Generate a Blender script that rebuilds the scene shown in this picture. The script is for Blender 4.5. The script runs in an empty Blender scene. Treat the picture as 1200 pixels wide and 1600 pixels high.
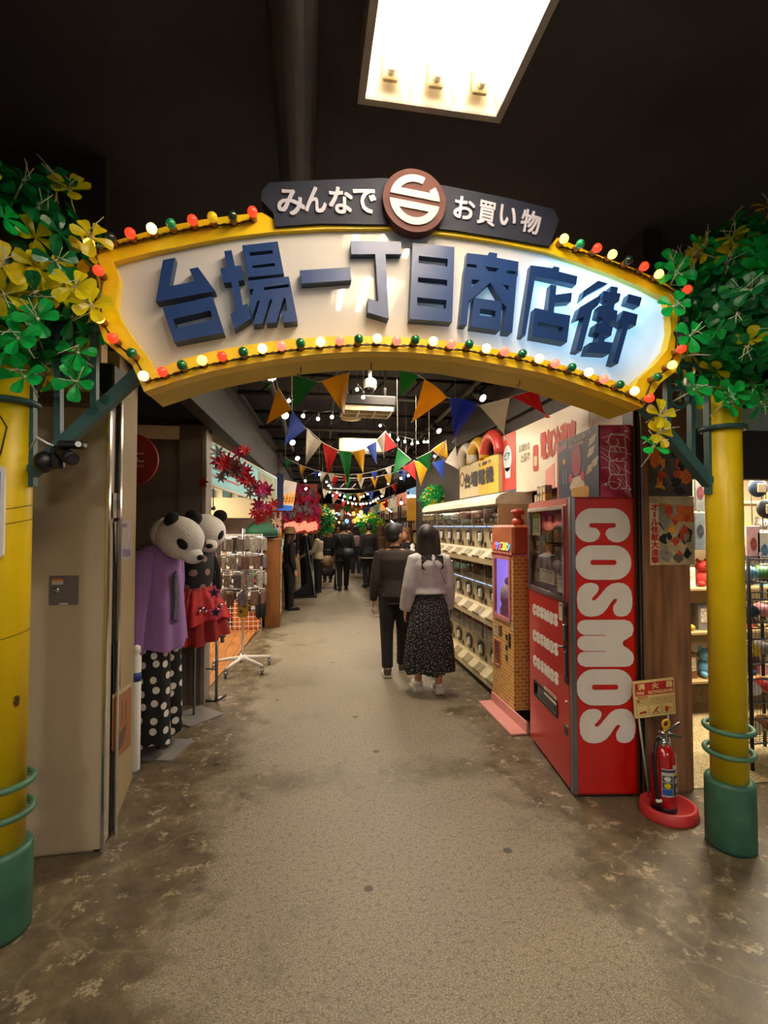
import bpy, math, random
from mathutils import Vector, Matrix
from mathutils.geometry import tessellate_polygon
RND = random.Random(7)
PI = math.pi
S = bpy.context.scene
COL = S.collection
# ------------------------------------------------------------------ camera
FOC, CAM_H = 760.0, 1.65                       # focal length in pixels of a 1200 x 1600 frame, eye height in metres
YAW, PITCH = math.atan(122 / 760), math.atan(22 / 760)
CF = Vector((math.sin(YAW) * math.cos(PITCH), math.cos(YAW) * math.cos(PITCH), math.sin(PITCH)))
CR = Vector((math.cos(YAW), -math.sin(YAW), 0))
CU = CR.cross(CF)
EYE = Vector((0, 0, CAM_H))
cam = bpy.data.cameras.new('camera')
cam.sensor_fit = 'VERTICAL'; cam.sensor_height = 32.0; cam.lens = FOC / 1600 * 32.0
cam.clip_start = 0.05; cam.clip_end = 200
camo = bpy.data.objects.new('camera', cam); COL.objects.link(camo)
camo.matrix_world = Matrix(((CR.x, CU.x, -CF.x, EYE.x), (CR.y, CU.y, -CF.y, EYE.y), (CR.z, CU.z, -CF.z, EYE.z), (0, 0, 0, 1)))
S.camera = camo
# ------------------------------------------------------------------ world, exposure
w = bpy.data.worlds.new('world'); S.world = w; w.use_nodes = True
w.node_tree.nodes['Background'].inputs[0].default_value = (1.0, 0.9, 0.8, 1)
w.node_tree.nodes['Background'].inputs[1].default_value = 0.07
S.view_settings.view_transform = 'Standard'; S.view_settings.look = 'None'
S.view_settings.gamma = 1.0; S.view_settings.use_curve_mapping = False
S.view_settings.exposure = 0.42
# ------------------------------------------------------------------ lamps of the place, with added fill lamps
def area_lamp(name, loc, size, power, col, rot=(0, 0, 0)):
    l = bpy.data.lights.new(name, 'AREA'); l.shape = 'RECTANGLE'; l.size, l.size_y = size; l.energy = power; l.color = col
    o = bpy.data.objects.new(name, l); COL.objects.link(o); o.location = loc; o.rotation_euler = rot
    return o
WARM, WHITE, COOL = (1.0, 0.84, 0.64), (1.0, 0.95, 0.88), (0.75, 0.88, 1.0)
area_lamp('rear_fill_lamp', (-1.6, -4.3, 3.50), (0.62, 1.15), 110, WHITE)  # unseen fill added behind the camera, clear of the sign's mirror image
area_lamp('rear_fill_lamp', (2.6, -4.3, 3.50), (0.62, 1.15), 110, WHITE)
area_lamp('alley_fill_lamp', (0.9, 4.6, 3.1), (0.6, 1.1), 52, WARM)  # added fill along the alley, no fittings hang there
area_lamp('alley_fill_lamp', (0.9, 8.0, 3.1), (0.6, 1.1), 52, WARM)
area_lamp('alley_fill_lamp', (1.1, 12.0, 3.1), (0.6, 1.1), 50, WARM)
area_lamp('alley_fill_lamp', (1.3, 17.0, 3.1), (0.8, 1.6), 70, WARM)
area_lamp('left_shop_lamp', (-1.7, 6.7, 2.4), (1.0, 1.6), 85, WARM)
area_lamp('right_shop_lamp', (3.6, 3.5, 2.35), (1.6, 0.8), 150, (1.0, 0.88, 0.68))
area_lamp('capsule_fill_lamp', (1.35, 6.0, 2.75), (0.25, 2.4), 30, WHITE, (0, 0.5, 0))  # added fill beside the capsule machines, no fitting hangs there
# ------------------------------------------------------------------ pixel of the photograph -> point of the place
def ray(x, y): return CF + CR * ((x - 600) / FOC) + CU * ((800 - y) / FOC)
def gp(x, y, z=0.0):
    d = ray(x, y); return EYE + d * ((z - CAM_H) / d.z)
def yp(x, y, Y):
    d = ray(x, y); return EYE + d * (Y / d.y)
def xp(x, y, X):
    d = ray(x, y); return EYE + d * (X / d.x)
# ------------------------------------------------------------------ materials
MATS = {}
def rgb(h):
    c = [int(h[i:i + 2], 16) / 255 for i in (0, 2, 4)]
    return tuple(v / 12.92 if v <= 0.04045 else ((v + 0.055) / 1.055) ** 2.4 for v in c)
def mat(name, col='808080', rough=0.5, metal=0.0, var=0.12, scale=6.0, bump=0.0, emit=0.0, ecol=None, alpha=1.0, trans=0.0, coat=0.0, spec=0.5, stretch=None, sub=0.0):
    """procedural principled material: base colour broken up by object-space noise"""
    if name in MATS: return MATS[name]
    m = bpy.data.materials.new(name); m.use_nodes = True; MATS[name] = m
    nt = m.node_tree; b = nt.nodes['Principled BSDF']
    c = rgb(col) if isinstance(col, str) else col
    tc = nt.nodes.new('ShaderNodeTexCoord'); n = nt.nodes.new('ShaderNodeTexNoise')
    n.inputs['Scale'].default_value = scale; n.inputs['Detail'].default_value = 4
    if stretch:
        mp = nt.nodes.new('ShaderNodeMapping'); mp.inputs['Scale'].default_value = stretch
        nt.links.new(tc.outputs['Object'], mp.inputs[0]); nt.links.new(mp.outputs[0], n.inputs['Vector'])
    else: nt.links.new(tc.outputs['Object'], n.inputs['Vector'])
    cr = nt.nodes.new('ShaderNodeValToRGB')
    cr.color_ramp.elements[0].position = 0.3; cr.color_ramp.elements[1].position = 0.7
    cr.color_ramp.elements[0].color = (*[v * (1 - var) for v in c], 1); cr.color_ramp.elements[1].color = (*[min(1, v * (1 + var)) for v in c], 1)
    nt.links.new(n.outputs['Fac'], cr.inputs[0]); nt.links.new(cr.outputs[0], b.inputs['Base Color'])
    b.inputs['Roughness'].default_value = rough; b.inputs['Metallic'].default_value = metal
    b.inputs['Coat Weight'].default_value = coat; b.inputs['Specular IOR Level'].default_value = spec
    b.inputs['Transmission Weight'].default_value = trans; b.inputs['Alpha'].default_value = alpha
    if sub: b.inputs['Subsurface Weight'].default_value = sub; b.inputs['Subsurface Radius'].default_value = (.02, .01, .005)
    if bump:
        bp = nt.nodes.new('ShaderNodeBump'); bp.inputs['Strength'].default_value = bump; bp.inputs['Distance'].default_value = 0.01
        nt.links.new(n.outputs['Fac'], bp.inputs['Height']); nt.links.new(bp.outputs[0], b.inputs['Normal'])
    if emit:
        e = rgb(ecol) if isinstance(ecol, str) else (ecol or c)
        b.inputs['Emission Color'].default_value = (*e, 1); b.inputs['Emission Strength'].default_value = emit
    return m
def clear(name, tint='ffffff', op=0.2, rough=0.05):
    """thin clear plastic or glass: a glossy skin over transparency"""
    if name in MATS: return MATS[name]
    m = bpy.data.materials.new(name); m.use_nodes = True; MATS[name] = m; nt = m.node_tree
    for n in list(nt.nodes):
        if n.type == 'BSDF_PRINCIPLED': nt.nodes.remove(n)
    t = nt.nodes.new('ShaderNodeBsdfTransparent'); t.inputs[0].default_value = (*rgb(tint), 1)
    g = nt.nodes.new('ShaderNodeBsdfGlossy'); g.inputs['Roughness'].default_value = rough
    fr = nt.nodes.new('ShaderNodeLayerWeight'); fr.inputs[0].default_value = op
    mx = nt.nodes.new('ShaderNodeMixShader'); nt.links.new(fr.outputs['Facing'], mx.inputs[0]); nt.links.new(t.outputs[0], mx.inputs[1]); nt.links.new(g.outputs[0], mx.inputs[2])
    nt.links.new(mx.outputs[0], nt.nodes['Material Output'].inputs[0])
    return m
def translucent(m, k):
    if 'transl' in m: return m
    m['transl'] = 1; nt, b = nodes_of(m); t = nt.nodes.new('ShaderNodeBsdfTranslucent'); mx = nt.nodes.new('ShaderNodeMixShader'); mx.inputs[0].default_value = k
    nt.links.new(b.inputs['Base Color'].links[0].from_socket, t.inputs[0]); nt.links.new(b.outputs[0], mx.inputs[1]); nt.links.new(t.outputs[0], mx.inputs[2]); nt.links.new(mx.outputs[0], nt.nodes['Material Output'].inputs[0]); return m
def nodes_of(m):
    nt = m.node_tree; return nt, nt.nodes['Principled BSDF']
# ------------------------------------------------------------------ mesh builder
class MB:
    def __init__(s): s.v, s.f, s.m, s.sm = [], [], [], []; s.M = Matrix.Identity(4)
    def add(s, vs, fs, mi=0, smooth=False):
        k = len(s.v); s.v += [tuple(s.M @ Vector(p)) for p in vs]
        for f in fs: s.f.append([i + k for i in f]); s.m.append(mi); s.sm.append(smooth)
        return s
    def box(s, a, b, mi=0, bev=0.0):
        x0, y0, z0 = [min(p, q) for p, q in zip(a, b)]; x1, y1, z1 = [max(p, q) for p, q in zip(a, b)]
        if bev:
            c = min(bev, (x1 - x0) * .45, (y1 - y0) * .45, (z1 - z0) * .45)
            vs, idx = [], {}
            for i, X in enumerate((x0, x1)):
                for j, Y in enumerate((y0, y1)):
                    for k, Z in enumerate((z0, z1)):
                        sx, sy, sz = (1, -1)[i] * c, (1, -1)[j] * c, (1, -1)[k] * c
                        for ax, p in enumerate(((X, Y + sy, Z + sz), (X + sx, Y, Z + sz), (X + sx, Y + sy, Z))):
                            idx[i, j, k, ax] = len(vs); vs.append(p)
            fs = []
            for i in (0, 1):
                q = [idx[i, 0, 0, 0], idx[i, 1, 0, 0], idx[i, 1, 1, 0], idx[i, 0, 1, 0]]; fs.append(q if i else q[::-1])
                q = [idx[0, i, 0, 1], idx[1, i, 0, 1], idx[1, i, 1, 1], idx[0, i, 1, 1]]; fs.append(q[::-1] if i else q)
                q = [idx[0, 0, i, 2], idx[1, 0, i, 2], idx[1, 1, i, 2], idx[0, 1, i, 2]]; fs.append(q if i else q[::-1])
            for a_ in (0, 1):
                for b_ in (0, 1):
                    for e in ([idx[0, a_, b_, 1], idx[1, a_, b_, 1], idx[1, a_, b_, 2], idx[0, a_, b_, 2]], [idx[a_, 0, b_, 0], idx[a_, 1, b_, 0], idx[a_, 1, b_, 2], idx[a_, 0, b_, 2]], [idx[a_, b_, 0, 0], idx[a_, b_, 1, 0], idx[a_, b_, 1, 1], idx[a_, b_, 0, 1]]): fs.append(e)
            for i in (0, 1):
                for j in (0, 1):
                    for k in (0, 1): fs.append([idx[i, j, k, 0], idx[i, j, k, 1], idx[i, j, k, 2]])
            return s.add(vs, fs, mi)
        vs = [(x0, y0, z0), (x1, y0, z0), (x1, y1, z0), (x0, y1, z0), (x0, y0, z1), (x1, y0, z1), (x1, y1, z1), (x0, y1, z1)]
        return s.add(vs, [(3, 2, 1, 0), (4, 5, 6, 7), (0, 1, 5, 4), (1, 2, 6, 5), (2, 3, 7, 6), (3, 0, 4, 7)], mi)
    def tube(s, pts, r, n=8, mi=0, cap=True, closed=False, smooth=True, flat=1.0):
        """tube along a polyline; r a number or one per point, or (rx, ry) pairs"""
        pts = [Vector(p) for p in pts]; N = len(pts)
        rr = r if isinstance(r, (list, tuple)) else [r] * N
        vs = []; up = None
        for i, p in enumerate(pts):
            if closed: t = pts[(i + 1) % N] - pts[i - 1]
            else: t = pts[min(i + 1, N - 1)] - pts[max(i - 1, 0)]
            if t.length < 1e-9: t = Vector((0, 0, 1))
            t.normalize()
            if up is None:
                up = Vector((0, 1, 0)) if abs(t.y) < 0.9 else Vector((1, 0, 0))
            a = up - t * up.dot(t)
            if a.length < 1e-6: a = t.orthogonal()
            a.normalize(); up = a; b = t.cross(a)
            ra, rb = (rr[i] if isinstance(rr[i], (list, tuple)) else (rr[i], rr[i] * flat))
            for k in range(n):
                q = 2 * PI * k / n; vs.append(p + b * (ra * math.cos(q)) + a * (rb * math.sin(q)))
        fs = []
        for i in range(N if closed else N - 1):
            for k in range(n):
                j = (i + 1) % N; fs.append((i * n + k, i * n + (k + 1) % n, j * n + (k + 1) % n, j * n + k))
        s.add(vs, fs, mi, smooth)
        if cap and not closed:
            k0 = len(s.v) - len(vs)
            s.f += [[k0 + i for i in range(n)][::-1], [k0 + (N - 1) * n + i for i in range(n)]]; s.m += [mi, mi]; s.sm += [False, False]
        return s
    def lathe(s, prof, c=(0, 0, 0), n=20, mi=0, smooth=True, sx=1.0, sy=1.0):
        """profile [(r, z)] turned about the z axis at c"""
        vs = [(c[0] + r * sx * math.cos(2 * PI * k / n), c[1] + r * sy * math.sin(2 * PI * k / n), c[2] + z) for r, z in prof for k in range(n)]
        fs = [(i * n + k, i * n + (k + 1) % n, (i + 1) * n + (k + 1) % n, (i + 1) * n + k) for i in range(len(prof) - 1) for k in range(n)]
        s.add(vs, fs, mi, smooth); k0 = len(s.v) - len(vs)
        if prof[0][0] > 1e-5: s.f.append([k0 + k for k in range(n)][::-1]); s.m.append(mi); s.sm.append(False)
        if prof[-1][0] > 1e-5: s.f.append([k0 + (len(prof) - 1) * n + k for k in range(n)]); s.m.append(mi); s.sm.append(False)
        return s
    def ball(s, c, r, n=12, k=8, mi=0):
        r = r if isinstance(r, (list, tuple)) else (r, r, r)
        vs = [(c[0], c[1], c[2] - r[2])]
        for i in range(1, k):
            t = PI * i / k
            for j in range(n):
                q = 2 * PI * j / n; vs.append((c[0] + r[0] * math.sin(t) * math.cos(q), c[1] + r[1] * math.sin(t) * math.sin(q), c[2] - r[2] * math.cos(t)))
        vs.append((c[0], c[1], c[2] + r[2])); L = len(vs) - 1
        fs = [(0, 1 + (j + 1) % n, 1 + j) for j in range(n)] + [(L, 1 + (k - 2) * n + j, 1 + (k - 2) * n + (j + 1) % n) for j in range(n)]
        fs += [(1 + i * n + j, 1 + i * n + (j + 1) % n, 1 + (i + 1) * n + (j + 1) % n, 1 + (i + 1) * n + j) for i in range(k - 2) for j in range(n)]
        return s.add(vs, fs, mi, True)
    def slab(s, loops, to3, d0, d1, mi=0, side=None):
        """2-D outline (with holes) given as loops, extruded from depth d0 (front) to d1; to3(u, v, d) gives the point"""
        flat = [p for L in loops for p in L]
        tris = tessellate_polygon([[Vector((p[0], p[1], 0)) for p in L] for L in loops]); N = len(flat)
        vs = [to3(u, v, d0) for u, v in flat] + [to3(u, v, d1) for u, v in flat]
        fs = [tuple(t) for t in tris] + [tuple(N + i for i in t[::-1]) for t in tris]
        s.add(vs, fs, mi); sf = []; k = 0
        for L in loops:
            n = len(L); sf += [(k + i, k + (i + 1) % n, N + k + (i + 1) % n, N + k + i) for i in range(n)]; k += n
        b = len(s.v) - len(vs)
        for f in sf: s.f.append([b + i for i in f]); s.m.append(mi if side is None else side); s.sm.append(False)
        return s
    def mesh(s, name, mats):
        me = bpy.data.meshes.new(name); me.from_pydata([tuple(v) for v in s.v], [], s.f)
        for m in (mats if isinstance(mats, (list, tuple)) else [mats]): me.materials.append(m)
        me.polygons.foreach_set('material_index', s.m); me.polygons.foreach_set('use_smooth', s.sm)
        import bmesh
        bm = bmesh.new(); bm.from_mesh(me); bmesh.ops.recalc_face_normals(bm, faces=bm.faces); bm.to_mesh(me); bm.free()
        me.update(); return me
    def obj(s, name, mats, parent=None, loc=None, label=None): return put(name, s.mesh(name, mats), parent, loc, label)
def put(name, me, parent=None, loc=None, label=None, rot=None):
    o = bpy.data.objects.new(name, me); COL.objects.link(o)
    if loc is not None: o.location = loc
    if rot is not None: o.rotation_euler = rot
    if parent is not None:
        o.parent = parent                      # parts are given in the parent's own coordinates
    if label: o['label'] = label
    return o
def tag(o, label, cat, group=None, kind=None):
    o['label'] = label; o['category'] = cat
    if group: o['group'] = group
    if kind: o['kind'] = kind
    return o
def thing(name, label, cat, loc=(0, 0, 0), rz=0.0, group=None):
    o = bpy.data.objects.new(name, None); COL.objects.link(o); o.empty_display_size = 0.1
    o.location = loc; o.rotation_euler = (0, 0, rz)
    return tag(o, label, cat, group)
def struct(name, mb, mats): o = mb.obj(name, mats); o['kind'] = 'structure'; return o
def copy_tree(o, label=None, parent=None):
    c = o.copy(); COL.objects.link(c)
    if parent is not None: c.parent = parent
    for ch in list(o.children): copy_tree(ch, None, c)
    if label: c['label'] = label
    return c
TXT = {}
def text_mesh(body, bold=0.0, ext=0.0, spacing=1.0, vertical=False):
    """flat or thick lettering mesh, normalised to its bounds: returns (verts, faces, width, height)"""
    k = (body, bold, ext, spacing)
    if k in TXT: return TXT[k]
    cu = bpy.data.curves.new('lettering', 'FONT'); cu.body = body; cu.resolution_u = 3; cu.offset = bold; cu.extrude = ext; cu.space_character = spacing
    o = bpy.data.objects.new('lettering', cu); me = bpy.data.meshes.new_from_object(o)
    vs = [v.co.copy() for v in me.vertices]; fs = [list(p.vertices) for p in me.polygons]
    bpy.data.objects.remove(o); bpy.data.curves.remove(cu); bpy.data.meshes.remove(me)
    x0, x1 = min(v.x for v in vs), max(v.x for v in vs); y0, y1 = min(v.y for v in vs), max(v.y for v in vs)
    vs = [((v.x - x0) / (x1 - x0), (v.y - y0) / (y1 - y0), v.z) for v in vs]
    TXT[k] = (vs, fs, x1 - x0, y1 - y0); return TXT[k]
def letters(mb, body, to3, u0, v0, u1, v1, mi=0, bold=0.02, d=0.0, ext=0.0):
    """set lettering into the rectangle u0..u1, v0..v1 of a face (to3(u, v, d))"""
    vs, fs, ew, eh = text_mesh(body, 0.0, ext)
    zr = max([abs(v[2]) for v in vs] + [1e-9])
    bu, bv = bold * (u1 - u0) / ew, bold * (v1 - v0) / eh          # heavier strokes: the glyph repeated a little to each side
    for i, (ou, ov) in enumerate(((0, 0), (bu, bv), (-bu, bv), (bu, -bv), (-bu, -bv)) if bold else ((0, 0),)):
        mb.add([to3(u0 + (u1 - u0) * x + ou, v0 + (v1 - v0) * y + ov, d + i * .0003 + (z / zr * ext if ext else 0)) for x, y, z in vs], fs, mi)
    return mb
def face_frame(o, ux, uz, n):
    """to3 for a flat face: origin o, across ux, up uz, outward n"""
    o, ux, uz, n = Vector(o), Vector(ux).normalized(), Vector(uz).normalized(), Vector(n).normalized()
    return lambda u, v, d: o + ux * u + uz * v + n * d
def arc(cx, cy, r, a0, a1, n=10, ry=None):
    ry = r if ry is None else ry
    return [(cx + r * math.cos(math.radians(a0 + (a1 - a0) * i / n)), cy + ry * math.sin(math.radians(a0 + (a1 - a0) * i / n))) for i in range(n + 1)]
def rrect(x0, y0, x1, y1, r, n=5):
    return arc(x1 - r, y1 - r, r, 0, 90, n) + arc(x0 + r, y1 - r, r, 90, 180, n) + arc(x0 + r, y0 + r, r, 180, 270, n) + arc(x1 - r, y0 + r, r, 270, 360, n)
# ------------------------------------------------------------------ common materials
M_YEL = mat('yellow_paint', 'd6b000', 0.42, var=0.10, scale=5, bump=0.05)
M_GRN = mat('green_paint', '3f6b52', 0.5, var=0.18, scale=9, bump=0.1)
M_TEAL = mat('bracket_green_paint', '2c5350', 0.45, var=0.12)
M_CHROME = mat('chrome', 'c8c8cc', 0.18, 1.0, var=0.05)
M_STEEL = mat('brushed_steel', '8d8d92', 0.35, 1.0, var=0.08)
M_WHITE = mat('white_plastic', 'e6e2d8', 0.4, var=0.05)
M_BLACK = mat('black_plastic', '0c0c0d', 0.45, var=0.2)
M_DARK = mat('dark_metal', '1c1a19', 0.5, 0.3, var=0.2)
M_RED = mat('red_paint', 'b31208', 0.28, var=0.05, scale=2, coat=0.3)
M_CREAM = mat('cream_plastic', 'b9a880', 0.4, var=0.06)
M_NAVY = mat('navy_paint', '18366a', 0.34, var=0.08)
M_GLASS = clear('clear_pane', 'f4f6f4', 0.12, 0.04)
M_CELLO = clear('clear_film', 'e8ece8', 0.25, 0.15)
M_WOOD = mat('brown_wood', '815a3c', 0.5, var=0.40, scale=3, stretch=(9, 9, 0.7), bump=0.1)
def WB(L, rz=0.0):
    """builder that takes world coordinates for a part of a thing based at L"""
    m = MB(); m.M = (Matrix.Translation(Vector(L)) @ Matrix.Rotation(rz, 4, 'Z')).inverted(); return m
# ================================================================== the setting
def floor_material():
    m = bpy.data.materials.new('worn_concrete'); m.use_nodes = True; nt, b = nodes_of(m); N, L = nt.nodes.new, nt.links.new
    tc = N('ShaderNodeTexCoord')
    def noise(sc, det=5, rough=0.6, vec=None):
        n = N('ShaderNodeTexNoise'); n.inputs['Scale'].default_value = sc; n.inputs['Detail'].default_value = det; n.inputs['Roughness'].default_value = rough
        L(vec or tc.outputs['Object'], n.inputs['Vector']); return n.outputs['Fac']
    def ramp(src, *st):
        r = N('ShaderNodeValToRGB'); e = r.color_ramp.elements
        while len(e) < len(st): e.new(0.5)
        for i, (p, c) in enumerate(st): e[i].position = p; e[i].color = (*(c if isinstance(c, tuple) else (c, c, c)), 1)
        L(src, r.inputs[0]); return r.outputs[0]
    def math_(op, a, c):
        n = N('ShaderNodeMath'); n.operation = op
        for i, v in enumerate((a, c)):
            if isinstance(v, (int, float)): n.inputs[i].default_value = v
            else: L(v, n.inputs[i])
        return n.outputs[0]
    def mix(f, a, c, mode='MIX'):
        n = N('ShaderNodeMix'); n.data_type = 'RGBA'; n.blend_type = mode
        for i, v in ((0, f), (6, a), (7, c)):
            if isinstance(v, (int, float)): n.inputs[i].default_value = v
            elif isinstance(v, tuple): n.inputs[i].default_value = (*v, 1)
            else: L(v, n.inputs[i])
        return n.outputs[2]
    base = ramp(noise(1.3), (0.3, rgb('746b5a')), (0.7, rgb('8a7f69')))
    grit = ramp(noise(150, 2, 0.7), (0.33, rgb('38312a')), (0.50, rgb('857a65')), (0.68, rgb('c0b498')))
    c = mix(0.55, base, grit, 'MIX')
    c = mix(ramp(noise(45, 4, 0.75), (0.36, 0.75), (0.48, 0.0)), c, rgb('574c3a'))
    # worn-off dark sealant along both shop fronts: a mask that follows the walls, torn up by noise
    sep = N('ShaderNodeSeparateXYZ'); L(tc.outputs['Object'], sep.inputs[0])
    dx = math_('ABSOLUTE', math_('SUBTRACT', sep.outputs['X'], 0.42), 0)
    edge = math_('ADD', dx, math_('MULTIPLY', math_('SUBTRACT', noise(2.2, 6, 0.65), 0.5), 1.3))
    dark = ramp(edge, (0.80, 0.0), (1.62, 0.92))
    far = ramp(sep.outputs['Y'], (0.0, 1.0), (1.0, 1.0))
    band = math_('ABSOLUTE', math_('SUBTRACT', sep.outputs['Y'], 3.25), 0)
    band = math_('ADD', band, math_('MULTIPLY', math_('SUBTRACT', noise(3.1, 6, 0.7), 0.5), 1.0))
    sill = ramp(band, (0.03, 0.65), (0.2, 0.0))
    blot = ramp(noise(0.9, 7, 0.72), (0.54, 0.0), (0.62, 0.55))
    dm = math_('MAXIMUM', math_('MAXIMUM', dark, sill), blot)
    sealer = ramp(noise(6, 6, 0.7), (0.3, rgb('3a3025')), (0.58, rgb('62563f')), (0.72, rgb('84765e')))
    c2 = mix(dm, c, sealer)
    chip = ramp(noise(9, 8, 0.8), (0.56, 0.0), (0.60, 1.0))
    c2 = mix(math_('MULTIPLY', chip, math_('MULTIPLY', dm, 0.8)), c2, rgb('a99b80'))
    # pale cracks in the sealant
    vo = N('ShaderNodeTexVoronoi'); vo.feature = 'DISTANCE_TO_EDGE'; vo.inputs['Scale'].default_value = 2.1
    wv = N('ShaderNodeMix'); wv.data_type = 'VECTOR'; wv.inputs[0].default_value = 0.22; nz = N('ShaderNodeTexNoise'); nz.inputs['Scale'].default_value = 2.4; nz.inputs['Detail'].default_value = 5
    L(tc.outputs['Object'], nz.inputs['Vector']); L(tc.outputs['Object'], wv.inputs[4]); L(nz.outputs['Color'], wv.inputs[5]); L(wv.outputs[1], vo.inputs['Vector'])
    crack = ramp(vo.outputs['Distance'], (0.0, 1.0), (0.012, 0.0))
    c2 = mix(math_('MULTIPLY', crack, math_('MULTIPLY', dm, 0.38)), c2, rgb('8f826c'))
    # trodden-in black spots
    vs = N('ShaderNodeTexVoronoi'); vs.inputs['Scale'].default_value = 2.6; L(tc.outputs['Object'], vs.inputs['Vector'])
    spot = ramp(vs.outputs['Distance'], (0.05, 1.0), (0.075, 0.0))
    c2 = mix(math_('MULTIPLY', spot, 0.75), c2, rgb('1f1a15'))
    L(c2, b.inputs['Base Color'])
    L(ramp(dm, (0.0, 0.55), (1.0, 0.33)), b.inputs['Roughness'])
    bp = N('ShaderNodeBump'); bp.inputs['Strength'].default_value = 0.35; bp.inputs['Distance'].default_value = 0.004
    L(noise(110, 3, 0.7), bp.inputs['Height']); L(bp.outputs[0], b.inputs['Normal'])
    return m
struct('floor', MB().add([(-7, -5, 0), (9, -5, 0), (9, 40, 0), (-7, 40, 0)], [(0, 1, 2, 3)]), floor_material())
M_CEIL = mat('black_ceiling', '34323a', 0.8, var=0.25, scale=2)
struct('ceiling', MB().add([(-7, -5, 3.62), (9, -5, 3.62), (9, 40, 3.62), (-7, 40, 3.62)], [(3, 2, 1, 0)]), M_CEIL)
M_BEIGE = mat('steel_beige_panel', 'a9987c', 0.42, 0.0, var=0.10, scale=1.2, stretch=(2.5, 2.5, 0.5))
M_BEIGE2 = mat('beige_plaster', '9a8862', 0.6, var=0.10, scale=2)
M_BROWN = mat('dark_brown_plaster', '62564a', 0.6, var=0.15, scale=1.6)
M_BROWN2 = mat('dim_brown_plaster', '2a231e', 0.7, var=0.2)
# left: steel shutter housing, ledge, lit cream panel above it
struct('wall_left', MB().box((-3.0, 2.70, 0.02), (-1.018, 2.80, 2.26)).box((-3, 2.72, 0), (-1.03, 2.8, 0.02)), M_BEIGE)
struct('trim_1', MB().box((-3.0, 2.66, 2.26), (-1.03, 2.80, 2.33), bev=0.006), mat('brown_ledge', '5b4a3a', 0.5))
struct('wall_left_upper', MB().box((-3.0, 2.72, 2.33), (-1.06, 2.80, 2.62)).box((-3, 2.74, 2.62), (-1.06, 2.8, 3.62), 1), [mat('cream_panel', 'd9b873', 0.5, var=0.05), M_BROWN2])
# guide rails of the shutter
t = thing('shutter_guide_rail', 'chrome double shutter guide rail standing at the end of the steel wall panel', 'rail', (-1.03, 2.80, 0))
WB(t.location).box((-1.016, 2.69, 0), (-1.000, 2.72, 2.35), bev=.003).obj('rail_strip', M_CHROME, t)
WB(t.location).box((-1.016, 2.845, 0), (-1.000, 2.875, 2.35), bev=.003).obj('rail_strip', M_CHROME, t)
WB(t.location).box((-1.06, 2.72, 0), (-1.022, 2.845, 2.42)).obj('rail_channel', M_BLACK, t)
WB(t.location).box((-1.08, 2.70, 2.36), (-0.99, 2.86, 2.50), bev=.01).obj('rail_cap', M_BLACK, t)
foot = [(-1.026, 2.88), (-1.118, 3.46), (-1.32, 3.46), (-1.32, 2.88)]
struct('wall_left_return', MB().slab([foot], lambda u, v, d: (u, v, d), 2.62, 0.0), M_BEIGE2)
struct('wall_left_side', MB().box((-2.3, 3.46, 0), (-2.2, 4.9, 2.5)), M_BROWN2)
struct('wall_recess', MB().box((-2.3, 4.78, 0), (-0.965, 4.95, 2.46)).box((-1.17, 4.765, 0), (-0.965, 5.02, 2.60)), M_BROWN)
struct('trim_2', MB().box((-0.965, 4.76, 0), (-0.925, 5.03, 2.60), bev=.004), mat('grey_corner_trim', '7d7468', 0.45))
# left shop: plank floor, rear wall, header
M_PLANK = mat('shop_floor_plank', 'a06a38', 0.38, var=0.35, scale=4, stretch=(10, 0.8, 1))
def front_x(Y): return -0.985 + (Y - 5.0) * 0.088                 # the left shop front runs in towards the alley
struct('floor_left_shop', MB().add([(-3.6, 4.95, .006), (front_x(4.95), 4.95, .006), (front_x(8.3), 8.3, .006), (-3.6, 8.6, .006)], [(0, 1, 2, 3)]), mat('plank_joint', '40280f', 0.6))
FL = bpy.data.objects['floor_left_shop']; k = 0
for i in range(24):
    x0 = -3.5 + i * 0.145; x1 = x0 + 0.139; ys = 5.0 + (i * 0.77) % 1.1
    cuts = [4.97] + [ys + 1.2 * j for j in range(4) if 5.0 < ys + 1.2 * j < 8.2] + [8.3]
    for a, b in zip(cuts, cuts[1:]):
        def lim(Y, x): return min(x, front_x(Y))
        if front_x(b) < x0 + 0.01: continue
        xa, xb = lim(a, x1), lim(b, x1)
        if xa <= x0 + .005: xa = x0 + .006
        MB().slab([[(x0, a + .003), (xa, a + .003), (xb, b - .003), (x0, b - .003)]], lambda u, v, d: (u, v, d), 0.016, 0.004).obj('plank', M_PLANK, FL)
struct('wall_left_shop', MB().box((-3.6, 8.62, 0), (-0.62, 8.75, 2.6)), mat('pink_stone_wall', '8a7568', 0.7, var=0.3, scale=5))
struct('wall_left_shop_side', MB().box((-3.7, 4.9, 0), (-3.6, 8.7, 2.6)), mat('cream_wall', 'c8ab78', 0.6, var=0.05))
struct('trim_3', MB().box((-3.6, 8.02, 1.78), (-0.70, 8.10, 2.10)).box((-3.6, 8.10, 2.10), (-0.7, 8.14, 2.5)), M_CREAM)
struct('ceiling_left_shop', MB().box((-3.6, 4.95, 2.62), (-0.9, 8.7, 2.7)), mat('dim_shop_ceiling', '4a3a28', 0.7))
tc_ = WB((0, 0, 0))
for i in range(9): tc_.box((-2.75 + i * .24, 8.0, 2.11), (-2.63 + i * .24, 8.015, 2.24))
tag(tc_.obj('checker_valance', mat('teal_check', '1f4a4a', .6)), 'dark teal check valance above the cream shop header', 'valance')
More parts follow.
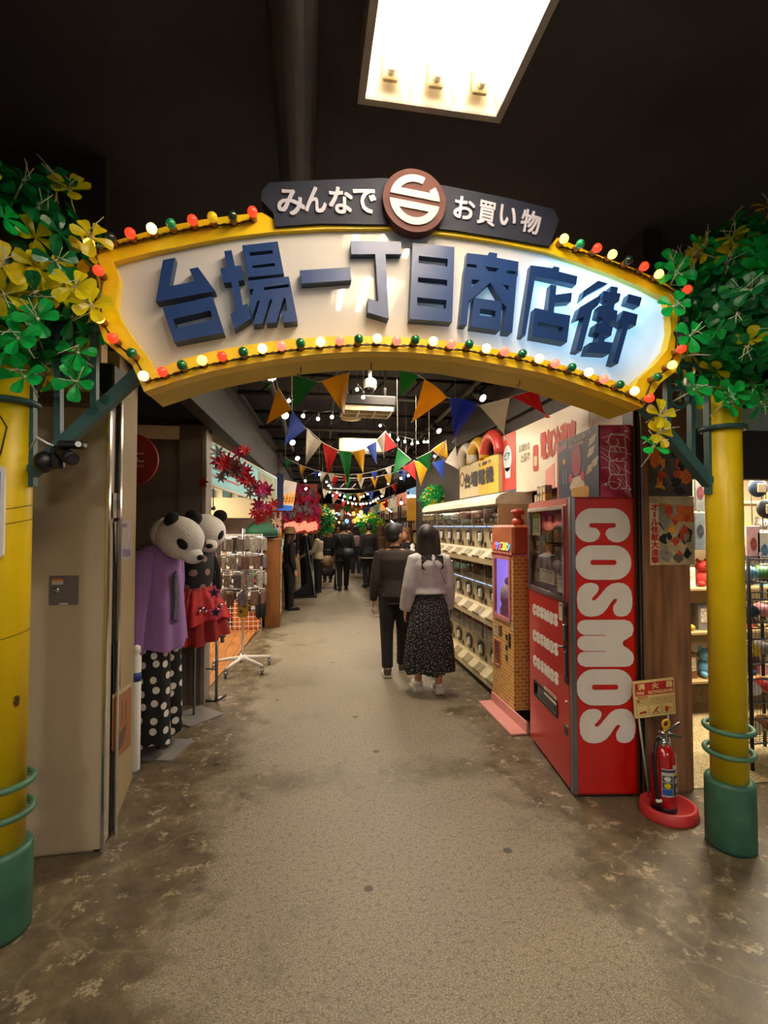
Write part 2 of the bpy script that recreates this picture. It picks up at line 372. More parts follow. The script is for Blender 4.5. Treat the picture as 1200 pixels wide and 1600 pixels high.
# left ceiling fascia that runs back over the shop fronts
def along(p, q, w, h):                                             # a beam between two points, w wide, h high
    p, q = Vector(p), Vector(q); d = (q - p).normalized(); s = Vector((d.y, -d.x, 0)).normalized() * w / 2; u = Vector((0, 0, h / 2))
    vs = [e + i * s + j * u for e in (p, q) for i, j in ((-1, -1), (1, -1), (1, 1), (-1, 1))]
    return vs, [(3, 2, 1, 0), (4, 5, 6, 7), (0, 1, 5, 4), (1, 2, 6, 5), (2, 3, 7, 6), (3, 0, 4, 7)]
M_FASCIA = mat('fascia_brown', '2a2521', 0.7, var=0.2, scale=3)
struct('beam_left', MB().add(*along((-0.95, 2.95, 2.92), (-0.55, 9.0, 2.75), .12, .62)).add(*along((-0.55, 9.0, 2.75), (-0.1, 20, 2.75), .12, .62)), M_FASCIA)
struct('beam_right', MB().add(*along((2.22, 3.1, 3.05), (2.22, 12, 3.05), .14, .5)), M_FASCIA)
# right: wall behind the machines, wood pier, rails, shop behind the pier
struct('wall_right', MB().box((2.20, 2.86, 0), (2.34, 9.6, 3.62)), mat('dim_red_brown_wall', '2f2723', 0.7, var=0.2))
struct('wall_right_pier', MB().box((2.065, 2.74, 0.0), (2.40, 2.90, 2.75)), M_WOOD)
t = thing('shutter_guide_rail', 'dark shutter guide rail between the red machine and the wood pier', 'rail', (2.05, 2.74, 0))
WB(t.location).box((2.028, 2.76, 0), (2.060, 2.86, 2.7)).obj('rail_channel', M_BLACK, t)
WB(t.location).box((2.056, 2.722, 0), (2.068, 2.738, 2.7), bev=.003).obj('rail_strip', M_STEEL, t)
WB(t.location).box((2.016, 2.735, 0), (2.027, 2.76, 2.7), bev=.003).obj('rail_strip', mat('brown_metal', '4a3428', .4, .5), t)
struct('wall_right_header', MB().box((2.42, 2.95, 1.98), (6, 3.05, 2.32)), M_BROWN2)
struct('wall_right_header_upper', MB().box((2.42, 2.93, 2.32), (6, 3.05, 2.50)), mat('pale_green_header', '93a79a', 0.5))
struct('wall_right_shop', MB().box((2.34, 4.6, 0), (7, 4.7, 2.6)), mat('warm_shop_wall', 'c9b48c', 0.6))
struct('ceiling_right_shop', MB().box((2.36, 3.05, 2.5), (7, 4.7, 2.58)), mat('shop_ceiling', 'b8ab90', 0.7))
struct('floor_right_shop', MB().add([(2.42, 2.75, .005), (7, 2.75, .005), (7, 4.6, .005), (2.42, 4.6, .005)], [(0, 1, 2, 3)]), mat('pebble_terrazzo', '9c8a62', 0.5, var=0.6, scale=70))
struct('wall_back', MB().box((-4, 30, 0), (6, 30.2, 3.62)), mat('far_wall', '3a3028', 0.7))
# ------------------------------------------------------------------ ceiling services
M_PIPE = mat('grey_conduit', '4d4946', 0.45, 0.4, var=0.15)
tag(MB().tube([(-.05, -1.2, 3.42), (-.05, 2.6, 3.42)], .09, 16).obj('ceiling_duct', mat('black_duct', '2b2827', .55, var=.2)), 'round black duct running under the dark ceiling over the sign', 'duct')
for i, (Y, z) in enumerate(((4.3, 3.25), (5.4, 3.1), (6.8, 3.0), (8.6, 2.95), (10.6, 2.95), (13.2, 2.9), (16.5, 2.9))):
    t = thing('ceiling_truss', ['nearest', 'second', 'third', 'fourth', 'fifth', 'sixth', 'farthest'][i] + ' black ceiling truss crossing over the alley behind the arch sign', 'truss', (0.8, Y, z))
    WB(t.location).tube([(-1, Y, z), (2.4, Y, z)], .028, 8).obj('truss_tube', M_PIPE, t)
    WB(t.location).tube([(-1, Y, z + .22), (2.4, Y, z + .22)], .022, 8).obj('truss_tube', M_DARK, t)
    for j in range(9):
        x = -0.9 + j * .4
        WB(t.location).tube([(x, Y, z), (x + .2, Y, z + .22)], .012, 6).obj('truss_strut', M_PIPE, t)
    for x in (-.9, 2.3): WB(t.location).tube([(x, Y, z + .2), (x, Y, 3.62)], .012, 6).obj('truss_hanger', M_PIPE, t)
for x, z, lab in ((-.38, 3.02, 'long lighting track along the left of the alley ceiling'), (.25, 3.3, 'grey conduit along the middle of the alley ceiling'), (1.75, 3.2, 'grey conduit along the right of the alley ceiling')):
    tag(MB().tube([(x, 3.1, z), (x + .25, 12, z - .1), (x + .6, 20, z - .15)], .03, 8).obj('ceiling_conduit', M_PIPE), lab, 'pipe')
t = None
for i, (x, Y, z) in enumerate(((-.33, 4.1, 2.9), (-.28, 5.5, 2.9), (-.24, 7.0, 2.86), (-.2, 8.6, 2.86), (1.8, 5.0, 3.05), (1.82, 6.8, 3.05))):
    t = thing('track_spotlight', ['nearest', 'second', 'third', 'fourth'][i % 4] + ' small black spotlight clipped on the %s ceiling track' % ('left' if x < 0 else 'right'), 'spotlight', (x, Y, z))
    MB().tube([(0, 0, .14), (0, 0, .04)], .012, 6).obj('stem', M_DARK, t)
    MB().tube([(0, 0, .05), (.05, -.1, -.04)], [.035, .05], 10).obj('lamp_head', M_DARK, t)
    MB().tube([(.05, -.1, -.04), (.052, -.104, -.043)], .04, 10).obj('lens', mat('lit_lens', 'fff2dc', emit=6, ecol='fff0d8'), t)
# entrance ceiling fitting with three tubes
def fluorescent(name, x0, x1, y0, y1, z, label, tubes=3, cat='light'):
    L = ((x0 + x1) / 2, (y0 + y1) / 2, z); t = thing(name, label, cat, L); h = .14; n = tubes; w_ = (x1 - x0) / n
    m = WB(L); e = .03                                              # painted steel tray
    m.box((x0 - e, y0 - e, z), (x0, y1 + e, z + h)).box((x1, y0 - e, z), (x1 + e, y1 + e, z + h)).box((x0, y0 - e, z), (x1, y0, z + h)).box((x0, y1, z), (x1, y1 + e, z + h)).box((x0 - e, y0 - e, z + h), (x1 + e, y1 + e, z + h + .015))
    m.obj('tray', mat('grey_tray', '8f8780', .5), t)
    for i in range(n):
        a, b = x0 + i * w_, x0 + (i + 1) * w_; c = (a + b) / 2
        q = WB(L)                                                   # one trough of folded white sheet
        q.add([(a, y0, z + .01), (a + w_ * .2, y0, z + .125), (b - w_ * .2, y0, z + .125), (b, y0, z + .01), (a, y1, z + .01), (a + w_ * .2, y1 - .05, z + .125), (b - w_ * .2, y1 - .05, z + .125), (b, y1, z + .01)], [(0, 1, 5, 4), (1, 2, 6, 5), (2, 3, 7, 6), (4, 5, 6, 7), (0, 3, 2, 1)])
        q.obj('reflector', mat('white_reflector', 'fff4dc', .35, var=.02), t)
        tb = WB(L).tube([(c, y0 + .06, z + .06), (c, y1 - .1, z + .06)], .017, 12).obj('lamp_tube', mat('lit_tube', 'fff3dc', emit=44, ecol='fff2e2'), t)
        for yy, s in ((y0 + .06, -1), (y1 - .1, 1)):
            WB(L).tube([(c, yy, z + .06), (c, yy + s * .05, z + .06)], .0185, 12).obj('tube_cap', mat('tube_cap_white', 'efe6cf', .4), tb)
            WB(L).box((c - .032, yy + s * .03, z + .035), (c + .032, yy + s * .055, z + .13), bev=.006).obj('lamp_holder', M_CREAM, tb)
    return t
fluorescent('ceiling_light', .232, .795, .75, 1.93, 3.40, 'bright three-tube fluorescent fitting on the dark ceiling before the arch sign')
fluorescent('ceiling_light', .22, .82, -.78, .30, 3.48, 'second three-tube fluorescent fitting, mirrored in the white face of the arch sign')
# square gridded fitting and the dome camera over the alley
Lq = yp(572, 640, 5.0); t = thing('grid_ceiling_light', 'square unlit ceiling lamp with six white cells behind the arch sign', 'light', Lq)
q = MB()
for i in range(4): q.box((-.25 + i * .166 - .008, -.17, -.05), (-.25 + i * .166 + .008, .17, .03))
for j in range(3): q.box((-.258, -.17 + j * .17 - .008, -.05), (.258, -.17 + j * .17 + .008, .03))
q.obj('grid_louvre', mat('louvre_white', 'cdbf9d', .4), t)
MB().box((-.28, -.2, .0), (.28, .2, .10), bev=.01).box((-.27, -.19, -.045), (-.26, .19, 0)).box((.26, -.19, -.045), (.27, .19, 0)).obj('housing', M_DARK, t)
for sx in (-.2, .2): MB().tube([(sx, 0, .1), (sx, 0, 3.62 - Lq.z)], .012, 6).obj('hanger', M_PIPE, t)
Lq = yp(578, 604, 4.6); t = thing('dome_camera', 'white dome security camera hanging above the square ceiling lamp', 'camera', Lq)
MB().lathe([(.0, .07), (.05, .07), (.062, .05), (.062, -.01), (.055, -.02)], n=16).obj('housing', M_WHITE, t)
MB().lathe([(.0, -.07), (.03, -.062), (.05, -.03), (.052, -.018)], n=16).obj('dome', mat('smoked_dome', '15151a', .08), t)
MB().tube([(0, 0, .07), (0, 0, 3.62 - Lq.z)], .018, 8).obj('mount', M_WHITE, t)
Lq = yp(548, 652, 7.0); t = thing('ceiling_disc_lamp', 'round cream ceiling dish lamp behind the square lamp', 'light', Lq)
MB().lathe([(0, -.05), (.14, -.03), (.16, .02), (.05, .07), (0, .07)], n=20).obj('dish', M_CREAM, t)
MB().tube([(0, 0, .06), (0, 0, 3.62 - Lq.z)], .015, 6).obj('rod', M_PIPE, t)
Lq = yp(565, 697, 8.0); t = thing('ceiling_sign_box', 'cream hanging sign box above the pennants', 'sign', Lq)
MB().box((-.38, -.05, -.1), (.38, .05, .12), bev=.01).obj('panel', M_CREAM, t)
MB().box((-.4, -.06, .12), (.4, .06, .2), bev=.01).obj('cap', M_DARK, t)
for sx in (-.2, .2): MB().tube([(sx, 0, .2), (sx, 0, 3.62 - Lq.z)], .012, 6).obj('hanger', M_PIPE, t)
# ================================================================== the arch sign
YF, YW, YL, YB = 2.12, 2.158, 2.114, 2.385           # frame front, white face, letter front, back of the box
SL = Vector((0.475, 2.25, 2.25))
sign = thing('arch_sign', 'yellow arched shop street sign with white lit face, navy letters and coloured bulbs', 'sign', SL)
def P2(pts, Y): return [(p.x, p.z) for p in (yp(x, y, Y) for x, y in pts)]
def fl(u, v, d): return (u, d, v)                    # u = x, v = z, d = y
def crop(pts, ox, oy, s): return [(ox + x / s, oy + y / s) for x, y in pts]
outer = [(225, 612), (206, 569), (163, 533), (150, 496), (158, 462), (150, 428), (153, 391), (180, 376), (215, 366), (262, 353), (310, 344), (360, 337), (409, 332), (428, 343), (431, 355),
         (500, 349), (600, 350), (713, 360), (790, 373), (858, 386), (871, 371), (920, 393), (990, 419), (1040, 442), (1064, 462), (1062, 500), (1052, 520), (1066, 556), (1056, 580), (1032, 598), (1024, 610), (1004, 637),
         (970, 623), (920, 606), (880, 592), (850, 583), (797, 573), (713, 557), (638, 550), (567, 549), (510, 552), (463, 557), (420, 563), (380, 570), (330, 580), (280, 594)]
inner = [(241, 579), (231, 557), (217, 541), (190, 503), (180, 478), (186, 437), (177, 409), (235, 394), (300, 381), (360, 370), (427, 362), (505, 357.5), (609, 357), (713, 368), (780, 378.5), (850, 393), (905, 411), (955, 429), (1000, 447), (1040, 467),
         (1046, 490), (1049, 517), (1043, 545), (1024, 569), (998, 592), (992, 606), (920, 582), (850, 562), (797, 549.5), (713, 534.5), (630, 527), (567, 525), (515, 525.5), (463, 529), (420, 534), (380, 540), (330, 549), (285, 561)]
O2, I2 = P2(outer, YF), P2(inner, YF)
m = WB(SL); m.slab([O2, I2], fl, YF, YW + .036)
m.obj('frame', mat('arch_yellow_paint', 'f4cc0c', .38, var=.10, scale=7), sign)
def grow(pts, k):
    cx, cz = 0.475, 2.75
    return [(cx + (x - cx) * k, cz + (z - cz) * k) for x, z in pts]
WB(SL).slab([grow(O2, .9985)], fl, YW + .034, YB).obj('sign_box', mat('arch_yellow_shaded', 'd0b208', .45, var=.10, scale=4), sign)  # soffit shading put into the colour: a darker copy of the frame yellow
def lit_face():
    mm = mat('lit_acrylic_face', 'd9d2c8', .05, var=.025, scale=2.5, coat=.6)
    nt, b = nodes_of(mm); N, L = nt.nodes.new, nt.links.new
    tc = nt.nodes['Texture Coordinate']                         # backlight put into the emission: cold and strong at right, faint at left
    def glow(px, pz, rx, rz, k):
        mp = N('ShaderNodeMapping'); mp.inputs['Location'].default_value = (-px / rx, 0, -pz / rz); mp.inputs['Scale'].default_value = (1 / rx, 0, 1 / rz)
        L(tc.outputs['Object'], mp.inputs[0]); ln = N('ShaderNodeVectorMath'); ln.operation = 'LENGTH'; L(mp.outputs[0], ln.inputs[0])
        mr = N('ShaderNodeMapRange'); mr.interpolation_type = 'SMOOTHSTEP'; mr.inputs[1].default_value = 0; mr.inputs[2].default_value = 1; mr.inputs[3].default_value = k; mr.inputs[4].default_value = 0
        L(ln.outputs['Value'], mr.inputs[0]); return mr.outputs[0]
    a, c = yp(925, 455, YW), yp(930, 500, YW)
    g1 = glow(a.x - SL.x, a.z - SL.z, .44, .22, 2.2); g2 = glow(c.x - SL.x, c.z - SL.z, .95, .5, .85)
    ad = N('ShaderNodeMath'); ad.operation = 'ADD'; L(g1, ad.inputs[0]); L(g2, ad.inputs[1])
    a2 = N('ShaderNodeMath'); a2.operation = 'ADD'; L(ad.outputs[0], a2.inputs[0]); a2.inputs[1].default_value = 0.015
    b.inputs['Emission Color'].default_value = (.26, .64, 1, 1); L(a2.outputs[0], b.inputs['Emission Strength'])
    return mm
WB(SL).slab([grow(I2, 1.004)], lambda u, v, d: (u, d - (v - 2.74) * .06, v), YW, YW + .014).obj('face', lit_face(), sign)
# --- eight big letters, each a solid block
A_, B_, C_ = (230, 360, 4.8), (460, 360, 4.615), (710, 370, 3.871)
GLYPHS = [
 ('台', A_, [[[(118, 222), (208, 205), (163, 420), (365, 380), (315, 290), (380, 275), (510, 455), (64, 535)]], [[(115, 578), (488, 495), (575, 765), (200, 838)], [(195, 665), (475, 600), (490, 670), (212, 735)]]]),
 ('場', A_, [[[(577, 155), (632, 148), (655, 268), (703, 263), (725, 372), (682, 380), (715, 562), (752, 548), (780, 660), (650, 738), (625, 628), (663, 605), (630, 388), (572, 393), (548, 285), (598, 277)]],
             [[(710, 112), (978, 82), (1025, 325), (752, 352)], [(767, 165), (940, 148), (944, 174), (772, 192)], [(788, 265), (956, 244), (961, 267), (792, 284)]],
             [[(750, 378), (1062, 345), (1128, 680), (1022, 692), (1006, 608), (1050, 602), (1037, 505), (1024, 506), (968, 690), (893, 695), (938, 517), (920, 519), (865, 698), (795, 706), (845, 527), (826, 530), (786, 648), (770, 520), (800, 438), (765, 443)], [(873, 428), (1060, 402), (1064, 424), (878, 449)]]]),
 ('一', B_, [[[(38, 288), (400, 265), (412, 358), (50, 383)]]]),
 ('丁', B_, [[[(407, 75), (770, 80), (772, 170), (657, 171), (681, 636), (530, 592), (530, 490), (606, 513), (583, 171), (410, 171)]]]),
 ('目', B_, [[[(852, 88), (1155, 120), (1138, 660), (832, 638)], [(897, 182), (1107, 205), (1103, 262), (895, 236)], [(892, 337), (1103, 357), (1100, 402), (890, 375)], [(887, 482), (1098, 503), (1092, 566), (885, 538)]]]),
 ('商', C_, [[[(76, 97), (205, 112), (212, 92), (260, 100), (257, 126), (388, 150), (383, 235), (378, 242), (350, 578), (301, 573), (314, 418), (303, 415), (218, 277), (96, 385), (88, 382), (75, 535), (36, 528), (62, 200), (70, 160)],
              [(76, 163), (130, 168), (138, 187), (74, 182)], [(186, 178), (270, 192), (246, 212), (204, 206)], [(316, 206), (345, 204), (374, 212), (370, 226), (320, 222)], [(106, 258), (155, 263), (104, 302)], [(292, 289), (332, 296), (322, 326)]],
             [[(120, 368), (290, 392), (277, 566), (102, 542)], [(158, 434), (250, 448), (247, 486), (152, 474)]]]),
 ('店', C_, [[[(462, 172), (596, 189), (602, 178), (637, 185), (633, 210), (745, 238), (737, 290), (490, 236), (430, 597), (406, 592)]],
             [[(583, 288), (618, 295), (613, 350), (712, 337), (706, 393), (607, 399), (602, 458), (703, 475), (681, 638), (471, 600), (489, 430), (566, 446)], [(505, 515), (661, 546), (656, 577), (500, 541)]]]),
 ('街', C_, [[[(870, 265), (930, 282), (800, 352), (769, 385), (783, 325)]], [[(888, 348), (872, 412), (835, 446), (770, 690), (736, 684), (786, 482), (735, 500), (760, 425)]],
             [[(948, 298), (990, 305), (985, 338), (1007, 345), (995, 392), (970, 402), (965, 440), (988, 447), (978, 517), (944, 503), (937, 536), (960, 542), (948, 598), (913, 592), (906, 633), (958, 640), (938, 708), (803, 700), (820, 640), (868, 636), (880, 586), (845, 576), (858, 525), (890, 522), (898, 490), (865, 480), (878, 416), (915, 415), (925, 386), (893, 371), (905, 325), (940, 336)]],
             [[(1055, 345), (1135, 367), (1120, 420), (1040, 395)]], [[(1022, 445), (1110, 470), (1097, 537), (1057, 527), (990, 768), (958, 760), (1023, 535), (985, 512), (1000, 500)]]]),
]
for ch, (ox, oy, s), pieces in GLYPHS:
    m = WB(SL)
    for loops in pieces: m.slab([P2(crop(L, ox, oy, s), YL) for L in loops], fl, YL, YW + .014, 0, 1)
    m.obj('letter', [M_NAVY, mat('navy_edge', '22365a', .5)], sign)
# --- navy header board, lettering and round emblem
YN = 2.105
nav = [(430, 354), (427, 332), (408, 313), (409, 298), (421, 285), (505, 281), (601, 278), (697, 290), (797, 310), (866, 327), (873, 345), (868, 360), (859, 385), (790, 372.5), (713, 360), (613, 350.5), (500, 349)]
hb = WB(SL).slab([P2(nav, YN)], fl, YN, YN + .055).obj('header_board', mat('dark_navy_board', '0c1328', .75, var=.08), sign)
m = WB(SL); M_LET = mat('pale_lettering', 'b9b4bd', .5, var=.04)
for ch, x0, y0, x1, y1, r in (('み', 434, 297, 476, 336, 1), ('ん', 477, 292.5, 510, 332, 0), ('な', 514, 293, 551, 334, 0), ('で', 551, 295, 588, 333, 0), ('お', 708, 306, 743, 345, -7), ('買', 745, 312, 776, 355, -8), ('い', 779, 320, 808, 356, -9), ('物', 812, 326, 846, 368, -11)):
    c = yp((x0 + x1) / 2, (y0 + y1) / 2, YN - .004); a = math.radians(r)
    ww, hh = (x1 - x0) * c.y / FOC * .97, (y1 - y0) * c.y / FOC * (1.0 if r > -2 else .92)
    to3 = face_frame((c.x, YN - .004, c.z), (math.cos(a), 0, math.sin(a)), (-math.sin(a), 0, math.cos(a)), (0, -1, 0))
    letters(m, ch, to3, -ww / 2, -hh / 2, ww / 2, hh / 2, 0, bold=.022, ext=.002)
    if ch in 'で物': m.obj('lettering', M_LET, hb); m = WB(SL)
YE = 2.07; ce = yp(648, 313, YE); er = 52 * YE / FOC * 1.01
em = WB(SL).slab([arc(ce.x, ce.z, er, 0, 360, 56)[:-1]], fl, YE, YN + .02).obj('emblem_disc', mat('emblem_rust', '471710', .75, var=.06), sign)
R_ = er * .79; ri = .71
def em2(p, t=-5):
    a = math.radians(t); return (ce.x + R_ * (p[0] * math.cos(a) - p[1] * math.sin(a)), ce.z + R_ * (p[0] * math.sin(a) + p[1] * math.cos(a)))
top = arc(0, 0, 1, 6, 40, 10) + arc(0, 0, ri, 40, 32, 2) + [(-.6, .376)] + arc(0, 0, ri, 148, 70, 14) + arc(0, 0, 1, 70, 174, 22)
bot = arc(0, 0, 1, 186, 354, 32)
hole = arc(0, 0, ri, 212, 328, 20)
m = WB(SL); m.slab([[em2(p) for p in top]], fl, YE - .006, YE).slab([[em2(p) for p in bot], [em2(p) for p in hole]], fl, YE - .006, YE)
m.obj('emblem_mark', mat('emblem_white', 'b0a898', .45, var=.04), em)
# --- bulbs
def bulb_mat(k):
    return {'Y': lambda: mat('lit_amber_bulb', 'ffdf90', .3, emit=2.6, ecol='ffcf5a'), 'W': lambda: mat('lit_white_bulb', 'fff0c8', .3, emit=2.2, ecol='ffdc88'), 'R': lambda: mat('lit_red_bulb', 'ff4030', .25, emit=1.5, ecol='ff3018'),
            'P': lambda: mat('lit_pale_red_bulb', 'ff7060', .25, emit=1.5, ecol='ff6a58'), 'G': lambda: mat('green_bulb', '0b6a3a', .1, coat=.5), 'g': lambda: mat('pale_green_bulb', '2fae70', .15, coat=.5), 'y': lambda: mat('dim_amber_bulb', 'e0b010', .2, emit=.25, ecol='ffd030'),
            'o': lambda: mat('clear_dark_bulb', '2a3a2c', .08, coat=.6)}[k]()
c1, c2, c3 = (0, 220, 2.667), (380, 230, 2.4), (780, 300, 2.857)
row = crop([(1052, 295), (968, 312), (885, 318), (802, 330), (712, 345), (632, 365), (542, 385), (460, 403), (372, 430), (410, 540), (395, 632), (412, 738), (470, 822), (548, 884), (598, 980), (676, 962), (758, 935), (842, 915), (925, 898)], *c1)
kin = 'RoyRgWRoYRGYRGWRGYR'
row += crop([(0, 768), (72, 755), (143, 745), (215, 735), (290, 730), (362, 725), (433, 720), (503, 718), (575, 725), (645, 722), (713, 728), (780, 738), (847, 740), (912, 755), (980, 765), (1047, 775), (1110, 793)], *c2)
kin += 'GWPGWPGWPGWPGWPGW'
row += crop([(250, 765), (325, 783), (400, 805), (468, 835), (540, 860), (605, 888), (672, 920), (708, 825), (773, 772), (815, 700), (840, 435), (714, 366), (648, 332), (578, 305), (506, 278), (438, 250), (362, 232), (290, 208)], *c3)
kin += 'PGWPGWRGYRRYRoYRgY'
LAB = {'Y': 'amber lit bulb', 'W': 'white lit bulb', 'R': 'red lit bulb', 'P': 'pale red lit bulb', 'G': 'unlit green bulb', 'g': 'pale green bulb', 'y': 'dull amber bulb', 'o': 'unlit clear bulb'}
BUL = {}
def bulb_mesh(k, r=.021):
    if (k, r) not in BUL:
        b = MB(); n, h = 12, 8
        prof = [(0, -r), (r * .5, -r * .87), (r * .87, -r * .5), (r, 0), (r * .87, r * .5), (r * .62, r * .95), (r * .5, r * 1.3)]
        b.lathe(prof, n=n); BUL[k, r] = b.mesh('bulb', bulb_mat(k))
    return BUL[k, r]
SOCK = MB().lathe([(.0155, 0), (.0155, .03), (.010, .045)], n=10).mesh('socket', mat('socket_brass', '9a6a3a', .4, .3))
wire = []
for (x, y), k in zip(row, kin):
    c = yp(x, y, YF - .055)
    b = put('bulb', bulb_mesh(k), sign, (c.x - SL.x, c.y - SL.y, c.z - SL.z), LAB[k], (-PI / 2, 0, 0))     # lathe axis along +y: the cap points back at the frame
    s_ = put('socket', SOCK, b, (0, 0, .055), None, (PI, 0, 0))
    wire.append((c.x, YF - .012, c.z - .006))
m = WB(SL)
for i in range(len(wire) - 1):
    if 35 < i < 10: continue
    a, b = Vector(wire[i]), Vector(wire[i + 1]); 
    if (a - b).length > .35: continue
    mid = (a + b) / 2 - Vector((0, 0, .006)); m.tube([a, mid, b], .0035, 5); m.tube([a + Vector((0, .004, -.008)), mid + Vector((0, 0, .007)), b + Vector((0, .004, -.008))], .003, 5)
m.obj('bulb_wire', mat('brown_wire', '3a2416', .5), sign)
for px, py in ((470, 572), (580, 566), (812, 590)): 
    p = yp(px, py, 2.27); WB(SL).tube([p, p - Vector((0, 0, .04)), p - Vector((.012, 0, .05)), p - Vector((.012, 0, .035))], .003, 6).obj('hook', M_STEEL, sign)
# ================================================================== sign posts and brackets
POST = ((-1.231, 2.255), (2.185, 2.255))
def sign_post(x, y, label):
    t = thing('sign_post', label, 'post', (x, y, 0))
    my = mat('worn_yellow_post', 'e2c000', .40, var=.08, scale=4, bump=.03)
    if 'chip' not in my:
        my['chip'] = 1; nt, b = nodes_of(my); N, L = nt.nodes.new, nt.links.new
        src = b.inputs['Base Color'].links[0].from_socket; tc = nt.nodes['Texture Coordinate']
        mp = N('ShaderNodeMapping'); mp.inputs['Scale'].default_value = (1, 1, .55); L(tc.outputs['Object'], mp.inputs[0])
        n = N('ShaderNodeTexNoise'); n.inputs['Scale'].default_value = 11; n.inputs['Detail'].default_value = 5; L(mp.outputs[0], n.inputs['Vector'])
        r = N('ShaderNodeValToRGB'); r.color_ramp.elements[0].position = .70; r.color_ramp.elements[1].position = .73; L(n.outputs['Fac'], r.inputs[0])
        mx = N('ShaderNodeMix'); mx.data_type = 'RGBA'; mx.inputs[7].default_value = (*rgb('5a3410'), 1); L(r.outputs[0], mx.inputs[0]); L(src, mx.inputs[6]); L(mx.outputs[2], b.inputs['Base Color'])
    MB().lathe([(.085, .30), (.085, 2.95)], n=40).obj('post_tube', my, t)
    MB().lathe([(.112, 0), (.114, .02), (.114, .325), (.108, .34), (.085, .342)], n=40).obj('post_base', mat('worn_green_base', '2f5a44', .5, var=.25, scale=10, bump=.12), t)
    for z in (.60, .48):
        h = MB(); h.tube([(.108 * math.cos(a), .108 * math.sin(a), z) for a in [2 * PI * i / 36 for i in range(36)]], .0135, 10, closed=True); hp = h.obj('hoop', M_GRN, t)
        for a in (.6, 2.7, 4.8): MB().tube([(.084 * math.cos(a), .084 * math.sin(a), z), (.106 * math.cos(a), .106 * math.sin(a), z)], .006, 6).obj('hoop_stay', M_GRN, hp)
    h = MB().tube([(.098 * math.cos(a), .098 * math.sin(a), 2.165) for a in [2 * PI * i / 36 for i in range(36)]], .014, 10, closed=True); h.obj('collar', M_TEAL, t)
    return t
pl = sign_post(*POST[0], 'yellow steel sign post with green foot beside the steel wall panel')
pr = sign_post(*POST[1], 'yellow steel sign post with green foot beside the fire extinguisher')
m = MB().tube([(-.02, -.086, 2.15), (.035, -.081, 2.05), (.02, -.088, 1.95), (-.02, -.088, 1.82), (-.05, -.085, 1.72)], .003, 5).obj('cable', M_BLACK, pl)
m = MB()
for z in (1.66, 1.72, 1.2): m.tube([(.085 * math.cos(a) * 1.01, .085 * math.sin(a) * 1.01, z + .02 * math.sin(a * 1.0 + 1)) for a in [2 * PI * i / 24 for i in range(24)]], .0016, 4, closed=True)
m.obj('tie_wire', M_DARK, pl)
def bracket(mir, label):
    def q(x, y, Y=2.255):
        p = yp(x, y, Y); return Vector((2 * .477 - p.x, p.y, p.z)) if mir else p
    b0 = q(50, 740); t = thing('sign_bracket', label, 'bracket', b0)
    def bar(name, a, b, w, d=.034, yy=2.255):
        a, b = Vector((a.x, yy, a.z)), Vector((b.x, yy, b.z)); d_ = (b - a).normalized(); s = Vector((d_.z, 0, -d_.x)) * w / 2; e = Vector((0, d / 2, 0))
        vs = [p + i * s + j * e for p in (a, b) for i, j in ((-1, -1), (1, -1), (1, 1), (-1, 1))]
        return WB(b0).add(vs, [(3, 2, 1, 0), (4, 5, 6, 7), (0, 1, 5, 4), (1, 2, 6, 5), (2, 3, 7, 6), (3, 0, 4, 7)]).obj(name, M_TEAL, t)
    bar('back_plate', q(50, 760), q(50, 470), .026)
    bar('diagonal_strap', q(49, 739), q(222, 580), .05, .05)
    bar('upright_bar', q(92, 700), q(92, 520), .024)
    bar('upright_bar', q(148, 648), q(148, 520), .024)
    bar('top_bar', q(46, 515), q(205, 515), .03)
    c = q(120, 577); rr = .052
    WB(b0).tube([(c.x + rr * math.cos(a), 2.255, c.z + rr * math.sin(a)) for a in [2 * PI * i / 28 for i in range(28)]], .010, 8, closed=True).obj('ring', M_TEAL, t)
    return t
bracket(False, 'dark green sign bracket on the post beside the steel wall panel')
bracket(True, 'dark green sign bracket on the post beside the fire extinguisher')
# black twin lamp tied under the left bracket
Lc = yp(88, 715, 2.20); t = thing('twin_spotlight', 'black twin spotlight tied beneath the green bracket with a white cable tie', 'spotlight', Lc)
MB().ball((-.045, 0, -.02), (.04, .045, .045), 14, 10).box((-.02, -.02, -.05), (.03, .02, .05), bev=.012).obj('body', M_BLACK, t)
MB().tube([(.02, .0, .02), (.085, -.05, -.012)], [.03, .026], 14).obj('lamp_barrel', M_BLACK, t)
MB().tube([(.0848, -.05, -.012), (.086, -.051, -.0125)], .02, 14).obj('lens', mat('dark_lens', '2a2a30', .05), t)
MB().box((.02, -.05, .035), (.12, .0, .065), bev=.008).obj('lamp_hood', M_BLACK, t)
MB().tube([(.105, -.052, .05), (.106, -.054, .05)], .012, 10).obj('small_lens', mat('pale_lens', 'b8b8b0', .2), t)
MB().tube([(-.1, .0, .03), (-.05, -.05, .075), (-.01, -.05, .05), (.0, -.03, .045)], .005, 6).obj('cable_tie', M_WHITE, t)
# blue notice on the left post, mostly outside the frame
p0, p1 = yp(7.5, 728, 2.12), yp(7.5, 872, 2.12)
t = thing('notice_board', 'white edged blue notice board strapped on the yellow post, cut by the picture edge', 'sign', (p0.x - .16, 2.12, p1.z))
W_, H_ = .32, p0.z - p1.z
ff = face_frame((-W_ / 2, 0, 0), (1, 0, 0), (0, 0, 1), (0, -1, 0))
MB().slab([rrect(0, 0, W_, H_, .02)], ff, .0, -.012).obj('board', M_WHITE, t)
MB().slab([rrect(.014, .014, W_ - .014, H_ - .014, .014)], ff, .0015, 0).obj('blue_field', mat('notice_blue', '1d55a5', .4), t)
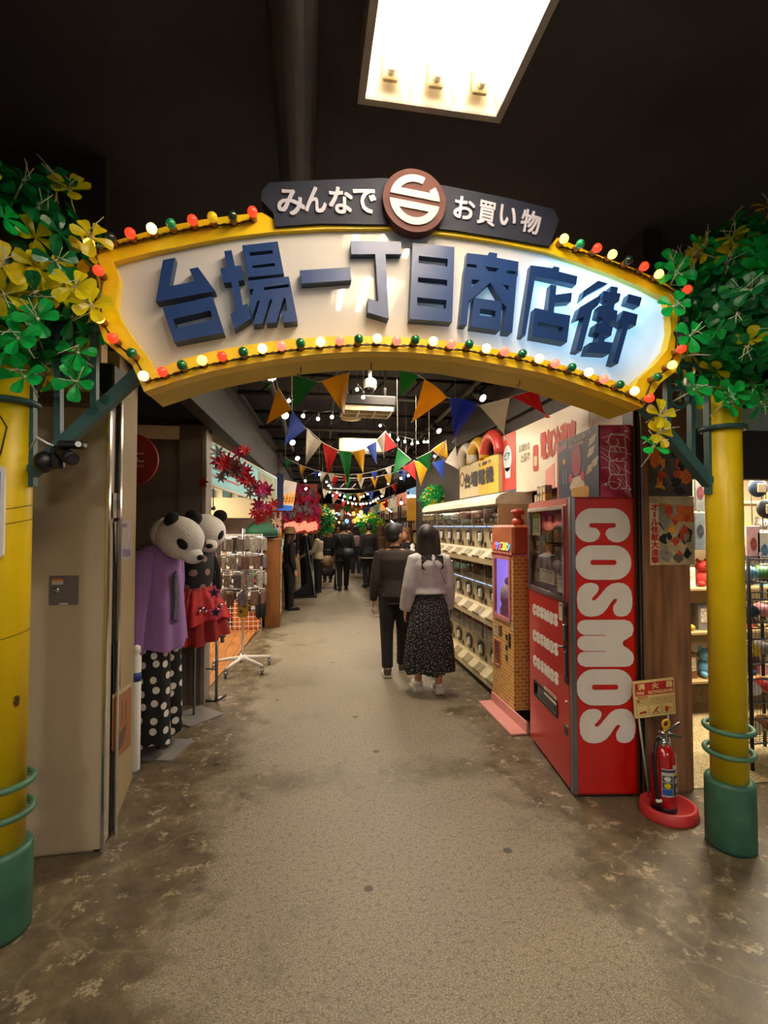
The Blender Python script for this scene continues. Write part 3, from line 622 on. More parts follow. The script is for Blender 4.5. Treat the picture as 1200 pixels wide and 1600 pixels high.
# ================================================================== plastic leaf garlands round the post heads
def leaf_mesh(L, W, mt, fold=.25, curl=.3):
    pr = [(0, .04), (.3, .42), (.58, .82), (.82, 1.0), (.97, .72)]
    vs, fs = [], []
    for u, k in pr: 
        z = -curl * L * u * u
        vs += [(u * L, -k * W, z + fold * k * W), (u * L, 0, z), (u * L, k * W, z + fold * k * W)]
    vs.append((L * .92, 0, -curl * L * .85))
    for i in range(4):
        a, b = i * 3, i * 3 + 3; fs += [(a, a + 1, b + 1, b), (a + 1, a + 2, b + 2, b + 1)]
    e = 12; fs += [(e, e + 1, 15), (e + 1, e + 2, 15)]
    b = MB(); b.add(vs, fs, 0, False); return b.mesh('leaf', mt)
M_LG = [mat('leaf_green', '12a848', .28, var=.15, scale=20), mat('leaf_dark_green', '0a7038', .3, var=.15, scale=20), mat('leaf_yellow', 'e2d41a', .3, var=.15, scale=20), mat('leaf_amber', 'd4bc16', .3, var=.15, scale=20)]
for m_ in M_LG: translucent(m_, .35)                                # thin dyed plastic lets light through
LEAF = [leaf_mesh(.078, .026, m_) for m_ in M_LG]
M_STEM = mat('pale_plastic_stem', 'c9c4a4', .3, var=.1)
def stem_mesh(seed):
    r = random.Random(seed); b = MB(); b.tube([(0, 0, .012), (0, 0, -.05), (.012, 0, -.11)], .0035, 5).ball((0, 0, .004), .008, 6, 4)
    for i in range(3): b.tube([(0, 0, .0), (r.uniform(-.02, .02), r.uniform(-.02, .02), .03), (r.uniform(-.05, .05), r.uniform(-.05, .05), .075)], .0016, 4)
    return b.mesh('sprig', M_STEM)
STEM = [stem_mesh(i) for i in range(4)]
def rot_to(n, spin):
    n = Vector(n).normalized(); q = n.to_track_quat('Z', 'Y'); return q.to_matrix().to_4x4() @ Matrix.Rotation(spin, 4, 'Z')
def garland(name, label, base, centre, rad, nface, seed, yellow, extra, fill=330, size=1.0):
    r = random.Random(seed); t = thing(name, label, 'garland', base); c = Vector(centre); spots = []
    tries = 0
    while len(spots) < nface and tries < 9000:
        tries += 1
        d = Vector((r.gauss(0, 1), r.gauss(0, 1), r.gauss(0, 1))).normalized(); k = r.uniform(.86, 1.1)
        p = c + Vector((d.x * rad[0], d.y * rad[1], d.z * rad[2])) * k
        if (p - c).dot(EYE - c) < -.04: continue
        if any((p - s_[0]).length < .088 * size for s_ in spots): continue
        n = Vector((d.x / rad[0], d.y / rad[1], d.z / rad[2])).normalized() + Vector((r.uniform(-.5, .5), r.uniform(-.5, .5), r.uniform(-.2, .6)))
        spots.append((p, n, 2 if r.random() < yellow(p) else (0 if r.random() < .72 else 1)))
    spots += [(Vector(p), Vector(n), k) for p, n, k in extra]
    for p, n, k in spots:
        s_ = put('sprig', r.choice(STEM), t); s_.matrix_local = Matrix.Translation(p - Vector(base)) @ rot_to(n, r.uniform(0, 6)) @ Matrix.Scale(size, 4)
        kk = 3 if (k == 2 and r.random() < .3) else k; nl = 5
        for j in range(nl):
            o = put('leaf', LEAF[kk], s_); o.matrix_local = Matrix.Rotation(2 * PI * j / nl + r.uniform(-.2, .2), 4, 'Z') @ Matrix.Rotation(r.uniform(-.75, -.05), 4, 'Y') @ Matrix.Translation((.006, 0, .004)) @ Matrix.Scale(r.uniform(.85, 1.1), 4)
    m = WB(base)                                                   # crowded leaves deep inside the garland: nobody could count these
    for i in range(fill):
        d = Vector((r.gauss(0, 1), r.gauss(0, 1), r.gauss(0, 1))).normalized(); p = c + Vector((d.x * rad[0], d.y * rad[1], d.z * rad[2])) * r.uniform(.6, .97)
        M4 = Matrix.Translation(p) @ rot_to(d + Vector((r.uniform(-.5, .5),) * 3), r.uniform(0, 6)); mi = 2 if r.random() < yellow(p) * .6 else (0 if r.random() < .5 else 1)
        for j in range(5):
            Q = M4 @ Matrix.Rotation(2 * PI * j / 5, 4, 'Z') @ Matrix.Rotation(-.4, 4, 'Y') @ Matrix.Scale(size, 4)
            me = LEAF[mi]; m.add([Q @ v.co for v in me.vertices], [tuple(f.vertices) for f in me.polygons], mi)
    o = m.obj('inner_leaves', M_LG, t); o['kind'] = 'stuff'
    return t
def yl(p): 
    q = (p.z - 2.25) / 1.0
    return .85 if (.28 < q < .52 and p.x > -1.45) or (q > .55 and p.x < -1.28) else .12
ex = [(yp(120, 597, 2.12), (0.3, -1, .1), 0), (yp(122, 552, 2.1), (0, -1, .2), 0), (yp(40, 590, 2.08), (0, -1, .4), 0), (yp(15, 545, 2.05), (0, -1, .3), 0), (yp(118, 450, 1.98), (.3, -1, .2), 2), (yp(143, 372, 2.02), (.5, -1, .3), 2), (yp(110, 300, 2.1), (.3, -1, .5), 2), (yp(85, 285, 2.1), (.3, -1, .5), 1), (yp(142, 480, 2.02), (.3, -1, 0), 2), (yp(60, 500, 1.95), (.1, -1, .3), 0), (yp(30, 530, 1.93), (0, -1, .2), 0)]
garland('leaf_garland', 'plastic garland of green and yellow leaves round the post by the steel wall panel', (-1.22, 2.2, 2.96), (-1.25, 2.2, 2.70), (.36, .38, .42), 46, 3, yl, ex)
def yr(p): return .75 if (3.0 < p.z < 3.22 and p.x < 2.25) else .06
ex = [(yp(1030, 650, 2.1), (0, -1, .1), 2), (yp(1028, 678, 2.1), (-.1, -1, .2), 2), (yp(1020, 700, 2.1), (0, -.6, .8), 0), (yp(1056, 430, 2.05), (-.4, -1, .1), 0), (yp(1052, 480, 2.05), (-.4, -1, .1), 0), (yp(1078, 525, 2.0), (-.3, -1, 0), 0), (yp(1082, 610, 2.05), (0, -1, .2), 0), (yp(1135, 630, 2.1), (0, -1, .3), 0), (yp(1160, 625, 2.1), (0, -1, .3), 0), (yp(1095, 385, 2.1), (0, -1, .3), 0), (yp(1050, 415, 2.15), (-.4, -1, .3), 0), (yp(1190, 350, 2.1), (0, -1, .2), 0)]
garland('leaf_garland', 'plastic garland of mostly green leaves round the post by the fire extinguisher', (2.18, 2.2, 2.96), (2.27, 2.2, 2.78), (.36, .36, .50), 46, 11, yr, ex)
# ================================================================== right side: red vending machine
CRZ = -math.radians(7.96)
t = thing('capsule_vending_machine', 'tall red toy vending machine lettered COSMOS in white down its side', 'vending machine', (1.622, 2.772, 0), CRZ)
cosmos = t; CW, CD, CH = .823, .385, 1.83
MB().box((.012, .006, .02), (CD, .018, CH)).box((.012, CW - .012, .02), (CD, CW, CH)).box((CD - .012, .006, .02), (CD, CW, CH)).box((.0, .006, CH - .012), (CD, CW, CH)).box((.012, .006, .02), (CD, CW, .03)).box((.03, .02, 0), (CD - .02, CW - .02, .02), 1).obj('cabinet', [M_RED, M_BLACK], t)
fr = face_frame((0, 0, 0), (0, 1, 0), (0, 0, 1), (-1, 0, 0))      # door front: u runs from the near corner to the far one
sd = face_frame((0, .006, 0), (1, 0, 0), (0, 0, 1), (0, -1, 0))   # side panel: u runs from the front to the back
door = MB().slab([rrect(.055, .03, CW - .005, CH - .01, .006, 2), rrect(.115, 1.19, .795, 1.765, .01, 2), rrect(.25, .385, .72, .49, .01, 2)], lambda u, v, d: fr(u, v, d), .012, -.014).obj('door', M_RED, t)
m = MB(); m.slab([rrect(.095, 1.17, .815, 1.785, .008, 2), rrect(.122, 1.197, .788, 1.758, .004, 2)], fr, .022, .010); m.obj('window_frame', M_CHROME, t)
MB().slab([[(.12, 1.195), (.79, 1.195), (.79, 1.76), (.12, 1.76)]], fr, .013, .011).obj('window_pane', M_GLASS, t)
MB().slab([[(.115, 1.185), (.795, 1.185), (.795, 1.77), (.115, 1.77)]], fr, -.055, -.06).obj('window_backing', mat('dim_display_back', '3a2b2c', .6, var=.3, scale=12), t)
m = MB().box((-.012, .002, .02), (.018, .05, CH), bev=.004); m.obj('edge_trim', M_STEEL, t)
rc = random.Random(5); cols = ['7a5a2a', 'b98a22', '6f3a2c', '8d7a5c', 'a8542a', '3b3d55', '9c8750', '5d2f33', 'c9a93a', '74705f']
for j in range(5):
    for i in range(5):
        if (i == 4 and j > 3) or (i == 0 and j == 0): continue
        u, v = .14 + i * .125 + rc.uniform(-.01, .01), 1.24 + j * .10 + rc.uniform(-.012, .012)
        c = rc.choice(cols); ww, hh = rc.uniform(.075, .11), rc.uniform(.07, .092)
        q = MB().slab([[(u, v), (u + ww, v), (u + ww, v + hh), (u, v + hh)]], fr, -.012, -.05)
        q.slab([[(u + .012, v + .012), (u + ww - .012, v + .012), (u + ww - .02, v + hh * .6), (u + .02, v + hh * .7)]], fr, -.0105, -.012, 1)
        q.obj('toy_card', [mat('card_' + c, c, .4, var=.2, scale=40), mat('card_print_' + rc.choice(cols), rc.choice(cols), .4, var=.4, scale=60)], t)
M_PAPER = mat('printed_paper', 'c9bda4', .6, var=.08, scale=30)
def notice(name, parent, to3, u0, v0, u1, v1, d, head='7a2a22', lines=6, paper=M_PAPER, seed=1):
    r = random.Random(seed); q = MB().slab([[(u0, v0), (u1, v0), (u1, v1), (u0, v1)]], to3, d, d - .002); H = v1 - v0; W_ = u1 - u0
    q.slab([[(u0 + W_ * .1, v1 - H * .2), (u0 + W_ * .8, v1 - H * .2), (u0 + W_ * .8, v1 - H * .08), (u0 + W_ * .1, v1 - H * .08)]], to3, d + .0006, d, 1)
    for i in range(lines):
        v = v1 - H * (.3 + .62 * i / lines); q.slab([[(u0 + W_ * .1, v), (u0 + W_ * r.uniform(.6, .92), v), (u0 + W_ * r.uniform(.6, .92), v + H * .035), (u0 + W_ * .1, v + H * .035)]], to3, d + .0006, d, 2)
    return q.obj(name, [paper, mat('print_' + head, head, .6), mat('print_grey', '6a6258', .6)], parent)
notice('paper_notice', t, fr, .60, 1.58, .785, 1.74, -.004, seed=3); notice('paper_notice', t, fr, .33, 1.245, .62, 1.34, -.004, '55504a', 4, seed=4)
notice('paper_notice', t, fr, .15, 1.215, .27, 1.32, -.003, '9a4030', 3, seed=5); notice('paper_notice', t, fr, .145, 1.04, .20, 1.155, .0155, '33302c', 6, seed=6)
notice('paper_notice', t, fr, .27, .46, .50, .515, .0155, '9a4030', 2, seed=7)
MB().slab([rrect(.245, .38, .725, .495, .012, 3), rrect(.265, .398, .705, .478, .01, 3)], fr, .016, -.02).obj('tray_surround', M_DARK, t)
MB().slab([[(.262, .39), (.71, .39), (.71, .485), (.262, .485)]], fr, -.03, -.04).slab([[(.262, .39), (.71, .39), (.71, .485), (.262, .485)]], fr, .004, .002, 1).obj('delivery_flap', [mat('dark_tray', '2a282c', .35), clear('smoked_flap', '8a8a90', .2, .1)], t)
co = MB().box((-.018, .065, .66), (-.011, .125, 1.175), bev=.002).obj('coin_panel', M_BLACK, t)
MB().box((-.026, .08, 1.09), (-.016, .11, 1.15), bev=.003).obj('coin_slot', M_DARK, co); MB().box((-.03, .078, .93), (-.016, .112, 1.03), bev=.004).obj('coin_slot', M_STEEL, co)
MB().tube([(-.018, .095, .89), (-.045, .095, .89), (-.045, .135, .885)], .007, 8).obj('return_lever', M_STEEL, co)
MB().box((-.024, .085, .70), (-.016, .105, .86), bev=.003).obj('coin_slot', M_STEEL, co)
MB().slab([rrect(.085, .335, .13, .40, .006, 2)], fr, .018, .012).slab([rrect(.095, .347, .12, .388, .004, 2)], fr, .0195, .018, 1).obj('coin_return', [M_STEEL, M_BLACK], t)
MB().slab([arc(.10, .545, .009, 0, 360, 14)[:-1]], fr, .021, .012).obj('lock', M_CHROME, t)
# fat rounded alphabet traced in the side panel's own frame: x across the panel, y downwards
def OO(y0, y1): return [rrect(325, y0, 594, y1, 80, 9)], [rrect(397, (y0 + y1) / 2 - 13, 523, (y0 + y1) / 2 + 12, 12, 4)]
CP = arc(405, 247, 80, 90, 180, 9)[::-1]
C_out = arc(408, 248, 83, 180, 270, 9) + arc(508, 248, 83, 270, 360, 9) + arc(525, 265, 66, 0, 90, 8) + [(505, 328), (484, 314), (471, 292), (476, 275), (488, 262), (520, 258), (523, 247), (518, 237), (400, 237), (393, 247), (397, 258), (428, 262), (441, 276), (446, 292), (436, 314), (415, 327)] + arc(392, 263, 67, 90, 180, 8)
S_out = [(437, 553), (433, 540), (420, 530), (400, 526), (372, 529), (348, 545), (334, 570), (330, 605), (334, 645), (348, 672), (372, 687), (400, 690), (430, 686), (455, 672), (475, 650), (495, 620), (508, 605), (520, 603), (524, 610), (517, 622), (506, 637), (503, 655), (508, 675), (522, 687), (545, 690), (570, 684), (588, 664), (596, 635), (597, 605), (592, 568), (578, 543), (555, 529), (530, 526), (500, 531), (478, 545), (455, 570), (430, 600), (415, 612), (404, 610), (403, 600), (415, 588), (430, 572)]
M_out = [(368, 705), (560, 705), (584, 713), (597, 730), (601, 752), (593, 780), (570, 796), (552, 806), (546, 818), (552, 830), (575, 845), (595, 865), (601, 892), (594, 914), (578, 927), (560, 930), (368, 930), (345, 922), (333, 907), (330, 892), (334, 873), (345, 862), (362, 858), (467, 858), (467, 855), (362, 854), (344, 845), (333, 832), (330, 817), (333, 800), (345, 786), (362, 781), (467, 781), (467, 778), (362, 777), (345, 769), (333, 756), (330, 742), (334, 724), (346, 711)]
WORD = [('C', [C_out]), ('O', OO(345, 512)[0] + OO(345, 512)[1]), ('S', [S_out]), ('M', [M_out]), ('O', OO(942, 1114)[0] + OO(942, 1114)[1]), ('S', [[(x + 6, y + 604) for x, y in S_out]])]
M_LETW = mat('cream_white_vinyl', 'd6cfc4', .35, var=.04)
def side_uv(p): return (.015 + (p[0] - 325) * .00129, 1.76 - (p[1] - 165) * .001269)
for ch, loops in WORD:
    MB().slab([[side_uv(p) for p in L] for L in loops], sd, .0015, -.001).obj('letter', M_LETW, t)
for z0 in (.98, .785, .595):
    q = MB()
    for ch, loops in WORD:
        q.slab([[(.735 - (p[1] - 165) / 1137 * .51, z0 + (p[0] - 325) / 275 * .085) for p in L] for L in loops], fr, .0142, .0118)
    q.obj('lettering', M_LETW, door)
# --- printed box and card packs standing on top of the red machine
pb = yp(937, 771, 2.80); bt = thing('display_box', 'dark blue and pink printed display box standing on top of the red machine', 'box', (pb.x, pb.y, CH), CRZ)
BL, BW, BH = .70, .22, .46
MB().box((.004, .004, 0), (BW, BL, BH)).obj('carton', mat('carton_pink', 'a03050', .5), bt)
f1 = face_frame((0, 0, 0), (0, 1, 0), (0, 0, 1), (-1, 0, 0)); f2 = face_frame((0, 0, 0), (1, 0, 0), (0, 0, 1), (0, -1, 0))
def mir(u): return BL - u                                          # u counted from the far end, as one reads it
def fp(u, v, d): return f1(BL - u, v, d)
m = MB().slab([[(.004, 0), (.696, 0), (.696, BH), (.004, BH)]], fp, .002, -.003)
m.slab([[(.0, .0), (.03, 0), (.03, BH), (0, BH)]], fp, .003, .002, 1)
m.slab([arc(.36, .285, .085, 0, 360, 24, .115)[:-1]], fp, .0035, .002, 2)                        # plain pink balloon shape
m.slab([arc(.26, .165, .035, 0, 360, 14)[:-1]], fp, .0036, .002, 2).slab([arc(.46, .165, .035, 0, 360, 14)[:-1]], fp, .0036, .002, 2)
m.slab([[(.24, .10), (.30, .16), (.42, .17), (.50, .10), (.44, .06), (.3, .05)]], fp, .0034, .002, 3)
m.slab([rrect(.27, .01, .56, .09, .03, 4)], fp, .0038, .002, 4)
st = []
for i in range(10): a = PI / 2 + i * PI / 5; rr = .035 if i % 2 == 0 else .015; st.append((.14 + rr * math.cos(a), .30 + rr * math.sin(a)))
m.slab([st], fp, .0035, .002, 5)
for x, y in ((.53, .27), (.58, .19), (.51, .16), (.55, .34)): m.slab([[(x, y), (x + .09, y + .02), (x + .12, y + .075), (x + .03, y + .055)]], fp, .0032, .002, 3)
for x in (.12, .17): m.slab([[(x, .13), (x + .006, .13), (x + .006, .24), (x, .24)]], fp, .003, .002, 6)
letters(m, 'ひもねのゆくり', fp, .27, .41, .60, .445, 3, .03, .003); letters(m, 'ウツドが飛んだーん', fp, .24, .375, .64, .405, 3, .03, .003)
m.slab([[(.02, .37), (.20, .39), (.20, .44), (.02, .42)]], fp, .003, .002, 7)
m.obj('front_print', [mat('poster_navy', '1d2c4d', .5, var=.15, scale=20), mat('poster_rust', 'a8483a', .5), mat('poster_pink', 'b5244e', .5, var=.1, scale=40), mat('poster_cream', 'cbbd9c', .5, var=.1, scale=30), mat('poster_mustard', 'b98f35', .5, var=.15), mat('poster_gold', 'd59a2a', .5), mat('poster_pale', 'a9b0b8', .5), mat('poster_maroon', '7a2440', .5, var=.3, scale=60)], bt)
m = MB().slab([[(.004, 0), (BW - .002, 0), (BW - .002, BH), (.004, BH)]], f2, .002, -.003)
for i in range(7):
    pts = [(.01 + .2 * k / 8, max(.004, min(BH - .004, .03 + i * .07 + .05 * math.sin(k / 8 * 3 + i) - .12 * (k / 8) ** 2 + .04))) for k in range(9)]
    for a, b in zip(pts, pts[1:]): m.slab([[a, b, (b[0], b[1] + .004), (a[0], a[1] + .004)]], f2, .0026, .002, 1)
def stroke(mb, pts, w, to3, d, mi):                                # a drawn line of width w
    for a, b in zip(pts, pts[1:]):
        dx, dy = b[0] - a[0], b[1] - a[1]; L = math.hypot(dx, dy); nx, ny = -dy / L * w / 2, dx / L * w / 2; ex, ey = dx / L * w * .3, dy / L * w * .3
        mb.slab([[(a[0] + nx - ex, a[1] + ny - ey), (a[0] - nx - ex, a[1] - ny - ey), (b[0] - nx + ex, b[1] - ny + ey), (b[0] + nx + ex, b[1] + ny + ey)]], to3, d, d - .001, mi)
for ln in ([(250, 190), (375, 215), (460, 210), (470, 240), (445, 285), (460, 320), (462, 410), (470, 500), (460, 590), (415, 600), (410, 640), (460, 645), (465, 690), (445, 740), (465, 800), (460, 870), (470, 980), (465, 1090), (385, 1095)],
           [(250, 190), (225, 260), (215, 330), (245, 400), (235, 460), (220, 540), (240, 620), (225, 690), (225, 780), (245, 860), (220, 930), (215, 1020), (245, 1080), (300, 1105), (350, 1080), (375, 1020), (380, 960), (340, 930)],
           [(245, 410), (330, 400), (365, 345), (340, 275)], [(330, 405), (460, 425)], [(300, 430), (335, 500)], [(365, 430), (400, 495)], [(245, 640), (320, 625), (340, 595)], [(330, 640), (460, 645)], [(245, 860), (340, 865), (375, 800), (340, 720)], [(340, 865), (460, 870)]):
    stroke(m, [((x - 85) / 495 * BW, (1240 - y) / 1200 * BH) for x, y in ln], .0068, f2, .0034, 1)
for x, y in ((.05, .35), (.17, .42), (.04, .08), (.19, .05)): m.slab([arc(x, y, .009, 0, 360, 10)[:-1]], f2, .003, .002, 1)
m.obj('side_print', [mat('poster_magenta', 'b01e4a', .45, var=.08), mat('poster_white', 'e0cfd0', .5), mat('poster_magenta_dark', 'b82450', .45)], bt)
for i in range(7):
    c = ['c9a233', 'b88d2b', '4f4a3e', 'b3a489', '8e6f63', 'c7b27e', '7d6a82'][i]
    L = cosmos.matrix_world if False else None
    x, y = .03, .56 + (i % 4) * .062; z = CH + (i // 4) * .062
    p = Matrix.Translation((1.622, 2.772, 0)) @ Matrix.Rotation(CRZ, 4, 'Z') @ Vector((x, y, z))
    b_ = thing('card_pack', ['yellow', 'mustard', 'dark', 'cream', 'dusty pink', 'pale yellow', 'mauve'][i] + ' card pack stacked on the far end of the red machine top', 'box', p, CRZ, 'card packs on the red machine')
    MB().box((0, 0, 0), (.05, .058, .06), bev=.002).obj('carton', mat('pack_' + c, c, .45, var=.25, scale=50), b_)
    MB().box((-.0012, .008, .010), (0, .05, .045)).obj('label_print', mat('pack_label', 'd8c9a0', .5, var=.4, scale=70), b_)
# ================================================================== popcorn machine
Lp = Vector((1.745, 3.93, 0)); PW, PD, PH = .47, .42, 1.66
t = thing('popcorn_machine', 'brick printed popcorn machine with a violet lit window between red machine and capsule machines', 'vending machine', Lp)
def brick_print(name, scale):
    m = bpy.data.materials.new(name); m.use_nodes = True; MATS[name] = m; nt, b = nodes_of(m)
    tc = nt.nodes.new('ShaderNodeTexCoord'); mp = nt.nodes.new('ShaderNodeMapping'); sx = nt.nodes.new('ShaderNodeSeparateXYZ'); cb = nt.nodes.new('ShaderNodeCombineXYZ'); ad = nt.nodes.new('ShaderNodeMath')
    br = nt.nodes.new('ShaderNodeTexBrick'); nt.links.new(tc.outputs['Object'], sx.inputs[0]); nt.links.new(sx.outputs[0], ad.inputs[0]); nt.links.new(sx.outputs[1], ad.inputs[1]); nt.links.new(ad.outputs[0], cb.inputs[0]); nt.links.new(sx.outputs[2], cb.inputs[1])
    nt.links.new(cb.outputs[0], br.inputs['Vector']); br.inputs['Scale'].default_value = scale
    br.inputs['Color1'].default_value = (*rgb('d39a48'), 1); br.inputs['Color2'].default_value = (*rgb('b87834'), 1); br.inputs['Mortar'].default_value = (*rgb('e2c88c'), 1); br.inputs['Mortar Size'].default_value = .03; br.inputs['Brick Width'].default_value = .5; br.inputs['Row Height'].default_value = .26
    nt.links.new(br.outputs['Color'], b.inputs['Base Color']); b.inputs['Roughness'].default_value = .4; return m
M_BRK = brick_print('printed_brick_vinyl', 8.5)
fq = face_frame((0, 0, 0), (0, 1, 0), (0, 0, 1), (-1, 0, 0))
m = MB(); m.slab([[(0, .10), (PW, .10), (PW, 1.40), (0, 1.40)], rrect(.06, .83, .41, 1.37, .02, 3), [(.30, .38), (.41, .38), (.41, .60), (.30, .60)]], fq, .0, -.02); m.box((.021, 0, .10), (PD, .012, 1.40)).box((.021, PW - .012, .1), (PD, PW, 1.4)).box((PD - .01, 0, .1), (PD, PW, 1.4)).box((0, 0, .09), (PD, PW, .10))
m.obj('cabinet', M_BRK, t)
MB().box((-.005, -.005, 1.40), (PD, PW + .005, PH), bev=.02).obj('header', mat('header_orange_pink', 'b0623c', .45, var=.2, scale=9), t)
MB().box((.03, .02, 0), (PD, PW - .02, .09)).obj('plinth', M_BLACK, t)
q = MB().slab([rrect(.045, .81, .425, 1.385, .03, 4), rrect(.075, .845, .395, 1.355, .02, 4)], fq, .012, -.012).obj('window_frame', mat('pink_frame', 'c77d78', .4), t)
q = MB(); q.box((.30, .06, .82), (.31, .41, 1.38)).box((.02, .055, .82), (.30, .06, 1.38)).box((.02, .41, .82), (.30, .415, 1.38)).box((.02, .055, .815), (.30, .415, .82)); q.obj('lit_chamber', mat('violet_lit_panel', 'b9a0ec', .5, emit=.75, ecol='a98cf0', var=.04), t)
q = MB().lathe([(.075, .82), (.075, .90), (.06, .93), (.072, .98), (.072, 1.0)], (.085, .30, 0), 20).lathe([(.07, 1.0), (.068, 1.07), (.04, 1.11), (0, 1.12)], (.085, .30, 0), 20, 1).lathe([(.02, 1.11), (.035, 1.14), (.03, 1.17), (0, 1.185)], (.085, .30, 0), 14, 2)
q.obj('popcorn_kettle', [mat('kettle_pink', '9c5a6a', .35), mat('kettle_popcorn', 'e5d6b0', .7, var=.2, scale=30), mat('kettle_knob', 'c06a8a', .35)], t)
MB().slab([[(.075, .845), (.395, .845), (.395, 1.355), (.075, 1.355)]], fq, .004, .002).obj('window_pane', M_GLASS, t)
q = MB(); neon = ['ff5038', '5a9cff', 'ff70c0', '9cff50', 'ffb040', '6ad0ff']
mats_n = [mat('neon_' + c, c, .4, emit=.8, ecol=c, var=.02) for c in neon]
def fqr(u, v, d): return fq(PW - u, v, d)
for i, ch in enumerate('ポップコーン'): letters(q, ch, fqr, .05 + i * .063, 1.435, .05 + i * .063 + .055, 1.505, i, .0, .01, .004)
q.obj('neon_lettering', mats_n, t)
q = MB(); 
for i in range(10): q.ball((-.004, .03 + i * .046, 1.40), (.012, .024, .02), 8, 5)
q.obj('scalloped_trim', mat('trim_red_pink', 'a0483a', .4), t)
MB().lathe([(.05, 0), (.055, .02), (.05, .05), (.03, .06), (.03, .09), (.06, .10), (.06, .13), (.02, .15), (0, .15)], (.16, .25, PH), 20).obj('red_knob', mat('roof_red', 'a03a22', .4), t)
MB().ball((.03, .05, 1.52), (.03, .045, .10), 14, 10).obj('yellow_panel', mat('header_yellow_green', '9aa032', .45), t)
for (u0, v0, u1, v1, c) in ((.06, .60, .10, .72, '2a2422'), (.13, .65, .16, .70, '2a2422'), (.13, .56, .16, .61, '2a2422'), (.13, .47, .16, .52, '4a3a2a'), (.25, .66, .31, .75, '5a3a1c')):
    MB().slab([[(u0, v0), (u1, v0), (u1, v1), (u0, v1)]], fq, .006, 0).obj('control_plate', mat('control_' + c, c, .4), t)
notice('paper_notice', t, fq, .34, .64, .43, .74, .003, '9a4030', 5, seed=11); notice('paper_notice', t, fq, .0, .76, .05, .86, .003, '33302c', 5, seed=12)
MB().slab([[(.29, .37), (.42, .37), (.42, .61), (.29, .61)], [(.305, .385), (.405, .385), (.405, .595), (.305, .595)]], fq, .008, 0).slab([[(.3, .38), (.41, .38), (.41, .6), (.3, .6)]], fq, -.03, -.032, 1).obj('take_out_door', [mat('pink_door', 'b5635a', .4), mat('dark_hatch', '3a1f22', .4)], t)
t2 = thing('floor_step', 'pale pink step board lying on the floor before the popcorn machine', 'step', (1.60, 3.66, 0))
MB().box((0, 0, 0), (.14, .74, .018), bev=.003).obj('step_board', mat('pale_pink_board', 'd08c84', .45, var=.05), t2)
MB().box((.126, 0, .018), (.142, .74, .10), bev=.003).obj('kick_board', mat('pale_pink_board', 'd08c84'), t2)
# ================================================================== capsule toy machines
UW, UH, UD = .372, .60, .40
prof = [(.40, 0), (.0, 0), (.0, .055), (.075, .125), (.095, .15), (.095, .37), (.045, .40), (.045, .585), (.08, .60), (.40, .60)]     # local x: 0 is the front lip
def cap_body():
    m = MB()
    def side(y0, y1): m.slab([[(x, z) for x, z in prof]], lambda u, v, d: (u, d, v), y0, y1)
    side(0, .012); side(UW - .012, UW)
    pts = [(.0, .0), (.0, .055), (.075, .125), (.095, .15), (.095, .37), (.06, .395)]
    for (a, b) in zip(pts, pts[1:]): m.add([(a[0], .012, a[1]), (a[0], UW - .012, a[1]), (b[0], UW - .012, b[1]), (b[0], .012, b[1])], [(0, 1, 2, 3)])
    m.box((.05, .012, .585), (.40, UW - .012, .60)).box((.32, .012, .0), (.34, UW - .012, .59)).box((.06, .012, .388), (.32, UW - .012, .396))
    return m.mesh('body', M_CREAM)
def cap_window():
    m = MB(); pts = [(.062, .40), (.028, .42), (.02, .47), (.028, .55), (.05, .582)]
    for a, b in zip(pts, pts[1:]): m.add([(a[0], .016, a[1]), (a[0], UW - .016, a[1]), (b[0], UW - .016, b[1]), (b[0], .016, b[1])], [(0, 1, 2, 3)], 0, True)
    return m.mesh('window', clear('bin_window', 'c4c0bc', .22, .08))
def capsules(seed):
    r = random.Random(seed); m = MB()
    for i in range(5):
        for j in range(3):
            for k in range(2):
                m.ball((.095 + j * .07 + r.uniform(-.01, .01), .05 + i * .066 + r.uniform(-.01, .01), .428 + k * .058 + r.uniform(0, .012)), .031, 8, 6, r.choice([0, 0, 1, 2, 3]))
    return m.mesh('capsules', [mat('capsule_a', ['8a6a70', '7a4a3a', '6a7080', '94603a'][seed % 4], .3, var=.1), mat('capsule_grey', '9a9494', .3), mat('capsule_dark', '4a3038', .3), mat('capsule_clear', 'b9b0a4', .2)])
def dial():
    m = MB(); c = (UW / 2 + .02, .265)
    m.tube([(.083, c[0] + .068 * math.cos(a), c[1] + .072 * math.sin(a)) for a in [2 * PI * i / 24 for i in range(24)]], .010, 8, closed=True)
    m.slab([arc(c[0], c[1], .055, 0, 360, 20)[:-1]], lambda u, v, d: (d, u, v), .088, .096, 1)
    return m.mesh('dial', [mat('dial_grey', '4a4640', .35, .3), mat('dial_cream', 'b9a988', .4)])
def knob():
    m = MB(); c = (UW / 2 + .02, .265); m.box((.055, c[0] - .012, c[1] - .045), (.09, c[0] + .012, c[1] + .045), bev=.008); return m.mesh('knob', M_WHITE)
def chute():
    m = MB(); m.slab([rrect(.05, .155, .12, .225, .03, 4)], lambda u, v, d: (d, u, v), .090, .0955).slab([rrect(.062, .165, .108, .212, .02, 4)], lambda u, v, d: (d, u, v), .0885, .09, 1)
    for yy in (.03, .14): m.add([(.0, yy, .056), (.0, yy + .1, .056), (.07, yy + .09, .128), (.07, yy + .01, .128), (-.012, yy, .075), (-.012, yy + .1, .075)], [(0, 1, 2, 3), (0, 1, 5, 4)], 2)
    return m.mesh('chute', [mat('chute_grey', '7c705c', .4), M_BLACK, mat('tray_cream', '7c6c4a', .45)])
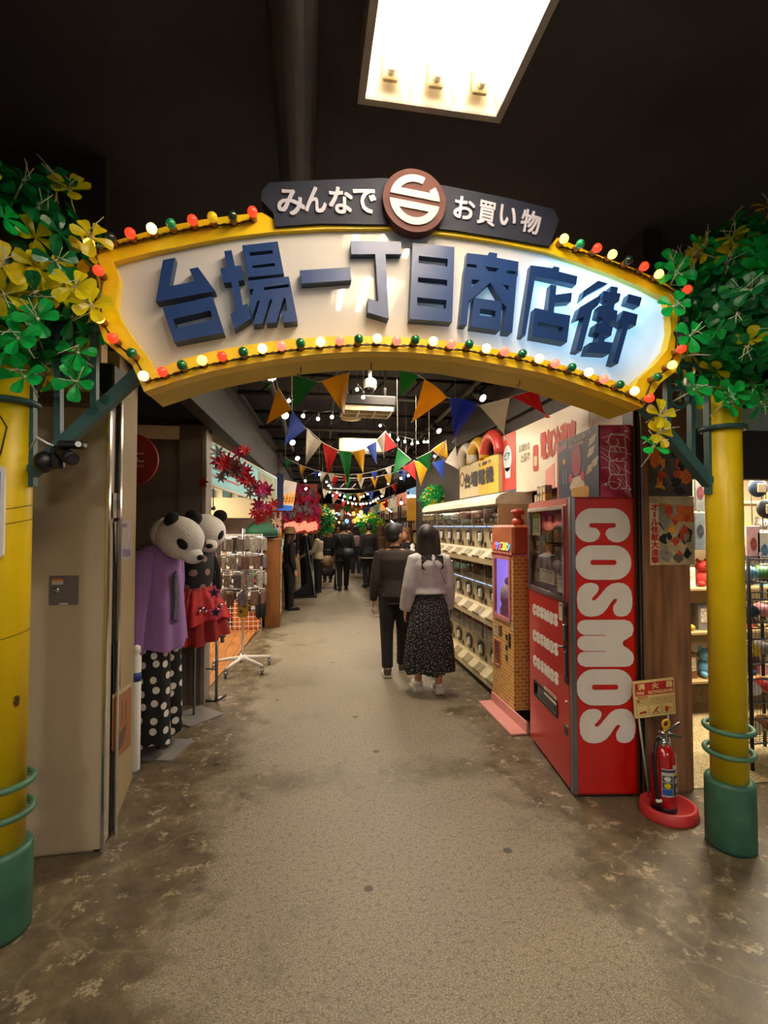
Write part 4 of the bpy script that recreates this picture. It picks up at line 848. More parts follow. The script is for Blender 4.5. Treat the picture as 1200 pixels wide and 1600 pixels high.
def card(c): 
    m = MB(); m.slab([[(.014, .02), (.06, .02), (.06, .20), (.014, .20)]], lambda u, v, d: (d, UW - u - .09, v + .16), .091, .0955); m.slab([[(.02, .07), (.055, .07), (.055, .19), (.02, .19)]], lambda u, v, d: (d, UW - u - .09, v + .16), .0895, .091, 1)
    return m.mesh('price_card', [mat('price_card_' + c, c, .4, var=.2, scale=40), mat('price_print', '5c4a3a', .5, var=.5, scale=50)])
def coin():
    m = MB(); m.slab([rrect(.28, .24, .335, .34, .01, 3)], lambda u, v, d: (d, u, v), .086, .0955).box((.082, .30, .26), (.086, .314, .32), 1); return m.mesh('coin_slot', [mat('slot_steel', '8a857a', .3, .7), M_BLACK])
def strip():
    m = MB(); m.box((.07, .02, .376), (.075, UW - .02, .386)); return m.mesh('light_strip', mat('cool_light_strip', 'a8ccff', .4, emit=1.2, ecol='9cc4ff'))
CM = [cap_body(), cap_window(), None, dial(), knob(), chute(), None, coin(), strip()]
CAPS = [capsules(i) for i in range(4)]; CARD = [card(c) for c in ('b8a070', '8a5a4a', '9a9a9a', 'c0a040')]
lid = MB(); pts = [(.40, .0), (.02, .0), (.025, .05), (.07, .095), (.15, .12), (.40, .12)]
lid.slab([pts], lambda u, v, d: (u, d, v), .001, UW - .001); LID = lid.mesh('lid', mat('striped_lid', 'd9d4be', .35, var=.12, scale=14, stretch=(1, 9, 1)))
NTH = ['nearest to the popcorn machine', 'second from the popcorn machine', 'third from the popcorn machine', 'fourth from the popcorn machine', 'fifth from the popcorn machine', 'third from the far end', 'second from the far end', 'last at the far end']
for c in range(8):
    for r_ in range(3):
        L = (1.785, 4.46 + c * .376, .065 + r_ * UH)
        u = thing('capsule_machine', 'cream capsule toy machine in the %s row, %s' % (('bottom', 'middle', 'top')[r_], NTH[c]), 'capsule machine', L, 0, 'capsule machine wall')
        for i, me in enumerate(CM):
            if i == 2: me = CAPS[(c + r_) % 4]
            if i == 6: me = CARD[(c * 2 + r_) % 4]
            if i == 8 and r_ == 0: continue
            if me.name.startswith('capsules'): put('capsules', me, u)['kind'] = 'stuff'
            else: put(me.name.split('.')[0], me, u)
        if r_ == 2: put('lid', LID, u, (0, 0, UH))
    pass
t = thing('machine_plinth', 'dark plinth under the wall of capsule machines', 'plinth', (1.82, 4.46, 0)); MB().box((0, 0, 0), (.36, 8 * .376, .064)).obj('plinth_board', M_BLACK, t)
# ================================================================== shop signs on the right wall
XS = 2.125
a, b = xp(782, 692, XS), xp(1003, 690, XS)
Y0, Y1 = a.y, 2.96; zt = xp(895, 632, XS).z; zb = 1.98
t = thing('shop_sign', 'long white wall sign with red characters above the red machine', 'sign', (XS, Y1, zb)); Ln = Y0 - Y1; Hh = zt - zb
fs = face_frame((0, Ln, 0), (0, -1, 0), (0, 0, 1), (-1, 0, 0))
MB().box((0, 0, 0), (.07, Ln, Hh), bev=.004).obj('sign_box', mat('warm_white_sign', 'cdc2ae', .3, var=.05, scale=3), t)
def su(px): return Y0 - xp(px, 680, XS).y
m = MB().slab([[(.0, .05), (su(806), .05), (su(806), Hh), (0, Hh)]], fs, .003, 0).slab([arc(su(793), Hh * .60, .105, 0, 360, 24, .14)[:-1]], fs, .004, .003, 1).slab([[(su(790), Hh * .28), (su(797), Hh * .28), (su(798), Hh * .45), (su(789), Hh * .45)]], fs, .004, .003, 1).slab([[(0, -.08), (su(806), -.08), (su(806), .05), (0, .05)]], fs, .003, -.02, 2)
letters(m, 'ピア', fs, su(789), Hh * .58, su(797), Hh * .70, 2, .02, .006)
m.obj('sign_print', [mat('sign_red', 'b03a30', .4), mat('sign_pale_blue', 'b9cdd6', .4), mat('sign_ink', '33405a', .5)], t)
q = MB()
letters(q, '電気冷蔵庫', fs, su(845), Hh * .42, su(900), Hh * .80, 0, .035, .004); q.obj('sign_lettering', [mat('sign_red_letter', 'a8392f', .4)], t); q = MB()
letters(q, 'お求めは', fs, su(811), Hh * .62, su(828), Hh * .75, 0, .01, .004); letters(q, '上品で', fs, su(813), Hh * .47, su(828), Hh * .60, 0, .01, .004)
q.obj('small_print', mat('sign_grey_letter', '8d8578', .5), t)
MB().slab([rrect(su(833), Hh * .28, su(841), Hh * .66, .03, 4)], fs, .004, 0, 0).slab([rrect(su(834.5), Hh * .36, su(839.5), Hh * .5, .01, 2)], fs, .005, 0, 1).obj('bottle_print', [mat('sign_red_letter', 'a8392f', .4), M_CREAM], t)
MB().slab([[(su(852), 0), (su(866), 0), (su(866), Hh * .33), (su(852), Hh * .26)]], fs, .003, 0).obj('pink_print', mat('sign_pink', 'c9847a', .4), t); q = MB()
letters(q, 'し', fs, su(921), Hh * .62, su(929), Hh * .85, 1, .01, .004)
q.obj('sign_lettering', [mat('sign_red_letter', 'a8392f', .4), mat('sign_grey_letter', '8d8578', .5), M_CREAM, mat('sign_pink', 'c9847a', .4)], t)
XS2 = 2.08; c0, c1 = xp(718, 735, XS2), xp(779, 708, XS2)
Y0, Y1 = c0.y, c1.y; zt = c1.z; zb = xp(779, 769, XS2).z; Ln, Hh = Y0 - Y1, zt - zb
t = thing('shop_sign', 'yellow and white wall sign with black characters and rings above', 'sign', (XS2, Y1, zb)); fs = face_frame((0, Ln, 0), (0, -1, 0), (0, 0, 1), (-1, 0, 0))
MB().box((0, 0, 0), (.10, Ln, Hh), bev=.004).obj('sign_box', mat('sign_cream_board', 'c9b98e', .4, var=.05), t)
m = MB().slab([[(Ln * .55, 0), (Ln, 0), (Ln, Hh), (Ln * .55, Hh)]], fs, .003, 0, 0).slab([[(0, -.05), (Ln, -.05), (Ln, 0), (0, 0)]], fs, .003, -.05, 1)
letters(m, '台場電機', fs, Ln * .17, Hh * .30, Ln * .9, Hh * .72, 2, .04, .006); letters(m, 'く揃う', fs, Ln * .55, Hh * .82, Ln * .85, Hh * .92, 1, .02, .006)
m.slab([arc(Ln * .08, Hh * .6, .10, 0, 360, 20)[:-1], arc(Ln * .08, Hh * .6, .07, 0, 360, 20)[:-1][::-1]], fs, .005, 0, 3)
m.obj('sign_print', [mat('sign_yellow', 'd3ab2c', .4, var=.05), mat('sign_dark_blue', '24345a', .5), mat('sign_black', '1c1a1c', .5), mat('sign_brown', '8d5a3a', .5)], t)
for i, (px, c) in enumerate(((726, 'c9c0b0'), (743, 'c99a2c'), (765, 'b3392e'))):
    yy = xp(px, 715, XS2).y - Y1; q = MB().tube([(.03, yy - .24 * math.cos(a), Hh + .24 * math.sin(a)) for a in [PI * k / 14 for k in range(15)]], .07, 10)
    q.obj('ring_ornament', mat('ring_' + c, c, .4), t)
# ================================================================== fire extinguisher with stand and sign
EX = Vector((2.045, 2.560, 0)); t = thing('fire_extinguisher', 'red fire extinguisher with black hose standing in a red tray by the wood pier', 'fire extinguisher', (EX.x, EX.y, .022)); 
M_ERED = mat('extinguisher_red', 'a10f14', .22, var=.05, coat=.6)
MB().lathe([(.055, .0), (.064, .008), (.066, .02), (.066, .30), (.060, .335), (.040, .360), (.025, .368)], n=32).lathe([(.0655, 0), (.0675, .005), (.0675, .03), (.066, .032)], n=32, mi=1).obj('cylinder', [M_ERED, M_BLACK], t)
MB().lathe([(.026, .366), (.028, .372), (.028, .392), (.022, .396), (.022, .43), (.026, .432), (.024, .445), (0, .446)], n=18).obj('valve', M_CHROME, t)
MB().tube([(0, 0, .44), (.05, -.005, .455), (.105, -.01, .485)], [.012, .011, .009], 8, flat=.6).obj('lever', M_STEEL, t)
MB().tube([(0, 0, .425), (.05, -.005, .418), (.11, -.01, .402)], [.012, .011, .009], 8, flat=.6).obj('handle', M_STEEL, t)
MB().tube([(.012 + .022 * math.cos(a), -.012, .487 + .022 * math.sin(a)) for a in [2 * PI * i / 18 for i in range(18)]], .007, 8, closed=True).box((-.004, -.018, .435), (.016, -.008, .468), bev=.003).obj('safety_pin', mat('safety_yellow', 'e0a814', .35), t)
MB().tube([(-.02, -.01, .415), (-.055, -.03, .41), (-.085, -.045, .37), (-.094, -.05, .28), (-.085, -.05, .16), (-.072, -.05, .07), (-.055, -.058, .02)], [.009, .010, .011, .011, .011, .013, .016], 10).obj('hose', mat('black_rubber', '141214', .5), t)
MB().tube([(-.015, -.008, .415), (-.045, -.025, .413)], .014, 10).obj('hose_nut', M_CHROME, t)
MB().box((-.095, -.066, .075), (-.06, -.05, .092), bev=.004).obj('hose_clip', M_WHITE, t)
def cyl(u, v, d): a = -PI / 2 - .05 + u / .066; return Vector(((.066 + d) * math.cos(a), (.066 + d) * math.sin(a), v))
def cpatch(m, u0, v0, u1, v1, d, mi, n=6):
    vs = [cyl(u0 + (u1 - u0) * i / n, v, d) for v in (v0, v1) for i in range(n + 1)]; m.add(vs, [(i, i + 1, n + 2 + i, n + 1 + i) for i in range(n)], mi, True)
m = MB(); cpatch(m, -.05, .10, .075, .255, .001, 0); cpatch(m, -.05, .235, .03, .25, .0016, 1); cpatch(m, .012, .105, .072, .23, .0016, 1); cpatch(m, .012, .215, .072, .228, .0018, 2); cpatch(m, .02, .17, .06, .20, .002, 0); cpatch(m, .03, .12, .066, .15, .002, 0); cpatch(m, .01, .256, .05, .275, .001, 0)
for v, mi in ((.20, 3), (.162, 2), (.125, 4)): 
    cpatch(m, -.047, v - .017, .008, v + .017, .0014, 4 if mi == 4 else 1)
    n = 16; vs = [cyl(-.02, v, .002)] + [cyl(-.02 + .018 * math.cos(2 * PI * i / n), v + .014 * math.sin(2 * PI * i / n), .002) for i in range(n)]; m.add(vs, [(0, i + 1, (i + 1) % n + 1) for i in range(n)], mi)
m.obj('label_print', [mat('label_silver', 'c3c0bb', .4), mat('label_dark', '3a3a3e', .5, var=.4, scale=80), mat('label_yellow', 'd8c020', .4), mat('label_white', 'd9d5d0', .4), mat('label_blue', '2456a0', .4)], t)
t = thing('extinguisher_stand', 'red oval floor tray holding the fire extinguisher and its sign', 'stand', (EX.x, EX.y, 0))
rd = mat('tray_red', 'b32c2c', .5, var=.08); cx, cy = .02, -.01
q = MB().lathe([(.0, 0), (.158, 0), (.160, .01), (.150, .055), (.140, .062), (.128, .055), (.115, .022), (0, .020)], (cx, cy, 0), 40, sx=1.0, sy=.92); q.obj('tray', rd, t)
Yb = 2.668
def bp(x, y): p = yp(x, y, Yb); return p
P4 = [bp(993, 1123), bp(1056, 1115), bp(1052, 1058), bp(988, 1066)]
ux = (P4[1] - P4[0]); uz = (P4[3] - P4[0]); SW, SH = ux.length, uz.length; ux.normalize(); uz = Vector((-ux.z, 0, ux.x))
o = P4[0] - EX; ff = face_frame(o, ux, uz, (0, -1, 0))
for px0, py0, px1, py1 in ((999, 1115, 1013, 1245), (1045, 1108, 1050, 1235)):
    a, b = bp(px0, py0) - EX, bp(px1, py1) - EX; b = Vector((b.x, .06 if False else b.y, .03)); a.y += .012; b.y = a.y - .02
    MB().tube([a, b], .006, 8).obj('sign_pole', mat('pale_pole', 'aaa598', .45), t)
sb = MB().slab([rrect(0, 0, SW, SH, .006, 2)], ff, 0, -.012).obj('sign_board', mat('phosphor_cream', 'dcc880', .5, var=.03), t)
m = MB().slab([[(.008, SH * .60), (SW - .006, SH * .60), (SW - .006, SH - .012), (.008, SH - .012)]], ff, .0012, -.001, 0)
for i, ch in enumerate('消火器'): letters(m, ch, ff, SW * (.10 + i * .345), SH * .765, SW * (.26 + i * .345), SH * .925, 1, .03, .002)
letters(m, 'FIRE', ff, SW * .06, SH * .635, SW * .24, SH * .715, 1, .02, .002); letters(m, 'EXTINGUISHER', ff, SW * .35, SH * .635, SW * .96, SH * .715, 1, .02, .002)
letters(m, '使用方法', ff, SW * .08, SH * .535, SW * .33, SH * .585, 0, .01, .002)
for i in range(3):
    x = SW * (.04 + i * .32); m.slab([rrect(x, SH * .06, x + SW * .29, SH * .52, .003, 1), rrect(x + .0025, SH * .06 + .0025, x + SW * .29 - .0025, SH * .52 - .0025, .002, 1)], ff, .0012, -.001, 2)
    letters(m, '123'[i], ff, x + SW * .03, SH * .42, x + SW * .065, SH * .49, 0, .02, .002)
    for k in range(4): m.slab([[(x + SW * (.09 if k < 2 else .03), SH * (.47 - k * .045)), (x + SW * .26, SH * (.47 - k * .045)), (x + SW * .26, SH * (.482 - k * .045)), (x + SW * (.09 if k < 2 else .03), SH * (.482 - k * .045))]], ff, .0012, -.001, 2)
X = lambda i, a, b: (SW * (.04 + i * .32 + a), SH * b)
m.slab([[X(0, .06, .10), X(0, .24, .15), X(0, .24, .18), X(0, .08, .16)]], ff, .0014, -.001, 0).slab([[X(0, .05, .11), X(0, .25, .11), X(0, .25, .14), X(0, .1, .13)]], ff, .0015, -.001, 0)
m.slab([[X(1, .06, .10), X(1, .09, .09), X(1, .24, .26), X(1, .21, .27)]], ff, .0014, -.001, 0).slab([[X(1, .18, .09), X(1, .23, .09), X(1, .17, .18), X(1, .15, .16)]], ff, .0015, -.001, 2)
m.slab([[X(2, .06, .10), X(2, .14, .10), X(2, .14, .24), X(2, .06, .24)]], ff, .0014, -.001, 0).slab([[X(2, .14, .19), X(2, .25, .17), X(2, .25, .19), X(2, .14, .21)]], ff, .0015, -.001, 2)
m.obj('sign_print', [mat('sign_signal_red', 'b5241c', .5), mat('sign_cream_letter', 'f0dfa0', .5), mat('sign_brown_print', '9a6a4a', .5)], sb)
# ================================================================== two monster film posters on the wood pier: plain stand-in pictures
YPF = 2.738
def poster(x0, y0, x1, y1, label, seed, title):
    a, b = yp(x0, y1, YPF), yp(x1, y0, YPF); W_, H_ = b.x - a.x, b.z - a.z; t = thing('film_poster', label, 'poster', (a.x, YPF, a.z)); ff = face_frame((0, 0, 0), (1, 0, 0), (0, 0, 1), (0, -1, 0)); r = random.Random(seed)
    MB().slab([[(0, 0), (W_, 0), (W_, H_), (0, H_)]], ff, 0, -.0015).obj('sheet', mat('poster_sheet_%d' % seed, 'b3a27e' if title else '4a4238', .4, var=.25, scale=14), t)
    m = MB(); names = ['c8641e', '1e1c1a', '8d8a80', 'd9962e', '5a5248', 'b8401e']
    m.slab([[(.0, H_ * .66), (W_, H_ * .62), (W_, H_ * .86), (0, H_ * .9)]], ff, .0004, 0, 0)
    for i in range(22):
        cx, cz = r.uniform(.22 if title else .1, .86) * W_, r.uniform(.06, .8) * H_; n = 9; k = r.uniform(.05, .14) * W_ * (1.5 if i < 6 else 1)
        L = [(min(W_ * .99, max(.01 * W_, cx + k * r.uniform(.5, 1.4) * math.cos(2 * PI * j / n))), min(H_ * .99, max(.01, cz + k * r.uniform(.5, 1.6) * math.sin(2 * PI * j / n)))) for j in range(n)]
        m.slab([L], ff, .0006 + i * .00006, 0, r.choice([1, 1, 2, 2, 3, 4, 5] if title else [0, 1, 1, 5, 3, 4]))
    m.obj('picture_print', [mat('film_' + c, c, .4, var=.35, scale=60) for c in names], t)
    if title:
        q = MB(); q.slab([[(.0, 0), (W_ * .2, 0), (W_ * .2, H_ * .9), (0, H_ * .9)]], ff, .0022, 0, 1)
        for i, ch in enumerate(title): 
            hgt = H_ * .875 / len(title); v = H_ * .895 - (i + 1) * hgt
            if ch == 'ー': q.slab([[(W_ * .085, v + .1 * hgt), (W_ * .125, v + .1 * hgt), (W_ * .125, v + .9 * hgt), (W_ * .085, v + .9 * hgt)]], ff, .003, 0, 0)
            else: letters(q, ch, ff, W_ * .025, v + hgt * .06, W_ * .185, v + hgt * .95, 0, .035, .003)
        q.obj('lettering', [mat('film_title_red', 'c02a1c', .4), mat('film_title_ground', 'd9c9a6', .4)], t)
    return t
poster(1014, 690, 1081, 775, 'orange and black film poster, the upper of two on the wood pier', 21, '')
poster(1016, 776, 1084, 883, 'film poster with red vertical characters, the lower on the wood pier', 22, 'オール怪獣大進撃')
# ================================================================== right shop: goods seen past the post
M_SHELF = mat('shop_shelf_board', 'a58a5c', .5, var=.1)
t = thing('goods_shelf', 'wooden goods shelf in the bright shop behind the right post', 'shelf', (2.62, 3.75, 0))
for z in (.30, .72, 1.10, 1.48, 1.86): MB().box((0, 0, z - .012), (1.9, .42, z + .012), bev=.003).obj('shelf_board', M_SHELF, t)
for x in (0, .95, 1.88): MB().box((x, .38, 0), (x + .03, .42, 1.98)).obj('upright', M_SHELF, t)
rg = random.Random(12)
GC = [('white', 'd9d2c6'), ('pink', 'd08a94'), ('sky blue', '6fa6c0'), ('red', 'b8322a'), ('yellow', 'd0b030'), ('green', '4a7a3a'), ('cream', 'd8c69a'), ('grey', '7c7a78'), ('navy', '2a3350'), ('brown', '7a5230')]
def plush(L, c, label, s=1.0):
    t = thing('plush_toy', label, 'toy', L, 0, 'goods in the right shop'); mt = mat('plush_' + c, c, .9, var=.1, scale=30)
    MB().ball((0, 0, .075 * s), (.07 * s, .06 * s, .075 * s), 12, 8, 0).obj('body', mt, t); MB().ball((0, -.01, .185 * s), (.065 * s, .058 * s, .055 * s), 12, 8).obj('head', mt, t)
    for k in (-1, 1): MB().ball((k * .045 * s, 0, .238 * s), (.02 * s, .012 * s, .022 * s), 8, 6).obj('ear', mt, t); MB().ball((k * .05 * s, -.045 * s, .03 * s), (.025 * s, .04 * s, .025 * s), 8, 6).obj('foot', mt, t)
    for k in (-1, 1): MB().ball((k * .022 * s, -.064 * s, .195 * s), .006 * s, 6, 5).obj('eye', M_BLACK, t)
ROW = ['bottom', 'second', 'middle', 'fourth', 'top']
for r_, z in enumerate((.312, .732, 1.112, 1.492)):
    for k in range(9):
        nm, c = GC[(k * 3 + r_ * 5 + r_ // 2) % 10]; x = 2.72 + k * .2 + rg.uniform(-.02, .02); lab = '%s %s on the %s shelf of the right shop, place %s' % (nm, '%s', ROW[r_], ['one', 'two', 'three', 'four', 'five', 'six', 'seven', 'eight', 'nine'][k])
        if (k + r_) % 2 == 0: plush((x, 3.87, z), c, lab % 'plush toy', rg.uniform(.85, 1.15))
        else:
            b_ = thing('goods_box', lab % 'boxed item', 'box', (x, 3.87, z), rg.uniform(-.2, .2), 'goods in the right shop'); h = rg.uniform(.16, .26)
            MB().box((-.075, -.05, 0), (.075, .05, h), bev=.003).obj('carton', mat('goods_' + c, c, .4, var=.15, scale=18), b_); MB().box((-.055, -.052, h * .3), (.055, -.05, h * .85)).obj('label_print', mat('goods_print', 'c9b9a0', .4, var=.5, scale=40), b_)
for k, (px, py, kind, c, lab) in enumerate(((1184, 762, 'bag', '39435a', 'dark blue pouch with a tan patch hanging beside the right post'), (1197, 795, 'bag', '26282e', 'black pouch hanging at the right edge of the picture'), (1176, 850, 'towel', 'd9a5ac', 'pink printed towel hanging beside the right post'), (1193, 860, 'towel', 'cfc8b8', 'white printed towel hanging beside the right post'), (1093, 770, 'towel', 'c9c9c4', 'clear bagged toy hanging between pier and post'), (1093, 830, 'towel', 'b9c4c8', 'pale bagged toy hanging between pier and post'))):
    p = yp(px, py, 3.25); t = thing('hanging_pouch' if kind == 'bag' else 'hanging_towel', lab, 'bag' if kind == 'bag' else 'towel', p)
    if kind == 'bag':
        MB().ball((0, 0, 0), (.085, .03, .075), 14, 10).obj('pouch', mat('pouch_' + c, c, .6), t); MB().box((-.035, -.036, -.04), (.04, -.026, .03), bev=.004).obj('patch', mat('tan_patch', 'b8a684', .5), t)
    else:
        w_ = .06 if px > 1100 else .045; MB().box((-w_, -.008, -.14), (w_, .008, .14), bev=.004).obj('cloth', mat('towel_' + c, c, .7, var=.15, scale=25), t); MB().slab([arc(0, 0, .03, 0, 360, 14, .05)[:-1]], lambda u, v, d: (u, d, v), -.0095, -.008).obj('printed_mark', mat('towel_mark_%d' % k, ('a85a64', '6a6a70', '9a4a40', '5a7a9a')[k % 4], .6, var=.4, scale=40), t)
    MB().tube([(0, 0, .07 if kind == 'bag' else .14), (0, 0, .2), (0, .02, 2.5 - p.z)], .004, 5).obj('hanger', M_STEEL, t)
f0 = gp(1176, 1205); t = thing('wire_basket_rack', 'tall rack of stacked wire baskets at the right edge of the picture', 'rack', (f0.x, f0.y, 0))
for x in (0, .42):
    for y in (0, .30): MB().tube([(x, y, 0), (x, y, 1.45)], .012, 8).obj('upright', M_DARK, t)
M_WIRE = mat('dark_wire', '4a443f', .4, .6)
for k in range(5):
    z = .18 + k * .27; q = MB()
    for zz in (z, z + .16): q.tube([(0, 0, zz), (.42, 0, zz), (.42, .3, zz), (0, .3, zz)], .006, 5, closed=True)
    for i in range(15): q.tube([(i * .03, 0, z + .16), (i * .03, 0, z), (i * .03, .3, z), (i * .03, .3, z + .16)], .0022, 4, cap=False)
    for i in range(10): q.tube([(0, i * .03, z + .16), (0, i * .03, z), (.42, i * .03, z), (.42, i * .03, z + .16)], .0022, 4, cap=False)
    q.obj('wire_basket', M_WIRE, t)
    for j in range(2):
        nm, c = GC[(k * 4 + j * 3 + 6) % 10]; b_ = thing('goods_bag', '%s bagged sweet lying in wire basket %s counted from the floor' % (nm, ['one', 'two', 'three', 'four', 'five'][k]), 'bag', (f0.x + .11 + j * .2, f0.y + .15, z + .004), 0, 'bags in the wire baskets')
        MB().ball((0, 0, .055), (.085, .11, .055), 10, 6).obj('bag', mat('bag_' + c, c, .35, var=.25, scale=25), b_)
        MB().slab([rrect(-.04, -.03, .04, .03, .01, 2)], lambda u, v, d: (u, v + 0, d), .1125, .105).obj('paper_label', mat('bag_label', 'c9b48e', .5, var=.3, scale=50), b_)
# ================================================================== left side: plate, papers, round sign
a, b = yp(76, 946, 2.698), yp(123, 899, 2.698); t = thing('lock_plate', 'square steel lock plate with an orange sticker set in the steel wall panel', 'plate', (a.x, 2.698, a.z)); W_, H_ = b.x - a.x, b.z - a.z
ff = face_frame((0, 0, 0), (1, 0, 0), (0, 0, 1), (0, -1, 0))
MB().slab([rrect(0, 0, W_, H_, .004, 2)], ff, 0, -.004).obj('plate', mat('lock_plate_steel', '76716e', .4, .5, var=.06), t)
m = MB().slab([[(W_ * .1, H_ * .70), (W_ * .47, H_ * .70), (W_ * .47, H_ * .9), (W_ * .1, H_ * .9)]], ff, .001, 0, 0).slab([[(W_ * .1, H_ * .82), (W_ * .47, H_ * .82), (W_ * .47, H_ * .9), (W_ * .1, H_ * .9)]], ff, .0014, 0, 1).slab([[(W_ * .36, H_ * .02), (W_ * .64, H_ * .02), (W_ * .64, H_ * .07), (W_ * .36, H_ * .07)]], ff, .001, 0, 0)
for k in range(3): m.slab([[(W_ * .13, H_ * (.72 + k * .03)), (W_ * .44, H_ * (.72 + k * .03)), (W_ * .44, H_ * (.732 + k * .03)), (W_ * .13, H_ * (.732 + k * .03))]], ff, .0014, 0, 2)
m.obj('sticker', [mat('sticker_white', 'cdc6bc', .5), mat('sticker_orange', 'c86a22', .5), mat('sticker_grey', '77706a', .5)], t)
MB().lathe([(.016, 0), (.016, .004), (.010, .008), (.0, .008)], n=16).obj('keyhole', M_CHROME, t).matrix_local = Matrix.Translation((W_ * .25, 0, H_ * .5)) @ Matrix.Rotation(PI / 2, 4, 'X')
wa, wb = Vector((-1.026, 2.88, 0)), Vector((-1.118, 3.46, 0)); wd = (wb - wa).normalized(); wn = Vector((wd.y, -wd.x, 0))
def wp(x, y):
    d = ray(x, y); k = (wa - EYE).dot(wn) / d.dot(wn); return EYE + d * k
def wall_paper(pts, name, label, cat, col, marks=(), d=.003):
    base = wp(*pts[0]); t = thing(name, label, cat, base + wn * .001)
    ff = lambda u, v, dd: wd * u + Vector((0, 0, v)) + wn * dd
    def uv(p): q = wp(*p) - base; return (q.dot(wd), q.z)
    MB().slab([[uv(p) for p in pts]], ff, d, 0).obj('sheet', mat('sheet_' + col, col, .6, var=.15, scale=15), t)
    if marks:
        m = MB(); cs = []
        for poly, c in marks:
            if c not in cs: cs.append(c)
            m.slab([[uv(p) for p in poly]], ff, d + .001, d, cs.index(c))
        m.obj('print', [mat('mark_' + c, c, .6, var=.2, scale=40) for c in cs], t)
    return t
def R4(x0, y0, x1, y1, s=0): return [(x0, y1 + s), (x1, y1), (x1, y0), (x0, y0 + s)]
wall_paper([(180, 880), (205, 873), (206, 812), (178, 815)], 'wall_notice', 'grey printed paper pinned on the beige wall beside the shutter rail', 'paper', '9a9088', [(R4(181, 818, 197, 824), '5d5a68'), (R4(191, 858, 203, 870), '6a6480'), ([(180, 845), (184, 832), (190, 826), (186, 848), (183, 862)], '7a7470')])
wall_paper([(176, 810), (187, 808), (188, 778), (184, 771), (176, 770)], 'wall_notice', 'pale paper with a rounded grey mark stuck above the printed paper', 'paper', 'a89a88', [([(177, 798), (183, 792), (184, 784), (180, 780), (177, 784)], '7c7672')])
wall_paper([(176, 1083), (187, 1072), (186, 1001), (176, 1005)], 'black_strip_notice', 'narrow black notice strip with white writing on the beige wall', 'paper', '1d1a18', [(R4(181, 1010 + i * 11, 184, 1018 + i * 11), '8a8378') for i in range(5)])
wall_paper([(174, 1172), (180, 1186), (203, 1164), (204, 1066), (190, 1076), (175, 1086)], 'torn_poster', 'torn brown paper poster hanging low on the beige wall', 'paper', '8d5a30', [([(175, 1086), (190, 1076), (204, 1066), (204, 1072), (190, 1083), (175, 1092)], 'b09a80'), ([(178, 1180), (186, 1145), (198, 1130), (190, 1165)], '5a3c24')] + [(R4(183 + i * 6, 1098 - i * 3, 184.5 + i * 6, 1130 - i * 3), '6a4426') for i in range(3)])
c = yp(203, 718, 3.86); t = thing('round_sign', 'red round hanging sign with white characters half hidden by the beige wall', 'sign', c)
MB().slab([arc(0, 0, .20, 0, 360, 40)[:-1]], lambda u, v, d: (u, d, v), -.015, .015).obj('disc', mat('tobacco_red', '8e1a16', .45, var=.06), t)
m = letters(MB(), 'たばこ', face_frame((0, -.016, 0), (1, 0, 0), (0, 0, 1), (0, -1, 0)), -.12, -.02, .105, .06, 0, .03, .001); letters(m, 'TOBACCO', face_frame((0, -.016, 0), (1, 0, 0), (0, 0, 1), (0, -1, 0)), -.1, -.06, .1, -.04, 0, .02, .001); m.obj('lettering', mat('tobacco_white', 'c9b4a6', .5), t)
MB().tube([(-.19, 0, .05), (-2.21 - c.x, 0, .05)], .012, 8).tube([(-.19, 0, -.05), (-2.21 - c.x, 0, -.05)], .012, 8).obj('arm', M_DARK, t)
c = gp(208, 1190); t = thing('white_roll', 'white roll with a blue band standing behind the beige wall', 'roll', (-1.135, 3.56, 0)); MB().lathe([(.03, .0), (.033, .01), (.033, .76), (.02, .775), (.028, .80), (.026, .83), (0, .845)], n=18).obj('roll', M_WHITE, t); MB().lathe([(.034, .60), (.034, .66)], n=18).obj('blue_band', mat('band_blue', '2a3f8a', .5), t)
t = thing('black_bag', 'black crumpled bag slumped on the floor behind the beige wall', 'bag', (-1.27, 3.60, 0)); MB().ball((0, 0, .105), (.13, .12, .105), 16, 10).obj('sack', M_BLACK, t); MB().tube([(0, 0, .19), (.02, 0, .25), (.05, .01, .27)], [.04, .018, .03], 8).obj('knot', M_BLACK, t)
# ================================================================== mannequins in panda hoods
M_FUR = mat('white_plush', 'd2cdc5', .95, var=.08, scale=60, bump=.4); M_FURB = mat('black_plush', '0b0b0c', .95, var=.2, scale=60, bump=.3)
def cloth_tube(rings, n, fold, nf, mi=0, ph=0.0, m=None, cap=True):
    """rings [(cx, cy, z, rx, ry, fold depth)] stacked into folded cloth"""
    m = m or MB(); vs = []
    for i, (cx, cy, z, rx, ry, fd) in enumerate(rings):
        for k in range(n):
            q = 2 * PI * k / n; e = 1 + fold * fd * (math.sin(nf * q + ph + i * .25) + .5 * math.sin((nf * 1.7 // 1) * q + i * .5))
            vs.append((cx + rx * e * math.cos(q), cy + ry * e * math.sin(q), z + .012 * fd * math.sin(3 * q + ph)))
    fs = [(i * n + k, i * n + (k + 1) % n, (i + 1) * n + (k + 1) % n, (i + 1) * n + k) for i in range(len(rings) - 1) for k in range(n)]
    m.add(vs, fs, mi, True)
    if cap: m.add([vs[k] for k in range(n)], [tuple(range(n))], mi)
    return m
